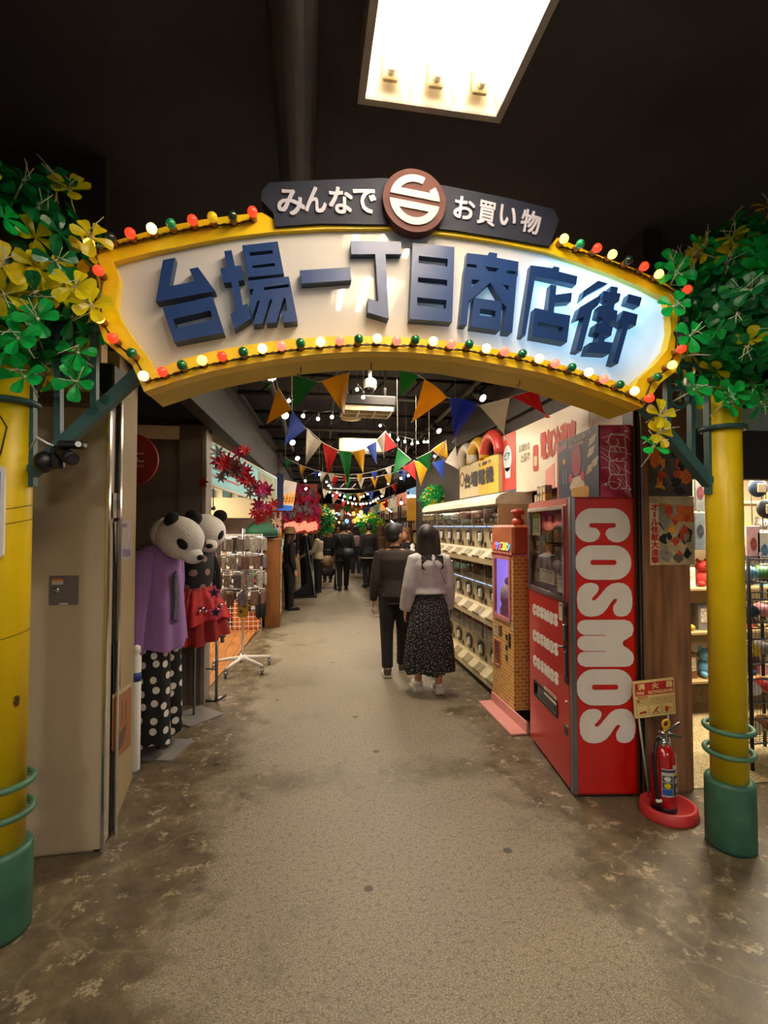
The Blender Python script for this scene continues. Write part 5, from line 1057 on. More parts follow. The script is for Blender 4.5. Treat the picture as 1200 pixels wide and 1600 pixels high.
def hood(t, c, s, pitch, yaw):
    """panda hood: head pillow, snout, eye patches, ears; local x is where it looks"""
    M4 = Matrix.Translation(c) @ Matrix.Rotation(yaw, 4, 'Z') @ Matrix.Rotation(pitch, 4, 'Y') @ Matrix.Scale(s, 4)
    def B(): m = MB(); m.M = M4; return m
    m = B(); m.ball((0, 0, 0), (.185, .165, .15), 28, 18).ball((-.09, 0, -.02), (.13, .15, .13), 20, 12); h = m.obj('panda_hood', M_FUR, t)
    B().ball((.155, 0, -.055), (.085, .08, .062), 20, 12).obj('snout', M_FUR, h)
    B().ball((.235, 0, -.035), (.02, .03, .02), 12, 8).obj('nose', M_FURB, h)
    for k in (-1, 1):
        m = MB(); m.M = M4 @ Matrix.Translation((.118, k * .092, .018)) @ Matrix.Rotation(k * .95, 4, 'Z') @ Matrix.Rotation(k * .5, 4, 'X'); m.ball((0, 0, 0), (.035, .055, .038), 14, 10); m.obj('eye_patch', M_FURB, h)
        m = MB(); m.M = M4 @ Matrix.Translation((-.03, k * .115, .135)) @ Matrix.Rotation(-k * .5, 4, 'X'); m.ball((0, 0, 0), (.03, .06, .055), 14, 10); m.obj('ear', M_FURB, h)
    return h
def stand(t, ht):
    MB().slab([rrect(-.15, -.17, .19, .17, .03, 4)], lambda u, v, d: (u, v, d), .012, 0).obj('base_plate', mat('plate_grey', '8a8681', .35, .2), t)
    MB().tube([(0, 0, .012), (0, 0, ht)], .012, 10).obj('stand_pole', M_STEEL, t)
DOTS = bpy.data.materials.new('black_white_dots'); DOTS.use_nodes = True
def dot_material(m, scale, thr, jit, base='0c0c0e', dot='d8d2c8', rad=.115, off=0.0):
    nt, b = nodes_of(m); tc = nt.nodes.new('ShaderNodeTexCoord'); uv = nt.nodes.new('ShaderNodeTexVoronoi'); uv.voronoi_dimensions = '2D'; uv.inputs['Scale'].default_value = scale; uv.inputs['Randomness'].default_value = jit
    r = nt.nodes.new('ShaderNodeValToRGB'); r.color_ramp.interpolation = 'CONSTANT'; r.color_ramp.elements[0].color = (*rgb(dot), 1); r.color_ramp.elements[1].color = (*rgb(base), 1); r.color_ramp.elements[1].position = thr
    sx = nt.nodes.new('ShaderNodeSeparateXYZ'); nt.links.new(tc.outputs['Object'], sx.inputs[0])
    def mth(op, a, c):                                             # the print runs round the tube of cloth: angle by height
        n = nt.nodes.new('ShaderNodeMath'); n.operation = op
        for i, v in enumerate((a, c)):
            if isinstance(v, (int, float)): n.inputs[i].default_value = v
            else: nt.links.new(v, n.inputs[i])
        return n.outputs[0]
    ang = mth('MULTIPLY', mth('ARCTAN2', mth('SUBTRACT', mth('ABSOLUTE', sx.outputs['Y'], 0), off) if off else sx.outputs['Y'], sx.outputs['X']), rad)
    cb = nt.nodes.new('ShaderNodeCombineXYZ'); nt.links.new(ang, cb.inputs[0]); nt.links.new(sx.outputs['Z'], cb.inputs[1])
    nt.links.new(cb.outputs[0], uv.inputs['Vector']); nt.links.new(uv.outputs['Distance'], r.inputs[0]); nt.links.new(r.outputs[0], b.inputs['Base Color']); b.inputs['Roughness'].default_value = .8
dot_material(DOTS, 11, .27, .5, off=.088)
L = gp(256, 1172); t = thing('mannequin', 'mannequin in white panda hood, purple shirt and black trousers with white dots', 'mannequin', (L.x - .04, L.y + .01, 0), -.25); stand(t, 1.5)
m = cloth_tube([(-.02, 0, 1.51, .07, .10, 0), (-.02, 0, 1.49, .10, .17, .2), (-.01, 0, 1.42, .125, .205, .5), (0, 0, 1.25, .14, .205, .8), (0, 0, 1.05, .155, .21, 1), (0, 0, .88, .17, .22, 1.2), (0, 0, .77, .175, .225, 1.4)], 96, .055, 7)
M_PUR = mat('purple_cotton', '8a659c', .85, var=.08, scale=3, bump=.05); sh = m.obj('shirt', M_PUR, t)
for k in (-1, 1):
    cloth_tube([(-.02, k * .15, 1.475, .07, .07, 0), (-.025, k * .21, 1.40, .085, .085, .4), (-.03, k * .245, 1.20, .08, .075, 1), (-.05, k * .25, 1.0, .075, .07, 1.2), (-.05, k * .25, .78, .065, .06, 1.4), (-.05, k * .25, .72, .05, .048, .4)], 28, .05, 4, ph=k).obj('sleeve', M_PUR, sh)
MB().slab([[(.0, .98), (.06, .95), (.08, 1.16), (.05, 1.32), (.015, 1.30), (.02, 1.12)]], lambda u, v, d: (.148 + d + .02 * (1.25 - v), u - .10, v), .008, -.01).obj('chest_print', mat('shirt_print', '4c4458', .8, var=.4, scale=30), sh)
for k in (-1, 1): cloth_tube([(0, k * .075, .84, .11, .10, .2), (0, k * .085, .55, .12, .10, .8), (0, k * .09, .25, .125, .10, 1), (0, k * .09, .10, .13, .105, 1.2)], 40, .035, 5, ph=k * 2).obj('trouser_leg', DOTS, t)
hood(t, Vector((.155, -.02, 1.565)), 1.02, .48, -.30)
L = gp(303, 1119); t = thing('mannequin', 'mannequin in white panda hood, black printed top and red tulle skirt', 'mannequin', (L.x, L.y, 0), -.75); stand(t, 1.45)
BP = bpy.data.materials.new('black_print_cotton'); BP.use_nodes = True; dot_material(BP, 9, .26, 1.0, '0b0a0b', '8a6a62')
cloth_tube([(0, 0, 1.46, .07, .12, 0), (0, 0, 1.42, .10, .18, .3), (0, 0, 1.25, .115, .17, .6), (0, 0, 1.08, .11, .15, .6), (0, 0, 1.04, .11, .15, .5)], 48, .02, 6).obj('top', BP, t)
for k in (-1, 1): cloth_tube([(0, k * .15, 1.41, .05, .05, 0), (0, k * .2, 1.25, .055, .05, 1), (.0, k * .22, 1.08, .05, .045, 1)], 24, .05, 4).obj('sleeve', BP, t)
M_TUL = mat('red_tulle', '8c1512', .8, var=.2, scale=12)
sk = cloth_tube([(0, 0, 1.12, .115, .155, .2), (0, 0, 1.02, .17, .21, 1), (0, 0, .86, .22, .26, 1.8), (0, 0, .68, .25, .29, 2.4)], 96, .05, 13).obj('tulle_skirt', M_TUL, t)
cloth_tube([(0, 0, 1.10, .125, .165, .2), (0, 0, 1.0, .19, .23, 1.2), (0, 0, .84, .25, .285, 2.2)], 96, .06, 11, ph=1).obj('tulle_layer', mat('red_tulle_light', 'a81c18', .8, var=.2, scale=12), sk)
hood(t, Vector((.07, .05, 1.60)), 1.02, .36, -.50)
m = MB()
for z in (.98, .90): m.tube([(.19, -.1, z), (.20, .02, z - .05), (.19, .13, z - .01)], .005, 5)
for i in range(8): m.ball((.205, -.1 + i * .03, .94 + .02 * math.sin(i * 2)), .016, 8, 6)
m.obj('charm_belt', M_CHROME, t)
def star(r): return [((r if i % 2 == 0 else r * .48) * math.cos(PI / 2 + i * PI / 5), (r if i % 2 == 0 else r * .48) * math.sin(PI / 2 + i * PI / 5)) for i in range(10)]
for px, py, lab in ((335, 926, 'upper'), (337, 957, 'lower')):
    p = yp(px, py, 4.02); t = thing('star_charm', '%s pink outlined star charm dangling before the red tulle skirt' % lab, 'charm', p); MB().slab([star(.062)], lambda u, v, d: (u, d, v), -.006, .006).obj('star', mat('hot_pink', 'd0407a', .5), t); MB().slab([star(.038)], lambda u, v, d: (u, d, v), -.008, -.006).obj('star_centre', M_BLACK, t); MB().tube([(0, 0, .05), (0, .02, .17)], .003, 5).obj('cord', M_BLACK, t)
# ================================================================== accessory stands
L = gp(338, 1096); t = thing('hand_rail_stand', 'short steel T-shaped stand beside the grey corner trim', 'stand', (L.x, L.y, 0)); MB().tube([(0, 0, 0), (0, 0, .60)], .014, 10).obj('post', M_STEEL, t); MB().box((-.05, -.02, .60), (.08, .02, .62), bev=.004).obj('top_bar', M_STEEL, t); MB().tube([(.05, 0, .60), (.05, 0, .55)], .018, 8).obj('clamp', M_STEEL, t); MB().tube([(0, 0, .012), (-.17, .03, .012)], .012, 8).tube([(0, 0, .012), (.06, .14, .012)], .012, 8).obj('foot_bar', M_STEEL, t); MB().tube([(0, 0, .3), (-.16, .05, .3)], .009, 8).obj('side_bar', M_STEEL, t)
L = gp(379, 1046); t = thing('spinner_rack', 'white star-footed revolving rack on castors hung with accessory packets', 'rack', (L.x, L.y, 0)); spin = L.copy()
m = MB().lathe([(.05, .11), (.06, .13), (.04, .16), (.02, .17)], n=16)
hub = m.obj('hub', M_WHITE, t)
for k in range(5):
    a = 2 * PI * k / 5 + .5; e = Vector((.33 * math.cos(a), .33 * math.sin(a), .095)); lg = MB().tube([(0, 0, .14), e], [.022, .016], 8, flat=.7).obj('leg', M_WHITE, t)
    c_ = MB().tube([e + Vector((-.012, 0, -.058)), e + Vector((.012, 0, -.058))], .036, 14).box((e.x - .016, e.y - .012, e.z - .06), (e.x + .016, e.y + .012, e.z - .012)); c_.obj('castor', M_STEEL, lg)
MB().tube([(0, 0, .15), (0, 0, 1.62)], .014, 10).obj('pole', M_CHROME, t)
PK = [('8d8478', 'grey'), ('a39a8c', 'pale grey'), ('3a332f', 'dark'), ('7a5848', 'brown'), ('b0a898', 'cream'), ('69606a', 'mauve')]
def packet_mesh(c):
    m = MB(); m.box((-.045, -.006, -.14), (.045, .006, .0), bev=.004).slab([[(-.035, -.13), (.035, -.13), (.035, -.05), (-.035, -.05)]], lambda u, v, d: (u, d, v), -.0075, -.006, 1).tube([(0, 0, 0), (0, .0, .02), (0, .03, .025)], .002, 4, 2)
    return m.mesh('packet', [mat('packet_' + c, c, .35, var=.15, scale=20), mat('packet_print_' + c, c, .4, var=.9, scale=70), M_STEEL])
PKM = [packet_mesh(c) for c, _ in PK]; rp = random.Random(3)
for lev in range(4):
    z = 1.52 - lev * .20; MB().tube([(.24 * math.cos(a), .24 * math.sin(a), z) for a in [2 * PI * i / 24 for i in range(24)]], .004, 5, closed=True).tube([(-.24, 0, z), (.24, 0, z)], .004, 5).tube([(0, -.24, z), (0, .24, z)], .004, 5).obj('hook_ring', M_CHROME, t)
    for k in range(12):
        a = 2 * PI * k / 12 + lev * .2; o = put('accessory_packet', PKM[rp.randrange(6)], None, (L.x + .255 * math.cos(a), L.y + .255 * math.sin(a), z - .012), None, (0, 0, a + PI / 2)); tag(o, 'flat accessory packet %s on the %s tier of the revolving rack' % ('one two three four five six seven eight nine ten eleven twelve'.split()[k], ('top', 'second', 'third', 'bottom')[lev]), 'packet', 'accessory packets on the revolving rack')
p = yp(378, 962, L.y - .27); t = thing('price_card', 'yellow round-cornered price card hanging from the revolving rack pole', 'card', (L.x, L.y - .03, .60)); MB().slab([rrect(-.06, 0, .06, .20, .03, 4)], lambda u, v, d: (u, d, v), -.004, .004).obj('card', mat('card_yellow', 'b8922c', .5, var=.1), t); MB().slab([arc(-.02, .07, .022, 0, 360, 12)[:-1]], lambda u, v, d: (u, d, v), -.0055, -.004).slab([arc(.02, .13, .022, 0, 360, 12)[:-1]], lambda u, v, d: (u, d, v), -.0055, -.004).obj('card_print', mat('card_print_dark', '5c4a3c', .5), t)
# grid wall with accessories at the mouth of the left shop
GY = 7.95; g0, g1 = yp(346, 900, GY), yp(409, 900, GY); t = thing('grid_rack', 'white wire grid panel hung with small accessories at the left shop front', 'panel', (g0.x, GY, .006)); gw = g1.x - g0.x; m = MB()
for i in range(int(gw / .07) + 1): m.tube([(i * .07, 0, 0), (i * .07, 0, 1.50)], .004, 4, cap=False)
for j in range(22): m.tube([(0, 0, j * .071), (gw, 0, j * .071)], .004, 4, cap=False)
m.obj('wire_grid', M_WHITE, t); MB().tube([(0, 0, 0), (0, 0, 1.51), (gw, 0, 1.51), (gw, 0, 0)], .009, 6).obj('grid_frame', M_WHITE, t)
M_TR = [mat('trinket_' + c, c, .3, var=.3, scale=60) for c in ('b9b2a8', '6a5a68', '8a2a22', 'c07a20', '4a7a30', '2a2a30', 'c9c2b4', '8a6a50')]
TRI = []
for i, mt in enumerate(M_TR):
    m = MB(); m.box((-.04, -.006, -.075), (.04, .006, 0), bev=.003); 
    for k in range(3): m.ball((-.024 + k * .024, -.012, -.045), .014, 8, 5)
    TRI.append(m.mesh('trinket_card', mt))
for j in range(11):
    for i in range(8):
        if j > 8 and i < 5: continue
        o = put('trinket_card', TRI[rp.choice([0, 0, 6, 1, 5, 7, 0, 6]) if not (j in (5, 6) and i in (4, 5, 6)) else (2, 3, 4)[(i + j) % 3]], None, (g0.x + .045 + i * (gw - .09) / 7, GY - .012, 1.46 - j * .107)); tag(o, 'small trinket card in row %s, place %s, on the white wire grid' % ('one two three four five six seven eight nine ten eleven'.split()[j], 'one two three four five six seven eight'.split()[i]), 'card', 'trinket cards on the white grid')
t = thing('storage_box', 'bright orange box standing behind the lower part of the grid panel', 'box', (g1.x - .45, GY + .04, .02)); MB().box((0, 0, 0), (.42, .14, .42), bev=.01).obj('carton', mat('orange_box', 'c4661a', .5, var=.08), t); MB().box((-.01, -.01, .42), (.43, .15, .46), bev=.01).obj('lid', mat('orange_box_lid', 'a8561a', .5), t)
for k, dx in enumerate((0, .07)):
    p = yp(404, 927, GY - .12) + Vector((dx, 0, 0)); t = thing('fur_tail', '%s of the two black fur tails hanging in front of the wooden cabinet' % ('left one', 'right one')[k], 'accessory', p); MB().tube([(0, 0, 0), (0, 0, -.06), (0, 0, -.22), (0, 0, -.36), (0, 0, -.40)], [.02, .045, .052, .04, .01], 12).obj('tail', M_FURB, t); MB().tube([(0, 0, 0), (0, .04, .05)], .004, 5).obj('loop', M_STEEL, t)
c0, c1 = gp(413, 981), gp(438, 978); t = thing('wooden_cabinet', 'tall wooden cabinet with papers on its side at the end of the left shop', 'cabinet', (c0.x, c0.y, 0)); cw = c1.x - c0.x
MB().box((0, 0, 0), (cw, .55, 1.42), bev=.008).obj('carcass', mat('cabinet_wood', '7a4a1e', .45, var=.25, scale=4, stretch=(8, 8, .8)), t)
fq2 = face_frame((cw, 0, 0), (0, 1, 0), (0, 0, 1), (1, 0, 0)); notice('paper_notice', t, fq2, .12, .85, .4, 1.30, .002, '2a5a8a', 6, seed=20); notice('paper_notice', t, fq2, .12, .58, .42, .80, .002, '8a6a2a', 4, seed=21); notice('paper_notice', t, fq2, .1, .2, .45, .52, .002, '9a2a22', 5, seed=22)
MB().box((-.01, -.01, 1.42), (cw + .01, .56, 1.45), bev=.005).obj('cabinet_top', M_WOOD, t)
for k in range(5): 
    nm, c = [('silver', '8a8a90'), ('white', 'c9c4ba'), ('dark', '2a2a2e'), ('pale blue', '8aa0b0'), ('amber', 'b0752a')][k]; tt = thing('bottle', '%s bottle standing on top of the wooden cabinet' % nm, 'bottle', (c0.x + .04 + .05 * k, c0.y + .12 + .07 * (k % 2), 1.45), 0, 'bottles on the wooden cabinet'); MB().lathe([(.022, 0), (.022, .12), (.009, .15), (.009, .19), (0, .195)], n=12).obj('bottle', mat('bottle_' + c, c, .2), tt); MB().lathe([(.011, .18), (.011, .2), (0, .2)], n=10).obj('cap', M_DARK, tt)
# awning sign of the left shop
q0, q1, q2, q3 = yp(327, 690, 5.0), yp(431, 747, 8.05), yp(431, 791, 8.05), yp(329, 757, 5.0)
t = thing('awning_sign', 'turquoise striped awning panel with pale rim over the left shop front', 'sign', q3); ux = (q2 - q3); LA = Vector((ux.x, ux.y, 0)).length; ux = Vector((ux.x, ux.y, 0)).normalized(); nn = Vector((ux.y, -ux.x, 0))
def aw(u, v, d): 
    lo, hi = q3.lerp(q2, u), q0.lerp(q1, u); return lo.lerp(hi, v) - q3 + nn * d
def strip(m, u0, u1, v0, v1, d, mi=0, n=6):
    for i in range(n):
        a, b = u0 + (u1 - u0) * i / n, u0 + (u1 - u0) * (i + 1) / n; m.add([aw(a, v0, d), aw(b, v0, d), aw(b, v1, d), aw(a, v1, d), aw(a, v0, d - .02), aw(b, v0, d - .02), aw(b, v1, d - .02), aw(a, v1, d - .02)], [(0, 1, 2, 3), (0, 4, 5, 1), (3, 2, 6, 7), (4, 7, 6, 5)], mi)
    return m
strip(MB(), 0, 1, 0, 1, 0).obj('panel', mat('turquoise_lit_panel', '5f9c98', .45, emit=.22, ecol='8fd8d4', var=.15, scale=2), t)
m = MB()
for v, w2, mi, ue in ((.84, .05, 0, .55), (.66, .06, 1, .45), (.42, .06, 2, .40), (.24, .05, 0, .32), (.55, .05, 3, .7)): strip(m, 0.02, ue, v - w2 / 2, v + w2 / 2, .004 + .001 * mi, mi)
strip(m, .62, .97, .05, .92, .003, 4)
m.obj('stripes', [mat('stripe_red', 'a8463e', .5), mat('stripe_orange', 'c08a3c', .5), mat('stripe_green', '2e5a3c', .5), mat('stripe_aqua', '7cc0c4', .4), mat('stripe_sand', '8a8468', .5, var=.3)], t)
m = MB(); strip(m, -.01, 1.01, .97, 1.03, .012).box((0, 0, 0), (0, 0, 0)); strip(m, -.01, 1.01, -.04, .02, .012); strip(m, .985, 1.01, 0, 1, .012); m.obj('rim', mat('awning_rim', 'b9bca8', .4), t)
p = yp(333, 806, 6.2); t = thing('pendant_lamp', 'small glass pendant lamp glowing warm in the left shop', 'light', p); MB().lathe([(.07, -.05), (.075, -.04), (.055, .03), (.02, .05), (.018, .075), (0, .08)], n=18).obj('shade', mat('amber_glass_shade', 'd8a050', .3, emit=.5, ecol='ffb860'), t); MB().ball((0, 0, -.035), .04, 12, 8).obj('bulb', mat('pendant_bulb', 'ffe2ae', emit=7, ecol='ffd08a'), t); MB().tube([(0, 0, .07), (0, 0, 2.62 - p.z)], .006, 6).obj('cord', M_BLACK, t); MB().lathe([(.022, .07), (.03, .09), (.02, .12), (0, .12)], n=12).obj('lamp_cap', M_DARK, t)
t = thing('green_dome', 'dark green dome cover standing on the rear counter of the left shop', 'cover', (-.98, 8.32, 1.02)); 
p = yp(408, 838, 8.3); t.location = (p.x, 8.3, p.z); MB().lathe([(.26, 0), (.25, .10), (.18, .20), (.08, .25), (0, .26)], n=24).obj('dome', mat('green_dome_cloth', '0d4a2e', .7, var=.15), t); MB().lathe([(.27, -.02), (.27, .01), (.25, .012)], n=24).obj('rim', M_DARK, t)
t = thing('rear_counter', 'dark counter along the rear wall of the left shop', 'counter', (-2.6, 8.15, .01)); MB().box((0, 0, 0), (1.85, .42, p.z - .06), bev=.01).obj('carcass', M_FASCIA, t); MB().box((-.02, -.02, p.z - .06), (1.87, .43, p.z - .03), bev=.006).obj('worktop', M_WOOD, t)
# red flower garland strung along the awning
RF = []
for c in ('b3152a', 'c02a6a', '8d8790', 'c8242a', 'd0b080'):
    m = MB()
    for j in range(7):
        a = 2 * PI * j / 7; Q = Matrix.Rotation(a, 4, 'Z') @ Matrix.Rotation(-.45, 4, 'Y'); me = [(0, 0, 0), (.03, -.018, .004), (.075, -.010, -.008), (.095, 0, -.016), (.075, .010, -.008), (.03, .018, .004)]; m.add([Q @ Vector(v) for v in me], [(0, 1, 2, 3), (0, 3, 4, 5)])
    m.ball((0, 0, .006), .012, 6, 4); RF.append(m.mesh('flower', mat('petal_' + c, c, .45, var=.15, scale=20)))
t = thing('flower_garland', 'garland of red, pink and silver leaf flowers hanging along the awning sign', 'garland', yp(370, 735, 5.2)); B0 = t.location.copy(); rr_ = random.Random(9); path = [(340, 742, 5.0), (362, 725, 5.1), (378, 738, 5.3), (392, 752, 5.5), (402, 772, 5.7), (408, 792, 5.9), (414, 812, 6.1)]
for i in range(54):
    k = rr_.uniform(0, len(path) - 1.001); a, b = path[int(k)], path[int(k) + 1]; f_ = k - int(k); j = 26 * (.7 if k > 4 else 1)
    P_ = yp(a[0] + (b[0] - a[0]) * f_ + rr_.gauss(0, .45) * j, a[1] + (b[1] - a[1]) * f_ + rr_.gauss(0, .42) * j, -.3 + a[2] + (b[2] - a[2]) * f_ + rr_.uniform(-.12, .05))
    o = put('flower', RF[rr_.choice([0, 0, 0, 1, 1, 3, 3, 2, 2, 4])], t); o.matrix_local = Matrix.Translation(P_ - B0) @ rot_to((rr_.uniform(-.6, .6), -1, rr_.uniform(-.4, .6)), rr_.uniform(0, 6)) @ Matrix.Scale(rr_.uniform(.65, 1.0), 4)
m = MB(); m.tube([yp(*q) - B0 + Vector((0, .05, 0)) for q in path], .01, 6); m.obj('garland_cord', mat('cord_brown', '4a3020', .6), t)
# ================================================================== people: one continuous body each, clothing as children
def remesh(mb, name, mats, voxel, smooth=6):
    me = mb.mesh(name, mats); o = bpy.data.objects.new('tmp', me); TS.collection.objects.link(o)
    r = o.modifiers.new('r', 'REMESH'); r.mode = 'VOXEL'; r.voxel_size = voxel; r.use_smooth_shade = True
    s = o.modifiers.new('s', 'SMOOTH'); s.iterations = smooth; s.factor = .5
    vl = TS.view_layers[0]; vl.update(); dg = vl.depsgraph
    out = bpy.data.meshes.new_from_object(o.evaluated_get(dg)); out.name = name
    out.materials.clear(); out.materials.append(mats if not isinstance(mats, list) else mats[0])
    out.polygons.foreach_set('material_index', [0] * len(out.polygons)); bpy.data.objects.remove(o); return out
TS = bpy.data.scenes.new('workbench')
M_SKIN = mat('skin', 'b98566', .5, var=.05, scale=8)
def person(label, loc, rz, h=1.68, female=False, top='1f1c1b', bottom='15141a', shoe='15130f', hair='120d0c', hairstyle='short', legs=((.0, 0), (.0, 0)), arms=((.02, .02), (.02, .02)), turn=0.0, voxel=.011, skirt=None, longtop=.0, sleeve=.0, topmat=None, bottommat=None, bare=False, nod=0.0, wide=1.0, group=None):
    """local +y is where the person faces; legs = (forward swing, knee bend) left/right; arms = (forward, outward) left/right"""
    s = h / 1.70; sh = (.160 if female else .178) * s * wide; hip = .085 * s
    b = MB(); T = lambda p, r, n=12, flat=1.0: b.tube(p, r, n, flat=flat)
    V = lambda x, y, z: Vector((x * s, y * s, z * s))
    # torso as stacked ellipses
    def torso(m, prof, grow=0.0):
        m.tube([V(0, y, z) for z, y, rx, ry in prof], [((rx + grow) * s * wide, (ry + grow) * s) for z, y, rx, ry in prof], 20)
    TP = [(.84, .0, .13, .09), (.90, -.01, .165, .115), (1.0, -.005, .145, .10), (1.08, 0, .130 if female else .142, .092), (1.2, .0, .15 if female else .165, .105), (1.32, -.01, .155 if female else .18, .105), (1.40, -.012, .13 if female else .16, .075), (1.445, -.012, .06, .05)]
    torso(b, TP)
    # neck and head
    hd = V(0, .025 + nod * .03, 1.583)
    b.tube([V(0, -.012, 1.42), V(0, .0, 1.50), hd + V(0, -.01, -.03)], [.054 * s, .048 * s, .052 * s], 12)
    H4 = Matrix.Translation(hd) @ Matrix.Rotation(turn, 4, 'Z') @ Matrix.Rotation(-nod, 4, 'X'); b.M = H4
    hs = s * 1.17
    b.ball((0, -.012 * hs, .02 * hs), (.074 * hs, .092 * hs, .098 * hs), 18, 12).tube([(0, .03 * hs, .0), (0, .045 * hs, -.05 * hs), (0, .055 * hs, -.092 * hs)], [(.062 * hs, .05 * hs), (.052 * hs, .045 * hs), (.026 * hs, .026 * hs)], 12)
    b.tube([(0, .078 * hs, .02 * hs), (0, .095 * hs, -.018 * hs), (0, .08 * hs, -.03 * hs)], [.009 * hs, .014 * hs, .012 * hs], 8)
    b.tube([(-.018 * hs, .078 * hs, -.055 * hs), (.018 * hs, .078 * hs, -.055 * hs)], .008 * hs, 6)
    for k in (-1, 1): b.ball((k * .077 * hs, -.012 * hs, .0), (.010 * hs, .02 * hs, .032 * hs), 10, 8)
    b.M = Matrix.Identity(4)
    J = {}
    for i, k in enumerate((-1, 1)):
        fw, out = arms[i]
        S_ = V(0, -.012, 1.372) + Vector((k * sh, 0, 0)); E_ = S_ + V(k * (.028 + out * .6), -.01 + fw * .45, -.285 + abs(fw) * .05); W_ = E_ + V(k * (.012 + out * .2 - abs(fw) * .15), .04 + fw * 1.0, -.245 + min(.24, abs(fw) * .5))
        J['arm', k] = (S_, E_, W_)
        b.tube([S_ + Vector((-k * .04 * s, 0, .0)), S_, S_.lerp(E_, .5), E_, E_.lerp(W_, .35), W_], [.05 * s, .052 * s, .044 * s, .036 * s, .036 * s, .024 * s], 12)
        d = (W_ - E_).normalized(); sd_ = Vector((0, 1, 0)) - d * d.y; sd_.normalize(); nrm = d.cross(sd_)
        P0 = W_ + d * .045 * s; b.tube([W_, P0, W_ + d * .085 * s], [(.016 * s, .024 * s), (.014 * s, .036 * s), (.012 * s, .036 * s)], 10)
        for f_, (off, ln) in enumerate(((-.028, .062), (-.010, .074), (.009, .070), (.027, .055))):
            q = W_ + d * .08 * s + sd_ * off * s; b.tube([q, q + d * ln * .5 * s, q + d * ln * .85 * s - nrm * (k * .012 * s), q + d * ln * s - nrm * (k * .026 * s)], [.0085 * s, .0085 * s, .008 * s, .0065 * s], 7)
        q = W_ + d * .03 * s + sd_ * .026 * s; b.tube([q, q + d * .03 * s + sd_ * .022 * s, q + d * .06 * s + sd_ * .026 * s], [.011 * s, .0105 * s, .008 * s], 7)
    for i, k in enumerate((-1, 1)):
        fw, bend = legs[i]; Hp = V(0, -.005, .90) + Vector((k * hip, 0, 0)); K = V(k * .095, fw * .42 + bend * .25, .49 + bend * .02); A = V(k * .09, fw - bend * .35, .085 + bend * .16)
        J['leg', k] = (Hp, K, A)
        b.tube([Hp + V(0, 0, .0), Hp.lerp(K, .35), K, K.lerp(A, .3), A], [.092 * s, .082 * s, .055 * s, .056 * s, .036 * s], 14)
        b.tube([A + V(0, -.035, -.04), A + V(0, .06, -.05), A + V(k * .012, .15, -.062)], [.034 * s, (.036 * s, .028 * s), (.03 * s, .018 * s)], 10)
    o = put('person', remesh(b, 'body', M_SKIN, voxel, 4), None, loc, None, (0, 0, rz)); tag(o, label, 'person', group)
    # clothes
    tm = topmat or mat('cloth_' + top, top, .85, var=.12, scale=14, bump=.06); bm_ = bottommat or mat('cloth_' + bottom, bottom, .85, var=.12, scale=14, bump=.06)
    hem = .80 - longtop if skirt is None else 1.01
    c = MB(); cp = [(z, y, rx, ry) for z, y, rx, ry in TP if z > hem + .02]; gr = .022 if not sleeve else .035
    rx0 = .175 if not female else .16
    c.tube([V(0, -.005, hem)] + [V(0, y, z) for z, y, rx, ry in cp[:-1]] + [V(0, -.012, 1.43)], [((rx0 if skirt is None else .15) * s * wide + gr * s, .115 * s + gr * s)] + [((rx + gr) * s * wide, (ry + gr) * s) for z, y, rx, ry in cp[:-1]] + [(.075 * s, .062 * s)], 24)
    for k in (-1, 1):
        S_, E_, W_ = J['arm', k]; g = .014 + sleeve; c.tube([S_ + Vector((-k * .06 * s, 0, .005 * s)), S_, S_.lerp(E_, .5), E_, E_.lerp(W_, .5), W_ + (W_ - E_).normalized() * (.0 + sleeve * .6) * s], [(.055 + g * .6) * s, (.058 + g * .5) * s, (.050 + g) * s, (.043 + g * 1.15) * s, (.038 + g * 1.4) * s, (.034 + g * (1.3 if sleeve else .6)) * s], 14)
    put('blouse' if female else 'jacket', remesh(c, 'top', tm, max(.010, voxel), 5), o)
    if skirt is None:
        c = MB(); c.tube([V(0, 0, 1.0), V(0, -.01, .92), V(0, -.005, .83)], [(.152 * s * wide, .108 * s), (.178 * s * wide, .128 * s), (.165 * s * wide, .12 * s)], 20)
        for k in (-1, 1):
            Hp, K, A = J['leg', k]; c.tube([Hp, Hp.lerp(K, .35), K, K.lerp(A, .5), A + V(0, .0, .01 if not bare else .25)], [.105 * s, .098 * s, .076 * s, .068 * s, .064 * s], 14)
        put('trousers', remesh(c, 'trousers', bm_, max(.010, voxel), 5), o)
    else:
        n = 110; vs = []; zs = [(1.06, .118, .085, 0), (1.02, .135, .098, .2), (.90, .185, .145, .5), (.70, .215, .175, .8), (.50, .24, .20, 1), (.36, .255, .21, 1.1), (skirt, .262, .215, 1.2)]
        for z, rx, ry, f_ in zs:
            for i in range(n):
                q = 2 * PI * i / n; e = 1 + .045 * f_ * math.sin(19 * q + .6 * math.sin(3 * q)) + .02 * f_ * math.sin(7 * q + z * 4)
                vs.append(V(rx * e * math.cos(q), -.01 + ry * e * math.sin(q), z + .012 * f_ * math.sin(5 * q)))
        c = MB().add(vs, [(i * n + k, i * n + (k + 1) % n, (i + 1) * n + (k + 1) % n, (i + 1) * n + k) for i in range(len(zs) - 1) for k in range(n)], 0, True); c.obj('skirt', bm_, o)
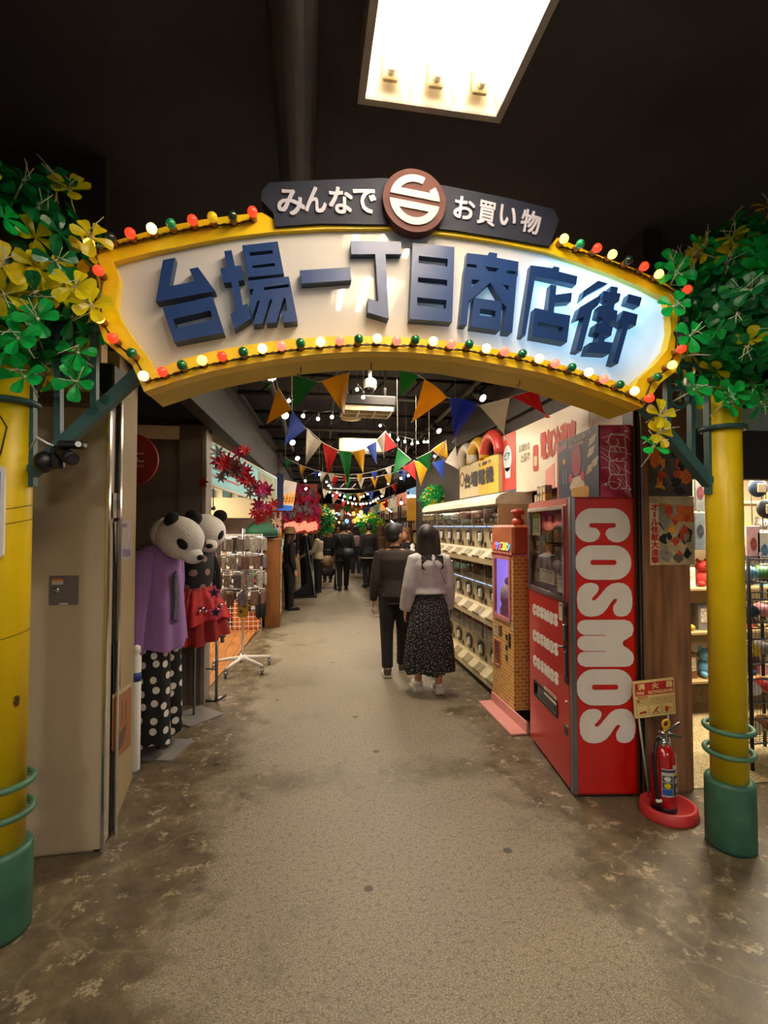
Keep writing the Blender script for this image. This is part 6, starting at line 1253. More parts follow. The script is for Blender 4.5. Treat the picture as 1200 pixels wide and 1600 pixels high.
    for k in (-1, 1):
        Hp, K, A = J['leg', k]; c = MB(); c.tube([A + V(0, -.055, -.045), A + V(0, .02, -.04), A + V(0, .09, -.052), A + V(k * .01, .17, -.062), A + V(k * .012, .195, -.066)], [(.036 * s, .040 * s), (.044 * s, .046 * s), (.047 * s, .036 * s), (.043 * s, .026 * s), (.024 * s, .016 * s)], 14).tube([A + V(0, -.02, -.03), A + V(0, -.015, .015)], [.045 * s, .045 * s], 12)
        sm = mat('shoe_' + shoe, shoe, .45, var=.08)
        sh_o = c.obj('shoe', sm, o); q = MB().slab([[(A.x + x * s * 1.1, A.y + y * s) for x, y in [(-.04, -.06), (.04, -.06), (.048, .06), (.045 + k * .01, .15), (.02 + k * .012, .198), (-.02 + k * .012, .198), (-.045 + k * .01, .15), (-.048, .06)]]], lambda u, v, d: (u, v, d), A.z - .085 * s, A.z - .066 * s); q.obj('sole', mat('sole_pale' if shoe > '5' else 'sole_dark', 'b8b0a2' if shoe > '5' else '1a1817', .6), sh_o)
    # hair
    hb = MB(); hb.M = H4; hm = mat('hair_' + hair, hair, .58, var=.3, scale=40, stretch=(3, 3, .3))
    hb.ball((0, -.022 * hs, .034 * hs), (.085 * hs, .098 * hs, .095 * hs), 20, 14)
    if hairstyle == 'short':
        hb.ball((0, -.045 * hs, -.015 * hs), (.078 * hs, .066 * hs, .06 * hs), 16, 10).ball((.012 * hs, .036 * hs, .088 * hs), (.056 * hs, .042 * hs, .03 * hs), 12, 8)
    else:
        L_ = {'long': .42, 'mid': .22, 'bob': .12}[hairstyle]
        hb.tube([(0, -.03 * hs, .04 * hs), (0, -.045 * hs, -.06 * hs), (0, -.075 * hs, -.16 * hs), (.0, -.085 * hs, -(L_ * .75) * hs), (-.01 * hs, -.08 * hs, -L_ * hs)], [(.088 * hs, .085 * hs), (.092 * hs, .07 * hs), (.098 * hs, .05 * hs), (.085 * hs, .032 * hs), (.05 * hs, .014 * hs)], 18)
        for k in (-1, 1): hb.tube([(k * .06 * hs, .035 * hs, .07 * hs), (k * .084 * hs, .02 * hs, -.02 * hs), (k * .09 * hs, -.01 * hs, -.12 * hs), (k * .08 * hs, -.03 * hs, -L_ * .8 * hs)], [.028 * hs, .024 * hs, .03 * hs, .012 * hs], 10)
    hb.M = Matrix.Identity(4); me = remesh(hb, 'hair', hm, .009, 3); put('hair', me, o)
    e = MB(); e.M = H4
    for k in (-1, 1): e.ball((k * .031 * hs, .079 * hs, .012 * hs), (.013 * hs, .006 * hs, .006 * hs), 10, 6, 0).ball((k * .031 * hs, .084 * hs, .012 * hs), (.006 * hs, .003 * hs, .006 * hs), 8, 5, 1)
    e.obj('eye', [mat('eye_white', 'd8d0c8', .2), M_BLACK], o)
    e = MB(); e.M = H4; e.tube([(-.02 * hs, .085 * hs, -.054 * hs), (0, .089 * hs, -.053 * hs), (.02 * hs, .085 * hs, -.054 * hs)], [.002 * hs, .006 * hs, .002 * hs], 8); e.obj('lips', mat('lips', '8a4a42', .4), o)
    return o, J, s, H4
AW = -YAW * 0.35
DOT2 = bpy.data.materials.new('skirt_fine_dots'); DOT2.use_nodes = True; dot_material(DOT2, 40, .15, .9, '08080a', 'b8b2a6', .23)
pw = gp(676, 1083); man = gp(640, 1052)
wo, J, s, H4 = person('woman with long dark hair, white blouse and black dotted skirt walking beside the man', (1.215, 4.74, 0), .06, 1.64, True, top='b7b2b0', shoe='c9c4ba', hair='1a0e0d', hairstyle='long', legs=((.10, 0), (-.02, .05)), arms=((.03, .04), (.03, .03)), turn=-.55, voxel=.0075, skirt=.235, sleeve=.015, bottommat=DOT2)
m = MB(); V = lambda x, y, z: Vector((x * s, y * s, z * s))
def back_patch(poly, d0, d1): return MB().slab([poly], lambda u, v, d: (u * s, (-.135 - d - .25 * (u * u) * -1.2) * s if False else (-.142 + abs(u) * .18 - d) * s, v * s), d0, d1)
cpm = MB()
for k in (-1, 1):
    vs = []; n = 6
    for i in range(n + 1):
        for j in range(5): 
            u = k * (.012 + .105 * i / n); v = 1.425 - .018 * (i / n) - .15 * j / 4 * (1 - .15 * (i / n) ** 3); vs.append(V(u, -.128 - .018 * (j / 4) + abs(u) * .16, v))
    cpm.add(vs, [(i * 5 + j, i * 5 + j + 1, i * 5 + j + 6, i * 5 + j + 5) for i in range(n) for j in range(4)], 0, True)
cpm.obj('collar', DOT2, wo, None, 'black dotted sailor collar')
MB().tube([V(0, -.135, 1.42), V(-.018, -.155, 1.385), V(.0, -.16, 1.36), V(.018, -.155, 1.39), V(0, -.14, 1.42)], .005, 6).tube([V(0, -.15, 1.40), V(-.008, -.165, 1.33), V(-.004, -.165, 1.27)], .004, 6).tube([V(0, -.15, 1.40), V(.012, -.165, 1.34), V(.016, -.163, 1.29)], .004, 6).obj('collar_bow', mat('bow_white', 'c9c4c0', .7), wo)
MB().tube([V(.03, -.155, 1.32), V(.09, -.145, 1.22), V(.15, -.10, 1.12)], .004, 6).obj('bag_strap', mat('strap_grey', '7a7678', .6), wo)
mo, J, s, H4 = person('man in a dark brown jacket and trousers walking beside the woman in white', (.985, 5.36, 0), -.12, 1.66, False, top='2c221d', bottom='171312', shoe='5c4c40', legs=((-.05, .06), (.14, 0)), arms=((.0, .04), (.05, .0)), turn=-.75, voxel=.0075, hair='0e0b0b')
V = lambda x, y, z: Vector((x * s, y * s, z * s))
MB().tube([V(-.075, -.03, 1.43), V(-.03, -.075, 1.455), V(.03, -.075, 1.455), V(.075, -.03, 1.43)], [.012, .015, .015, .012], 8, flat=.6).obj('collar', mat('collar_brown', '241d19', .8), mo)
# the crowd further along the alley
def at(px, Y, py=920): p = yp(px, py, Y); return (p.x, Y, 0)
def backpack(o, s_, c):
    q = MB(); q.tube([Vector((0, -.19, 1.02)) * s_, Vector((0, -.21, 1.15)) * s_, Vector((0, -.20, 1.32)) * s_, Vector((0, -.17, 1.38)) * s_], [(.12 * s_, .06 * s_), (.145 * s_, .085 * s_), (.135 * s_, .08 * s_), (.09 * s_, .04 * s_)], 14); b_ = q.obj('backpack', mat('pack_cloth_' + c, c, .8, var=.15), o)
    for k in (-1, 1): MB().tube([Vector((k * .09, -.16, 1.36)) * s_, Vector((k * .11, -.03, 1.47)) * s_, Vector((k * .12, .11, 1.36)) * s_, Vector((k * .13, .10, 1.15)) * s_], .014 * s_, 8).obj('strap', mat('strap_dark', '1a1818', .7), b_)
a = person('man in black coat with a dark shoulder bag walking away mid alley', at(536, 12.6), 0, 1.74, False, top='100f11', bottom='0c0b0d', legs=((-.1, .1), (.15, 0)), arms=((.04, .05), (.04, .05)), wide=1.1, longtop=.08)
b_ = MB().tube([Vector((.12, -.2, .82)), Vector((.12, -.22, .95)), Vector((.12, -.19, 1.08))], [(.14, .05), (.16, .07), (.13, .04)], 12).obj('shoulder_bag', mat('bag_black', '17161a', .6), a[0]); MB().tube([Vector((.0, -.19, 1.06)), Vector((-.12, -.12, 1.42)), Vector((-.12, .08, 1.38)), Vector((.1, .17, 1.1))], .014, 8).obj('strap', M_BLACK, b_)
person('man in dark jacket with a white hem walking with head bent', at(576, 13.0), .25, 1.72, False, top='17161a', bottom='0f0e12', legs=((.02, .12), (.12, 0)), nod=.25, turn=.1)
o = bpy.data.objects[[x.name for x in bpy.data.objects if x.get('label', '').startswith('man in dark jacket with a white hem')][0]]; MB().tube([Vector((.205 * math.cos(a), .145 * math.sin(a), .80)) for a in [2 * PI * i / 30 for i in range(30)]], .014, 6, closed=True).obj('hem', mat('hem_white', 'b0aca6', .8), o)
person('woman with long black hair in a cream top facing the display on the left', at(497, 12.2), 1.25, 1.60, True, top='a89a80', bottom='0e0d10', hairstyle='long', arms=((.22, .05), (.25, .03)))
person('man in black T-shirt turned to the woman in the cream top', at(477, 13.0), -.9, 1.68, False, top='0d0d0f', bottom='14131a', arms=((.25, .05), (.1, .05)))
person('woman in black with pale hair facing the camera behind the black stroller', at(512, 14.6), 3.0, 1.58, True, top='121114', bottom='121114', hair='a07a52', hairstyle='bob', arms=((.12, .05), (.12, .05)))
person('woman in a brown coat with long brown hair walking away', at(594, 14.2), .1, 1.66, True, top='5a3d22', bottom='2a2018', hair='4a2c18', hairstyle='mid', longtop=.25)
bk = person('woman with a pale pink backpack walking between the two dark coats', at(556, 16.0), 0, 1.64, True, top='2a3040', bottom='22304a', shoe='b0aaa0', hair='171210', hairstyle='mid', legs=((.1, 0), (-.1, .1)))
backpack(bk[0], bk[2], '9a8080')
person('person in black with short brown hair standing by the orange counter', at(637, 9.1, 900), 1.9, 1.60, True, top='0f0e12', bottom='15141a', hair='6a4022', hairstyle='bob', turn=.3)
person('person in dark grey far down the alley behind the crowd', at(545, 18.5), .1, 1.70, False, top='22242a', bottom='15161c'); person('person in a blue-grey top far down the alley', at(568, 20.0), .0, 1.66, True, top='3c4a5c', bottom='1c2230', hairstyle='mid'); person('person in a brown jacket far down at the alley end', at(528, 21.0), 3.1, 1.68, False, top='4a3626', bottom='1c1a1a'); person('person in black far down by the left stalls', at(510, 18.0), .4, 1.66, False, top='141316', bottom='101014')
gh = person('girl in a tan hat and black coat standing by the left display', at(452, 9.8), -1.2, 1.58, True, top='1a1614', bottom='15120f', hair='3a2216', hairstyle='mid')
m = MB(); m.M = gh[3]; m.lathe([(.16, .03), (.15, .045), (.112, .05), (.108, .12), (.085, .165), (0, .175)], (0, -.02, 0), 22); m.obj('hat', mat('hat_tan', '8a6a44', .8, var=.1), gh[0])
bpy.data.scenes.remove(TS)
# ================================================================== pennant strings
PC = {'y': ('yellow', 'cfa016'), 'g': ('green', '137a36'), 'b': ('blue', '2144a0'), 'w': ('white', 'c4bcae'), 'r': ('red', 'c21d1c')}
def pmat(c):
    m = mat('pennant_' + PC[c][0], PC[c][1], .55, var=.06, scale=12); return translucent(m, .45)
def pennant_string(label, Y, items, base=None, x_off=0.0):
    """items: (colour, top-left pixel, top-right pixel, tip pixel) as hung in the plane Y"""
    p0 = yp(*items[0][1], Y); t = thing('pennant_string', label, 'bunting', p0); rope = []; r = random.Random(int(Y * 100))
    for c, a, b, d in items:
        A, B, D = yp(*a, Y), yp(*b, Y), yp(*d, Y + r.uniform(-.05, .05)); n = 6; vs, fs = [], []
        nrm = (B - A).cross(D - A).normalized(); k = r.uniform(-.03, .03) * (B - A).length / .2
        for i in range(n + 1):
            f = i / n; L, R2 = A.lerp(D, f), B.lerp(D, f)
            for j in range(5): g = j / 4; vs.append(L.lerp(R2, g) + nrm * k * math.sin(PI * g + f * 1.5) * (1 - f * .4) * 2)
        nv = len(vs); vs = [v - p0 for v in vs]; vs += [v + nrm * .0015 for v in vs]
        for i in range(n):
            for j in range(4): q = (i * 5 + j, i * 5 + j + 1, i * 5 + j + 6, i * 5 + j + 5); fs += [q, tuple(nv + e for e in q[::-1])]
        m = MB().add(vs, fs, 0, True); me = m.mesh('pennant', pmat(c)); put('pennant', me, t, None, PC[c][0] + ' pennant'); rope += [A, B]
    rope = [(q - p0) for q in rope]
    for q in (rope[0], rope[-1]): MB().tube([q, Vector((q.x, q.y, 3.62 - p0.z))], .002, 4).obj('tie_cord', mat('pale_cord', 'b8ae9a', .6), t)
    m = MB(); m.tube(rope, .004, 5); m.obj('cord', mat('pale_cord', 'b8ae9a', .6), t); return t
def cr4(pts): return [(400 + x / 4, 560 + y / 4) for x, y in pts]
def I(c, *p): q = cr4(p); return (c, q[0], q[1], q[2])
pennant_string('nearest pennant string at the left, hanging right behind the arch sign', 3.7, [('g', (411, 597), (432, 594), (420, 606)), I('y', (135, 180), (222, 322), (64, 412))])
pennant_string('pennant string of large green and yellow flags hanging under the arch middle', 3.6, [I('g', (240, 108), (385, 148), (230, 330)), I('y', (410, 145), (585, 88), (552, 362))])
pennant_string('pennant string of large flags from green to red hanging under the arch right side', 3.6, [I('g', (895, 70), (1020, 108), (905, 245)), I('y', (1052, 130), (1195, 245), (970, 402)), ('b', (702, 622), (746, 633), (708, 691)), ('w', (749, 634), (797, 622), (790, 688)), ('r', (799, 620), (841, 608), (857, 653))])
pennant_string('second pennant string, sagging across the alley from blue to yellow', 4.7, [I('b', (225, 330), (312, 440), (178, 540)), I('w', (318, 436), (413, 525), (312, 665)), I('r', (415, 526), (512, 575), (450, 730)), I('g', (515, 575), (600, 585), (575, 790)), I('y', (602, 585), (682, 565), (672, 725)), I('b', (690, 553), (752, 520), (756, 665)), I('w', (755, 512), (812, 452), (800, 620)), I('r', (808, 455), (882, 550), (805, 585))])
pennant_string('pennant string with green, red and yellow flags right of the alley middle', 5.4, [I('g', (885, 560), (970, 632), (857, 725)), I('r', (922, 685), (990, 638), (1002, 765)), I('y', (988, 640), (1082, 660), (1030, 802))])
pennant_string('pennant string rising to the yellow shop sign on the right', 5.2, [I('g', (1000, 628), (1098, 580), (1094, 715)), I('y', (1100, 572), (1190, 512), (1196, 625)), I('b', (1100, 655), (1175, 630), (1172, 755)), ('y', (675, 703), (697, 688), (698, 716)), ('w', (695, 722), (712, 698), (717, 734))])
def sag(label, Y, pts, cols, flip=0):
    it = []; n = len(cols)
    def q(f):
        (x0, y0), (x1, y1), (x2, y2) = pts; return ((1 - f) ** 2 * x0 + 2 * f * (1 - f) * x1 + f * f * x2, (1 - f) ** 2 * y0 + 2 * f * (1 - f) * y1 + f * f * y2)
    for i, c in enumerate(cols):
        a, b = q(i / n + .03), q((i + 1) / n - .03); L = math.hypot(b[0] - a[0], b[1] - a[1]); dx, dy = (b[0] - a[0]) / L, (b[1] - a[1]) / L; k = L * 1.42; it.append((c, a, b, ((a[0] + b[0]) / 2 - dy * k * .5, (a[1] + b[1]) / 2 + k * max(.8, dx))))
    return pennant_string(label, Y, it)
sag('third pennant string with small flags sagging over the alley', 6.6, ((440, 712), (540, 770), (640, 715)), 'gybwryb' + 'wr')
sag('fourth pennant string with red, green and yellow flags', 7.8, ((495, 735), (560, 762), (640, 730)), 'wrgwyyb')
sag('fifth pennant string, small mixed flags over the crowd', 9.5, ((500, 762), (560, 785), (625, 752)), 'wrgybwr')
sag('sixth pennant string over the crowd, tiny flags', 12.0, ((515, 775), (575, 800), (620, 770)), 'wryrbyrw')
sag('seventh pennant string far down the alley', 15.0, ((520, 785), (565, 805), (610, 782)), 'rgybwr')
# ================================================================== strings of globe bulbs
GLOBE = MB().ball((0, 0, 0), .0155, 10, 8).mesh('globe_bulb', mat('warm_globe', 'fff0d8', .3, emit=60, ecol='ffdcb4'))
CAPM = MB().lathe([(.010, 0), (.010, .03), (.006, .04)], n=8).mesh('lamp_cap', M_BLACK)
def light_string(label, Y, pix, size=1.0, dy=0.0):
    p0 = yp(*pix[0], Y); t = thing('light_string', label, 'string lights', p0); rope = []
    for i, (x, y) in enumerate(pix):
        p = yp(x, y, Y + dy * i) - p0; b = put('globe_bulb', GLOBE, t); b.matrix_local = Matrix.Translation(p) @ Matrix.Scale(size, 4); c = put('lamp_cap', CAPM, b, (0, 0, .016)); rope.append(p + Vector((0, 0, .055 * size)))
    for q in (rope[0], rope[-1]): MB().tube([q, Vector((q.x, q.y, 3.62 - p0.z))], .002, 4).obj('tie_cord', M_BLACK, t)
    MB().tube(rope, .004, 5).obj('cord', M_BLACK, t); return t
def C4(*p): return cr4(p)
light_string('string of four globe bulbs at the left behind the nearest pennants', 4.4, C4((205, 265), (295, 360), (388, 378), (475, 366)))
light_string('pair of globe bulbs hanging beside the dome camera', 4.4, C4((632, 195), (670, 243)))
light_string('string of globe bulbs dipping at the right between the pennants', 6.0, C4((777, 420), (835, 480), (887, 508), (930, 520), (975, 533), (1010, 527), (1050, 522), (1072, 522)))
light_string('globe bulbs near the yellow shop sign', 6.4, C4((1117, 612), (952, 732), (907, 750)))
light_string('globe bulbs along the left fascia', 6.8, C4((312, 815), (308, 765), (395, 724)))
light_string('upper string of globe bulbs sagging over the crowd', 8.6, C4((440, 773), (455, 795), (468, 810), (505, 838), (525, 853), (553, 862), (590, 870), (615, 878), (655, 868), (672, 862), (697, 848)))
light_string('lower string of globe bulbs sagging over the crowd', 9.4, C4((460, 836), (480, 856), (543, 886), (575, 902), (602, 908), (625, 910), (653, 912), (670, 910), (690, 908), (715, 904), (732, 894), (748, 886), (763, 876), (786, 862), (826, 782)))
light_string('globe bulbs over the right stalls', 8.2, [(737, 592), (714, 754), (689, 832)])
light_string('two large globe bulbs glowing over the far right stalls', 11.0, [(638, 776), (627, 786)], 2.2)
# ================================================================== far stalls, garlands, displays
def far_garland(name, label, c, r, seed, kinds, n=90, size=1.0):
    t = thing(name, label, 'garland', c); rr = random.Random(seed); m = MB()
    for i in range(n):
        d = Vector((rr.gauss(0, 1), rr.gauss(0, 1), rr.gauss(0, 1))).normalized(); p = Vector((d.x * r[0], d.y * r[1], d.z * r[2])) * rr.uniform(.6, 1.05); M4 = Matrix.Translation(p) @ rot_to(d + Vector((rr.uniform(-.6, .6), -.5, rr.uniform(-.3, .5))), rr.uniform(0, 6)); mi = rr.choice(kinds)
        for j in range(5):
            Q = M4 @ Matrix.Rotation(2 * PI * j / 5, 4, 'Z') @ Matrix.Rotation(-.35, 4, 'Y') @ Matrix.Scale(size, 4); me = LEAF[mi]; m.add([Q @ v.co for v in me.vertices], [tuple(f.vertices) for f in me.polygons], mi)
    o = m.obj('leaf_mass', M_LG, t); o['kind'] = 'stuff'; return t
def pole_garland(px, py, Y, r, label, seed, kinds, size, n=90):
    c = yp(px, py, Y); t = far_garland('leaf_garland', label, c, r, seed, kinds, n, size); MB().tube([(0, 0, 0), (0, 0, 3.62 - c.z)], .012, 6).obj('hanger', M_DARK, t); return t
c = yp(690, 782, 7.85); t = far_garland('leaf_garland', 'green and yellow plastic garland hanging over the far end of the capsule machines', c, (.34, .24, .24), 31, [0, 0, 0, 1, 2], 150, 1.15)
MB().tube([(0, 0, 0), (0, 0, 3.62 - c.z)], .012, 6).obj('hanger', M_DARK, t)
pole_garland(503, 812, 11.3, (.30, .28, .30), 'green and yellow garland hanging left of the crowd', 32, [0, 1, 2, 2, 0], 1.5, 110)
pole_garland(577, 818, 17.0, (.45, .3, .38), 'green garland hanging beyond the crowd', 33, [0, 1, 0, 2], 2.2, 80)
# leaning display board with black base on the left of the alley
g = gp(475, 932); t = thing('display_board', 'tall black display board with a slanting picture on a black base', 'display', (g.x, g.y, 0))
MB().box((-.36, -.25, 0), (.30, .35, .05), bev=.01).obj('base', M_BLACK, t)
m = MB().slab([[(-.34, .05), (.02, .05), (.26, .05), (.05, 1.42), (-.03, 1.42), (.12, .3)]], lambda u, v, d: (u, d, v), -.03, .03); m.obj('side_frame', M_BLACK, t)
m = MB(); m.add([(.262, -.2, .06), (.262, .28, .06), (.055, .28, 1.42), (.055, -.2, 1.42), (.24, -.2, .06), (.24, .28, .06), (.035, .28, 1.42), (.035, -.2, 1.42)], [(0, 1, 2, 3), (7, 6, 5, 4), (0, 4, 5, 1), (3, 2, 6, 7), (0, 3, 7, 4), (1, 5, 6, 2)]); m.obj('picture', mat('display_picture', '54708c', .3, var=.7, scale=7, emit=.05), t)
g = gp(462, 928); t = thing('yellow_crate_stand', 'pale stand with a yellow tray top behind the black display board', 'stand', (g.x - .24, g.y + .1, 0)); MB().box((-.22, 0, 0), (.22, .4, .78), bev=.01).obj('body', mat('grey_stand', '7a6f5e', .5, var=.1), t); MB().box((-.23, -.01, .78), (.23, .41, .98), bev=.015).obj('yellow_tray', mat('tray_yellow', 'c08a14', .5), t); MB().box((-.14, .2, 1.0), (.14, .23, 1.32), bev=.01).obj('screen', mat('pale_green_screen', '9cc0a0', .4, emit=.4, ecol='a8d0b0'), t)
t = thing('stroller', 'black folding stroller with a cream sack in the crowd', 'stroller', (*at(512, 12.9)[:2], 0)); 
for x in (-.2, .2):
    MB().tube([(x, -.25, .10), (x, .1, .55), (x, .3, 1.0)], .014, 8).tube([(x, .3, .10), (x, .0, .5)], .014, 8).obj('frame_tube', M_DARK, t)
    for y in (-.25, .3): MB().tube([(x - .02, y, .09), (x + .02, y, .09)], .09, 16).obj('wheel', M_BLACK, t)
MB().tube([(-.2, .3, 1.0), (.2, .3, 1.0)], .016, 8).obj('handle', M_BLACK, t); MB().box((-.19, -.2, .35), (.19, .2, .55), bev=.06).obj('seat', mat('stroller_cloth', '1c1a1a', .8), t); MB().ball((0, 0, .72), (.17, .17, .16), 12, 8).obj('cream_sack', mat('sack_cream', '9a8060', .8, var=.2), t)
# red banner and lit lantern sign on the left
p = yp(428, 845, 8.8); q = yp(441, 797, 8.8); t = thing('red_banner', 'narrow red banner with white letters above the wooden cabinet', 'banner', p); W_, H_ = q.x - p.x, q.z - p.z; MB().box((0, -.01, 0), (W_, .01, H_)).obj('cloth', mat('banner_red', 'b0201c', .6, var=.1), t); m = MB(); ff = face_frame((0, -.0115, 0), (1, 0, 0), (0, 0, 1), (0, -1, 0))
for i, ch in enumerate('UDK'): letters(m, ch, ff, W_ * .12, H_ * (.66 - i * .30), W_ * .85, H_ * (.92 - i * .30), 0, .05, .001)
m.obj('lettering', mat('banner_white', 'd8cec8', .5), t); MB().tube([(W_ / 2, 0, H_), (W_ / 2, 0, 2.9 - p.z)], .006, 6).obj('cord', M_BLACK, t)
p = yp(448, 796, 8.6); q = yp(455, 752, 8.6); t = thing('lantern_sign', 'hanging lit lantern sign with an orange flame-like print and a blue foot', 'sign', p); H_ = q.z - p.z
def lan(v): return (.14 + .02 * v / H_)
MB().slab([[(-.15, 0), (.10, 0), (.17, H_ * .95), (-.04, H_ * 1.04)]], lambda u, v, d: (u, d, v), -.05, .05).obj('panel', mat('lantern_paper', 'c8b4a4', .5, emit=.25, ecol='f0d8c0', var=.15, scale=4), t)
m = MB().slab([[(-.155, -.02), (.095, -.02), (.103, .06), (-.135, .08)]], lambda u, v, d: (u, d, v), -.055, .055); m.obj('blue_foot', mat('lantern_blue', '2f68c0', .4, emit=.3), t)
m = MB(); fl_ = lambda u, v, d: (u + .15 * v, -.052 - d, v)
for u in (-.10, -.05, .0, .05): m.slab([[(u, .10), (u + .045, .10), (u + .05, .22), (u + .03, .34 - abs(u) * .8), (u + .012, .24)]], fl_, .002, 0, 0)
for u in (-.085, -.035, .015, .065): stroke(m, [(u, .12), (u + .012, .17), (u + .004, .22)], .009, fl_, .0032, 1)
for v in (.135, .18): stroke(m, [(-.09, v), (.08, v + .01)], .008, fl_, .0036, 1)
m.obj('flame_print', [mat('lantern_orange', 'd88a1c', .4, emit=.4, ecol='ffa020'), mat('lantern_brown', '6a3a10', .5)], t)
MB().tube([(.05, 0, H_), (.05, 0, 2.95 - p.z)], .006, 6).obj('cord', M_BLACK, t)
p = yp(437, 794, 8.45); t = thing('navy_banner', 'narrow navy banner hanging between awning sign and lantern sign', 'banner', p); MB().box((-.06, -.008, 0), (.06, .008, .58)).obj('cloth', mat('banner_navy', '232a5a', .7), t); MB().tube([(-.065, 0, .58), (.065, 0, .58)], .008, 6).tube([(0, 0, .58), (0, 0, 2.95 - p.z)], .004, 5).obj('rod', M_DARK, t)
# pink blossom display over a lit red stall
p = yp(472, 800, 10.4); t = thing('blossom_display', 'pink and red blossom display over the lit red stall on the left', 'display', (p.x, 10.4, p.z)); rr_ = random.Random(44); m = MB()
for i in range(190):
    u = rr_.uniform(-.36, .34); v = rr_.uniform(-.25, .52) - u * .3; Q0 = Matrix.Translation((u, rr_.uniform(-.12, .1), v)) @ rot_to((rr_.uniform(-.7, .7), -1, rr_.uniform(-.5, .5)), rr_.uniform(0, 6)); mi = rr_.choice([0, 1, 1, 3, 2, 2]); me = RF[mi]; m.add([Q0 @ v_.co for v_ in me.vertices], [tuple(f.vertices) for f in me.polygons], mi)
o = m.obj('blossom_mass', [mat('petal_' + c, c) for c in ('b3152a', 'c02a6a', '8d8790', 'c8242a', 'd0b080')], t); o['kind'] = 'stuff'
MB().box((-.36, .1, -.45), (.32, .16, .6)).obj('backing', mat('stall_red_lit', '7a2a22', .5, emit=.06, ecol='ff6048', var=.3, scale=9), t)
MB().tube([(0, .13, .6), (0, .13, 2.9 - p.z)], .01, 6).obj('hanger', M_DARK, t)
for k in range(9):
    b_ = MB().lathe([(.02, -.10), (.045, -.08), (.05, 0), (.045, .07), (.02, .09)], n=10).obj('paper_lantern', mat('lit_paper_lantern', 'd88a70', .5, emit=.8, ecol='ff8a70'), t); b_.location = (-.32 + k * .075, -.06, -.32 + .02 * (k % 3))
struct('wall_left_far', MB().box((-1.3, 9.2, 0), (-.62, 9.3, 2.6)).box((-1.1, 9.3, 0), (-1.0, 22, 2.7)), mat('far_stall_wall', '5c4630', .7, var=.3))
# open stalls along both sides: counter, boards, goods, sign and strip lamp each
SC = ['b08850', 'a86a3a', '9a3a34', '4a6a8a', 'c0a878', '6a7a4a', '8a5a7a', 'c4b49a']
def stall(x, Y, side, w_, label, seed, lit):
    r = random.Random(seed); t = thing('stall', label, 'stall', (x, Y, 0)); s_ = -side                       # side +1: stands at the right wall, open to the left
    MB().box((0, 0, 0), (side * .5, w_, .85), bev=.01).obj('counter', mat('stall_counter_%d' % (seed % 4), SC[seed % 8], .5, var=.2), t)
    for z in (1.2, 1.55, 1.9): MB().box((side * .2, 0, z), (side * .62, w_, z + .025)).obj('shelf_board', M_WOOD, t)
    MB().box((side * .60, 0, 0), (side * .66, w_, 2.5)).obj('back_board', mat('stall_back_%d' % (seed % 3), ['9a8a6a', '8a7058', 'a89a80'][seed % 3], .6, var=.3, scale=6), t)
    m = MB()
    for z in (.855, 1.228, 1.578, 1.928):
        y = .04
        while y < w_ - .1:
            a, h = r.uniform(.06, .16), r.uniform(.08, .26); xx = side * (.12 if z < 1 else .26); mi = r.randrange(8)
            if r.random() < .3: m.lathe([(a * .4, 0), (a * .45, h * .6), (a * .2, h)], (xx + side * .08, y + a / 2, z), 10, mi)
            else: m.box((xx, y, z), (xx + side * r.uniform(.08, .2), y + a, z + h), mi)
            y += a + .02
    o = m.obj('goods', [mat('far_goods_' + c, c, .4, var=.5, scale=25) for c in SC], t); o['kind'] = 'stuff'
    MB().box((-side * .05, .05, 2.2), (side * .05, w_ - .05, 2.52), bev=.01).obj('name_board', mat('stall_sign_%d' % (seed % 6), ['c0a05a', '4a88b8', 'b05a3a', 'c8b898', 'd08a3a', '5a9a8a'][seed % 6], .4, emit=lit, var=.4, scale=7), t)
    MB().tube([(side * .3, .1, 2.3), (side * .3, w_ - .1, 2.3)], .018, 8).obj('strip_lamp', mat('lit_strip', 'f4f4ff', .4, emit=7, ecol='e8f0ff' if seed % 2 else 'ffe6c0'), t)
    for yy in (.02, w_ - .04): MB().box((0, yy, .85), (side * .04, yy + .03, 2.52)).obj('stall_post', M_DARK, t)
for i, (Y, w_) in enumerate(((8.2, 1.5), (9.9, 1.6), (11.7, 1.7), (13.6, 1.9), (15.7, 2.1), (18.0, 2.4), (20.6, 3.0))): stall(2.32 + i * .11, Y, 1, w_, ['nearest', 'second', 'third', 'fourth', 'fifth', 'sixth', 'farthest'][i] + ' lit goods stall on the right past the capsule machines', 60 + i, .35)
for i, (Y, w_) in enumerate(((12.7, 1.3), (14.1, 2.0), (16.2, 2.2), (18.6, 2.6))): stall(-.22 + i * .05, Y, -1, w_, ['nearest', 'second', 'third', 'farthest'][i] + ' lit goods stall on the left beside the crowd', 71 + i, .35)
stall(1.2, 23.5, 1, 2.5, 'lit goods stall closing the far end of the alley at the right', 80, .5); stall(.95, 23.3, -1, 2.5, 'lit goods stall closing the far end of the alley at the left', 81, .5)
t = thing('end_display', 'crowded lit display with hanging lanterns at the very end of the alley', 'display', (1.1, 26.5, 0)); MB().box((-1.6, 0, 0), (2.4, .2, 2.9), bev=.02).obj('back_board', mat('end_board', '6a5a44', .6, var=.5, scale=4), t); rr_ = random.Random(77)
for k in range(18): 
    b_ = MB().lathe([(.04, -.12), (.10, -.08), (.11, 0), (.1, .08), (.04, .12)], n=12).obj('paper_lantern', mat('far_lantern_%d' % (k % 4), ['ffb060', 'ffd890', '80b8ff', 'ff7050'][k % 4], .5, emit=1.3), t); b_.location = (-1.2 + (k % 9) * .38, -.2 - .1 * (k % 2), 1.9 + .42 * (k // 9) + rr_.uniform(-.1, .1))
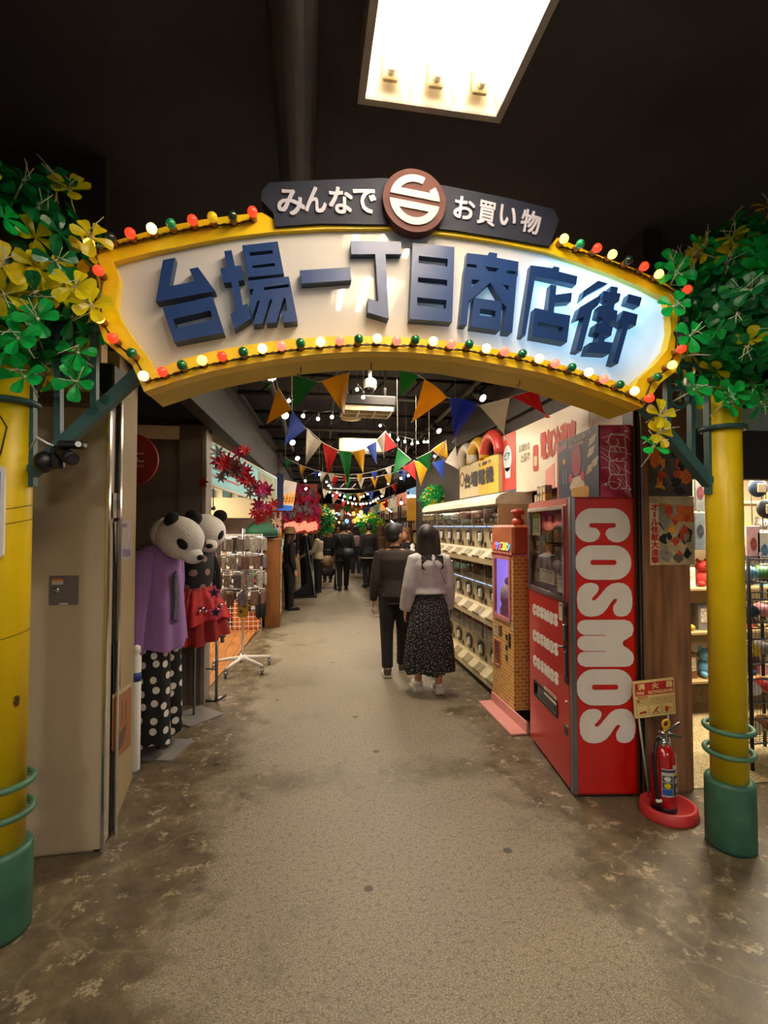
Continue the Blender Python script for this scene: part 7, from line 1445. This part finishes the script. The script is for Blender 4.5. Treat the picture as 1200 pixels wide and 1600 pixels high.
g = at(652, 8.1); t = thing('orange_counter', 'small orange counter with a white tray and a figure stand behind the walking couple', 'counter', (g[0], 7.95, 0)); MB().box((-.25, 0, 0), (.25, .4, 1.18), bev=.01).obj('body', mat('counter_orange', 'b0702a', .5, var=.1), t); MB().box((-.27, -.02, 1.18), (.27, .42, 1.21), bev=.006).obj('tray', M_WHITE, t); MB().lathe([(.05, 1.21), (.05, 1.25), (.03, 1.28), (.045, 1.32), (0, 1.36)], (-.08, .15, 0), 12).obj('bell', M_WHITE, t)
for k, (px, py, Y, c, nm) in enumerate(((655, 796, 9.83, 'c08a2a', 'yellow'), (667, 800, 11.6, 'b8743a', 'orange'))):
    p = yp(px, py, Y); t = thing('hanging_cloth_sign', '%s cloth sign with a red seal hanging over the right stalls' % nm, 'sign', p); MB().box((-.26, -.02, -.24), (.26, .02, .24), bev=.015).obj('cloth', mat('cloth_sign_' + c, c, .6, var=.15, emit=.1), t); MB().slab([arc(.08, -.1, .06, 0, 360, 14)[:-1]], lambda u, v, d: (u, d, v), -.024, -.02).obj('seal', mat('seal_red', 'a83a20', .5), t); MB().tube([(-.2, 0, .24), (-.2, 0, 3.62 - p.z)], .006, 5).tube([(.2, 0, .24), (.2, 0, 3.62 - p.z)], .006, 5).obj('cord', M_DARK, t)
c = yp(668, 776, 9.74); t = thing('tube_lamp', 'slanting bright tube lamp over the right stalls', 'light', c); MB().tube([(-.13, 0, .08), (.15, .0, -.06)], .022, 10).obj('tube', mat('lit_cool_tube', 'ffffff', .3, emit=9, ecol='f0f6ff'), t); MB().tube([(0, 0, .03), (0, 0, 3.62 - c.z)], .008, 6).obj('hanger', M_DARK, t)
for i, (px, py, Y) in enumerate(((562, 806, 14.4), (545, 803, 15.4), (614, 816, 15), (608, 797, 12.5), (522, 808, 13))):
    c = yp(px, py, Y); t = thing('tube_lamp', ['first', 'second', 'third', 'fourth', 'fifth'][i] + ' small tube lamp glinting over the far crowd', 'light', c); MB().tube([(-.07, 0, .05), (.07, 0, -.05)], .014, 8).obj('tube', mat('lit_cool_tube', 'ffffff', .3, emit=9, ecol='f0f6ff'), t); MB().tube([(0, 0, .02), (0, 0, 3.62 - c.z)], .006, 6).obj('hanger', M_DARK, t)
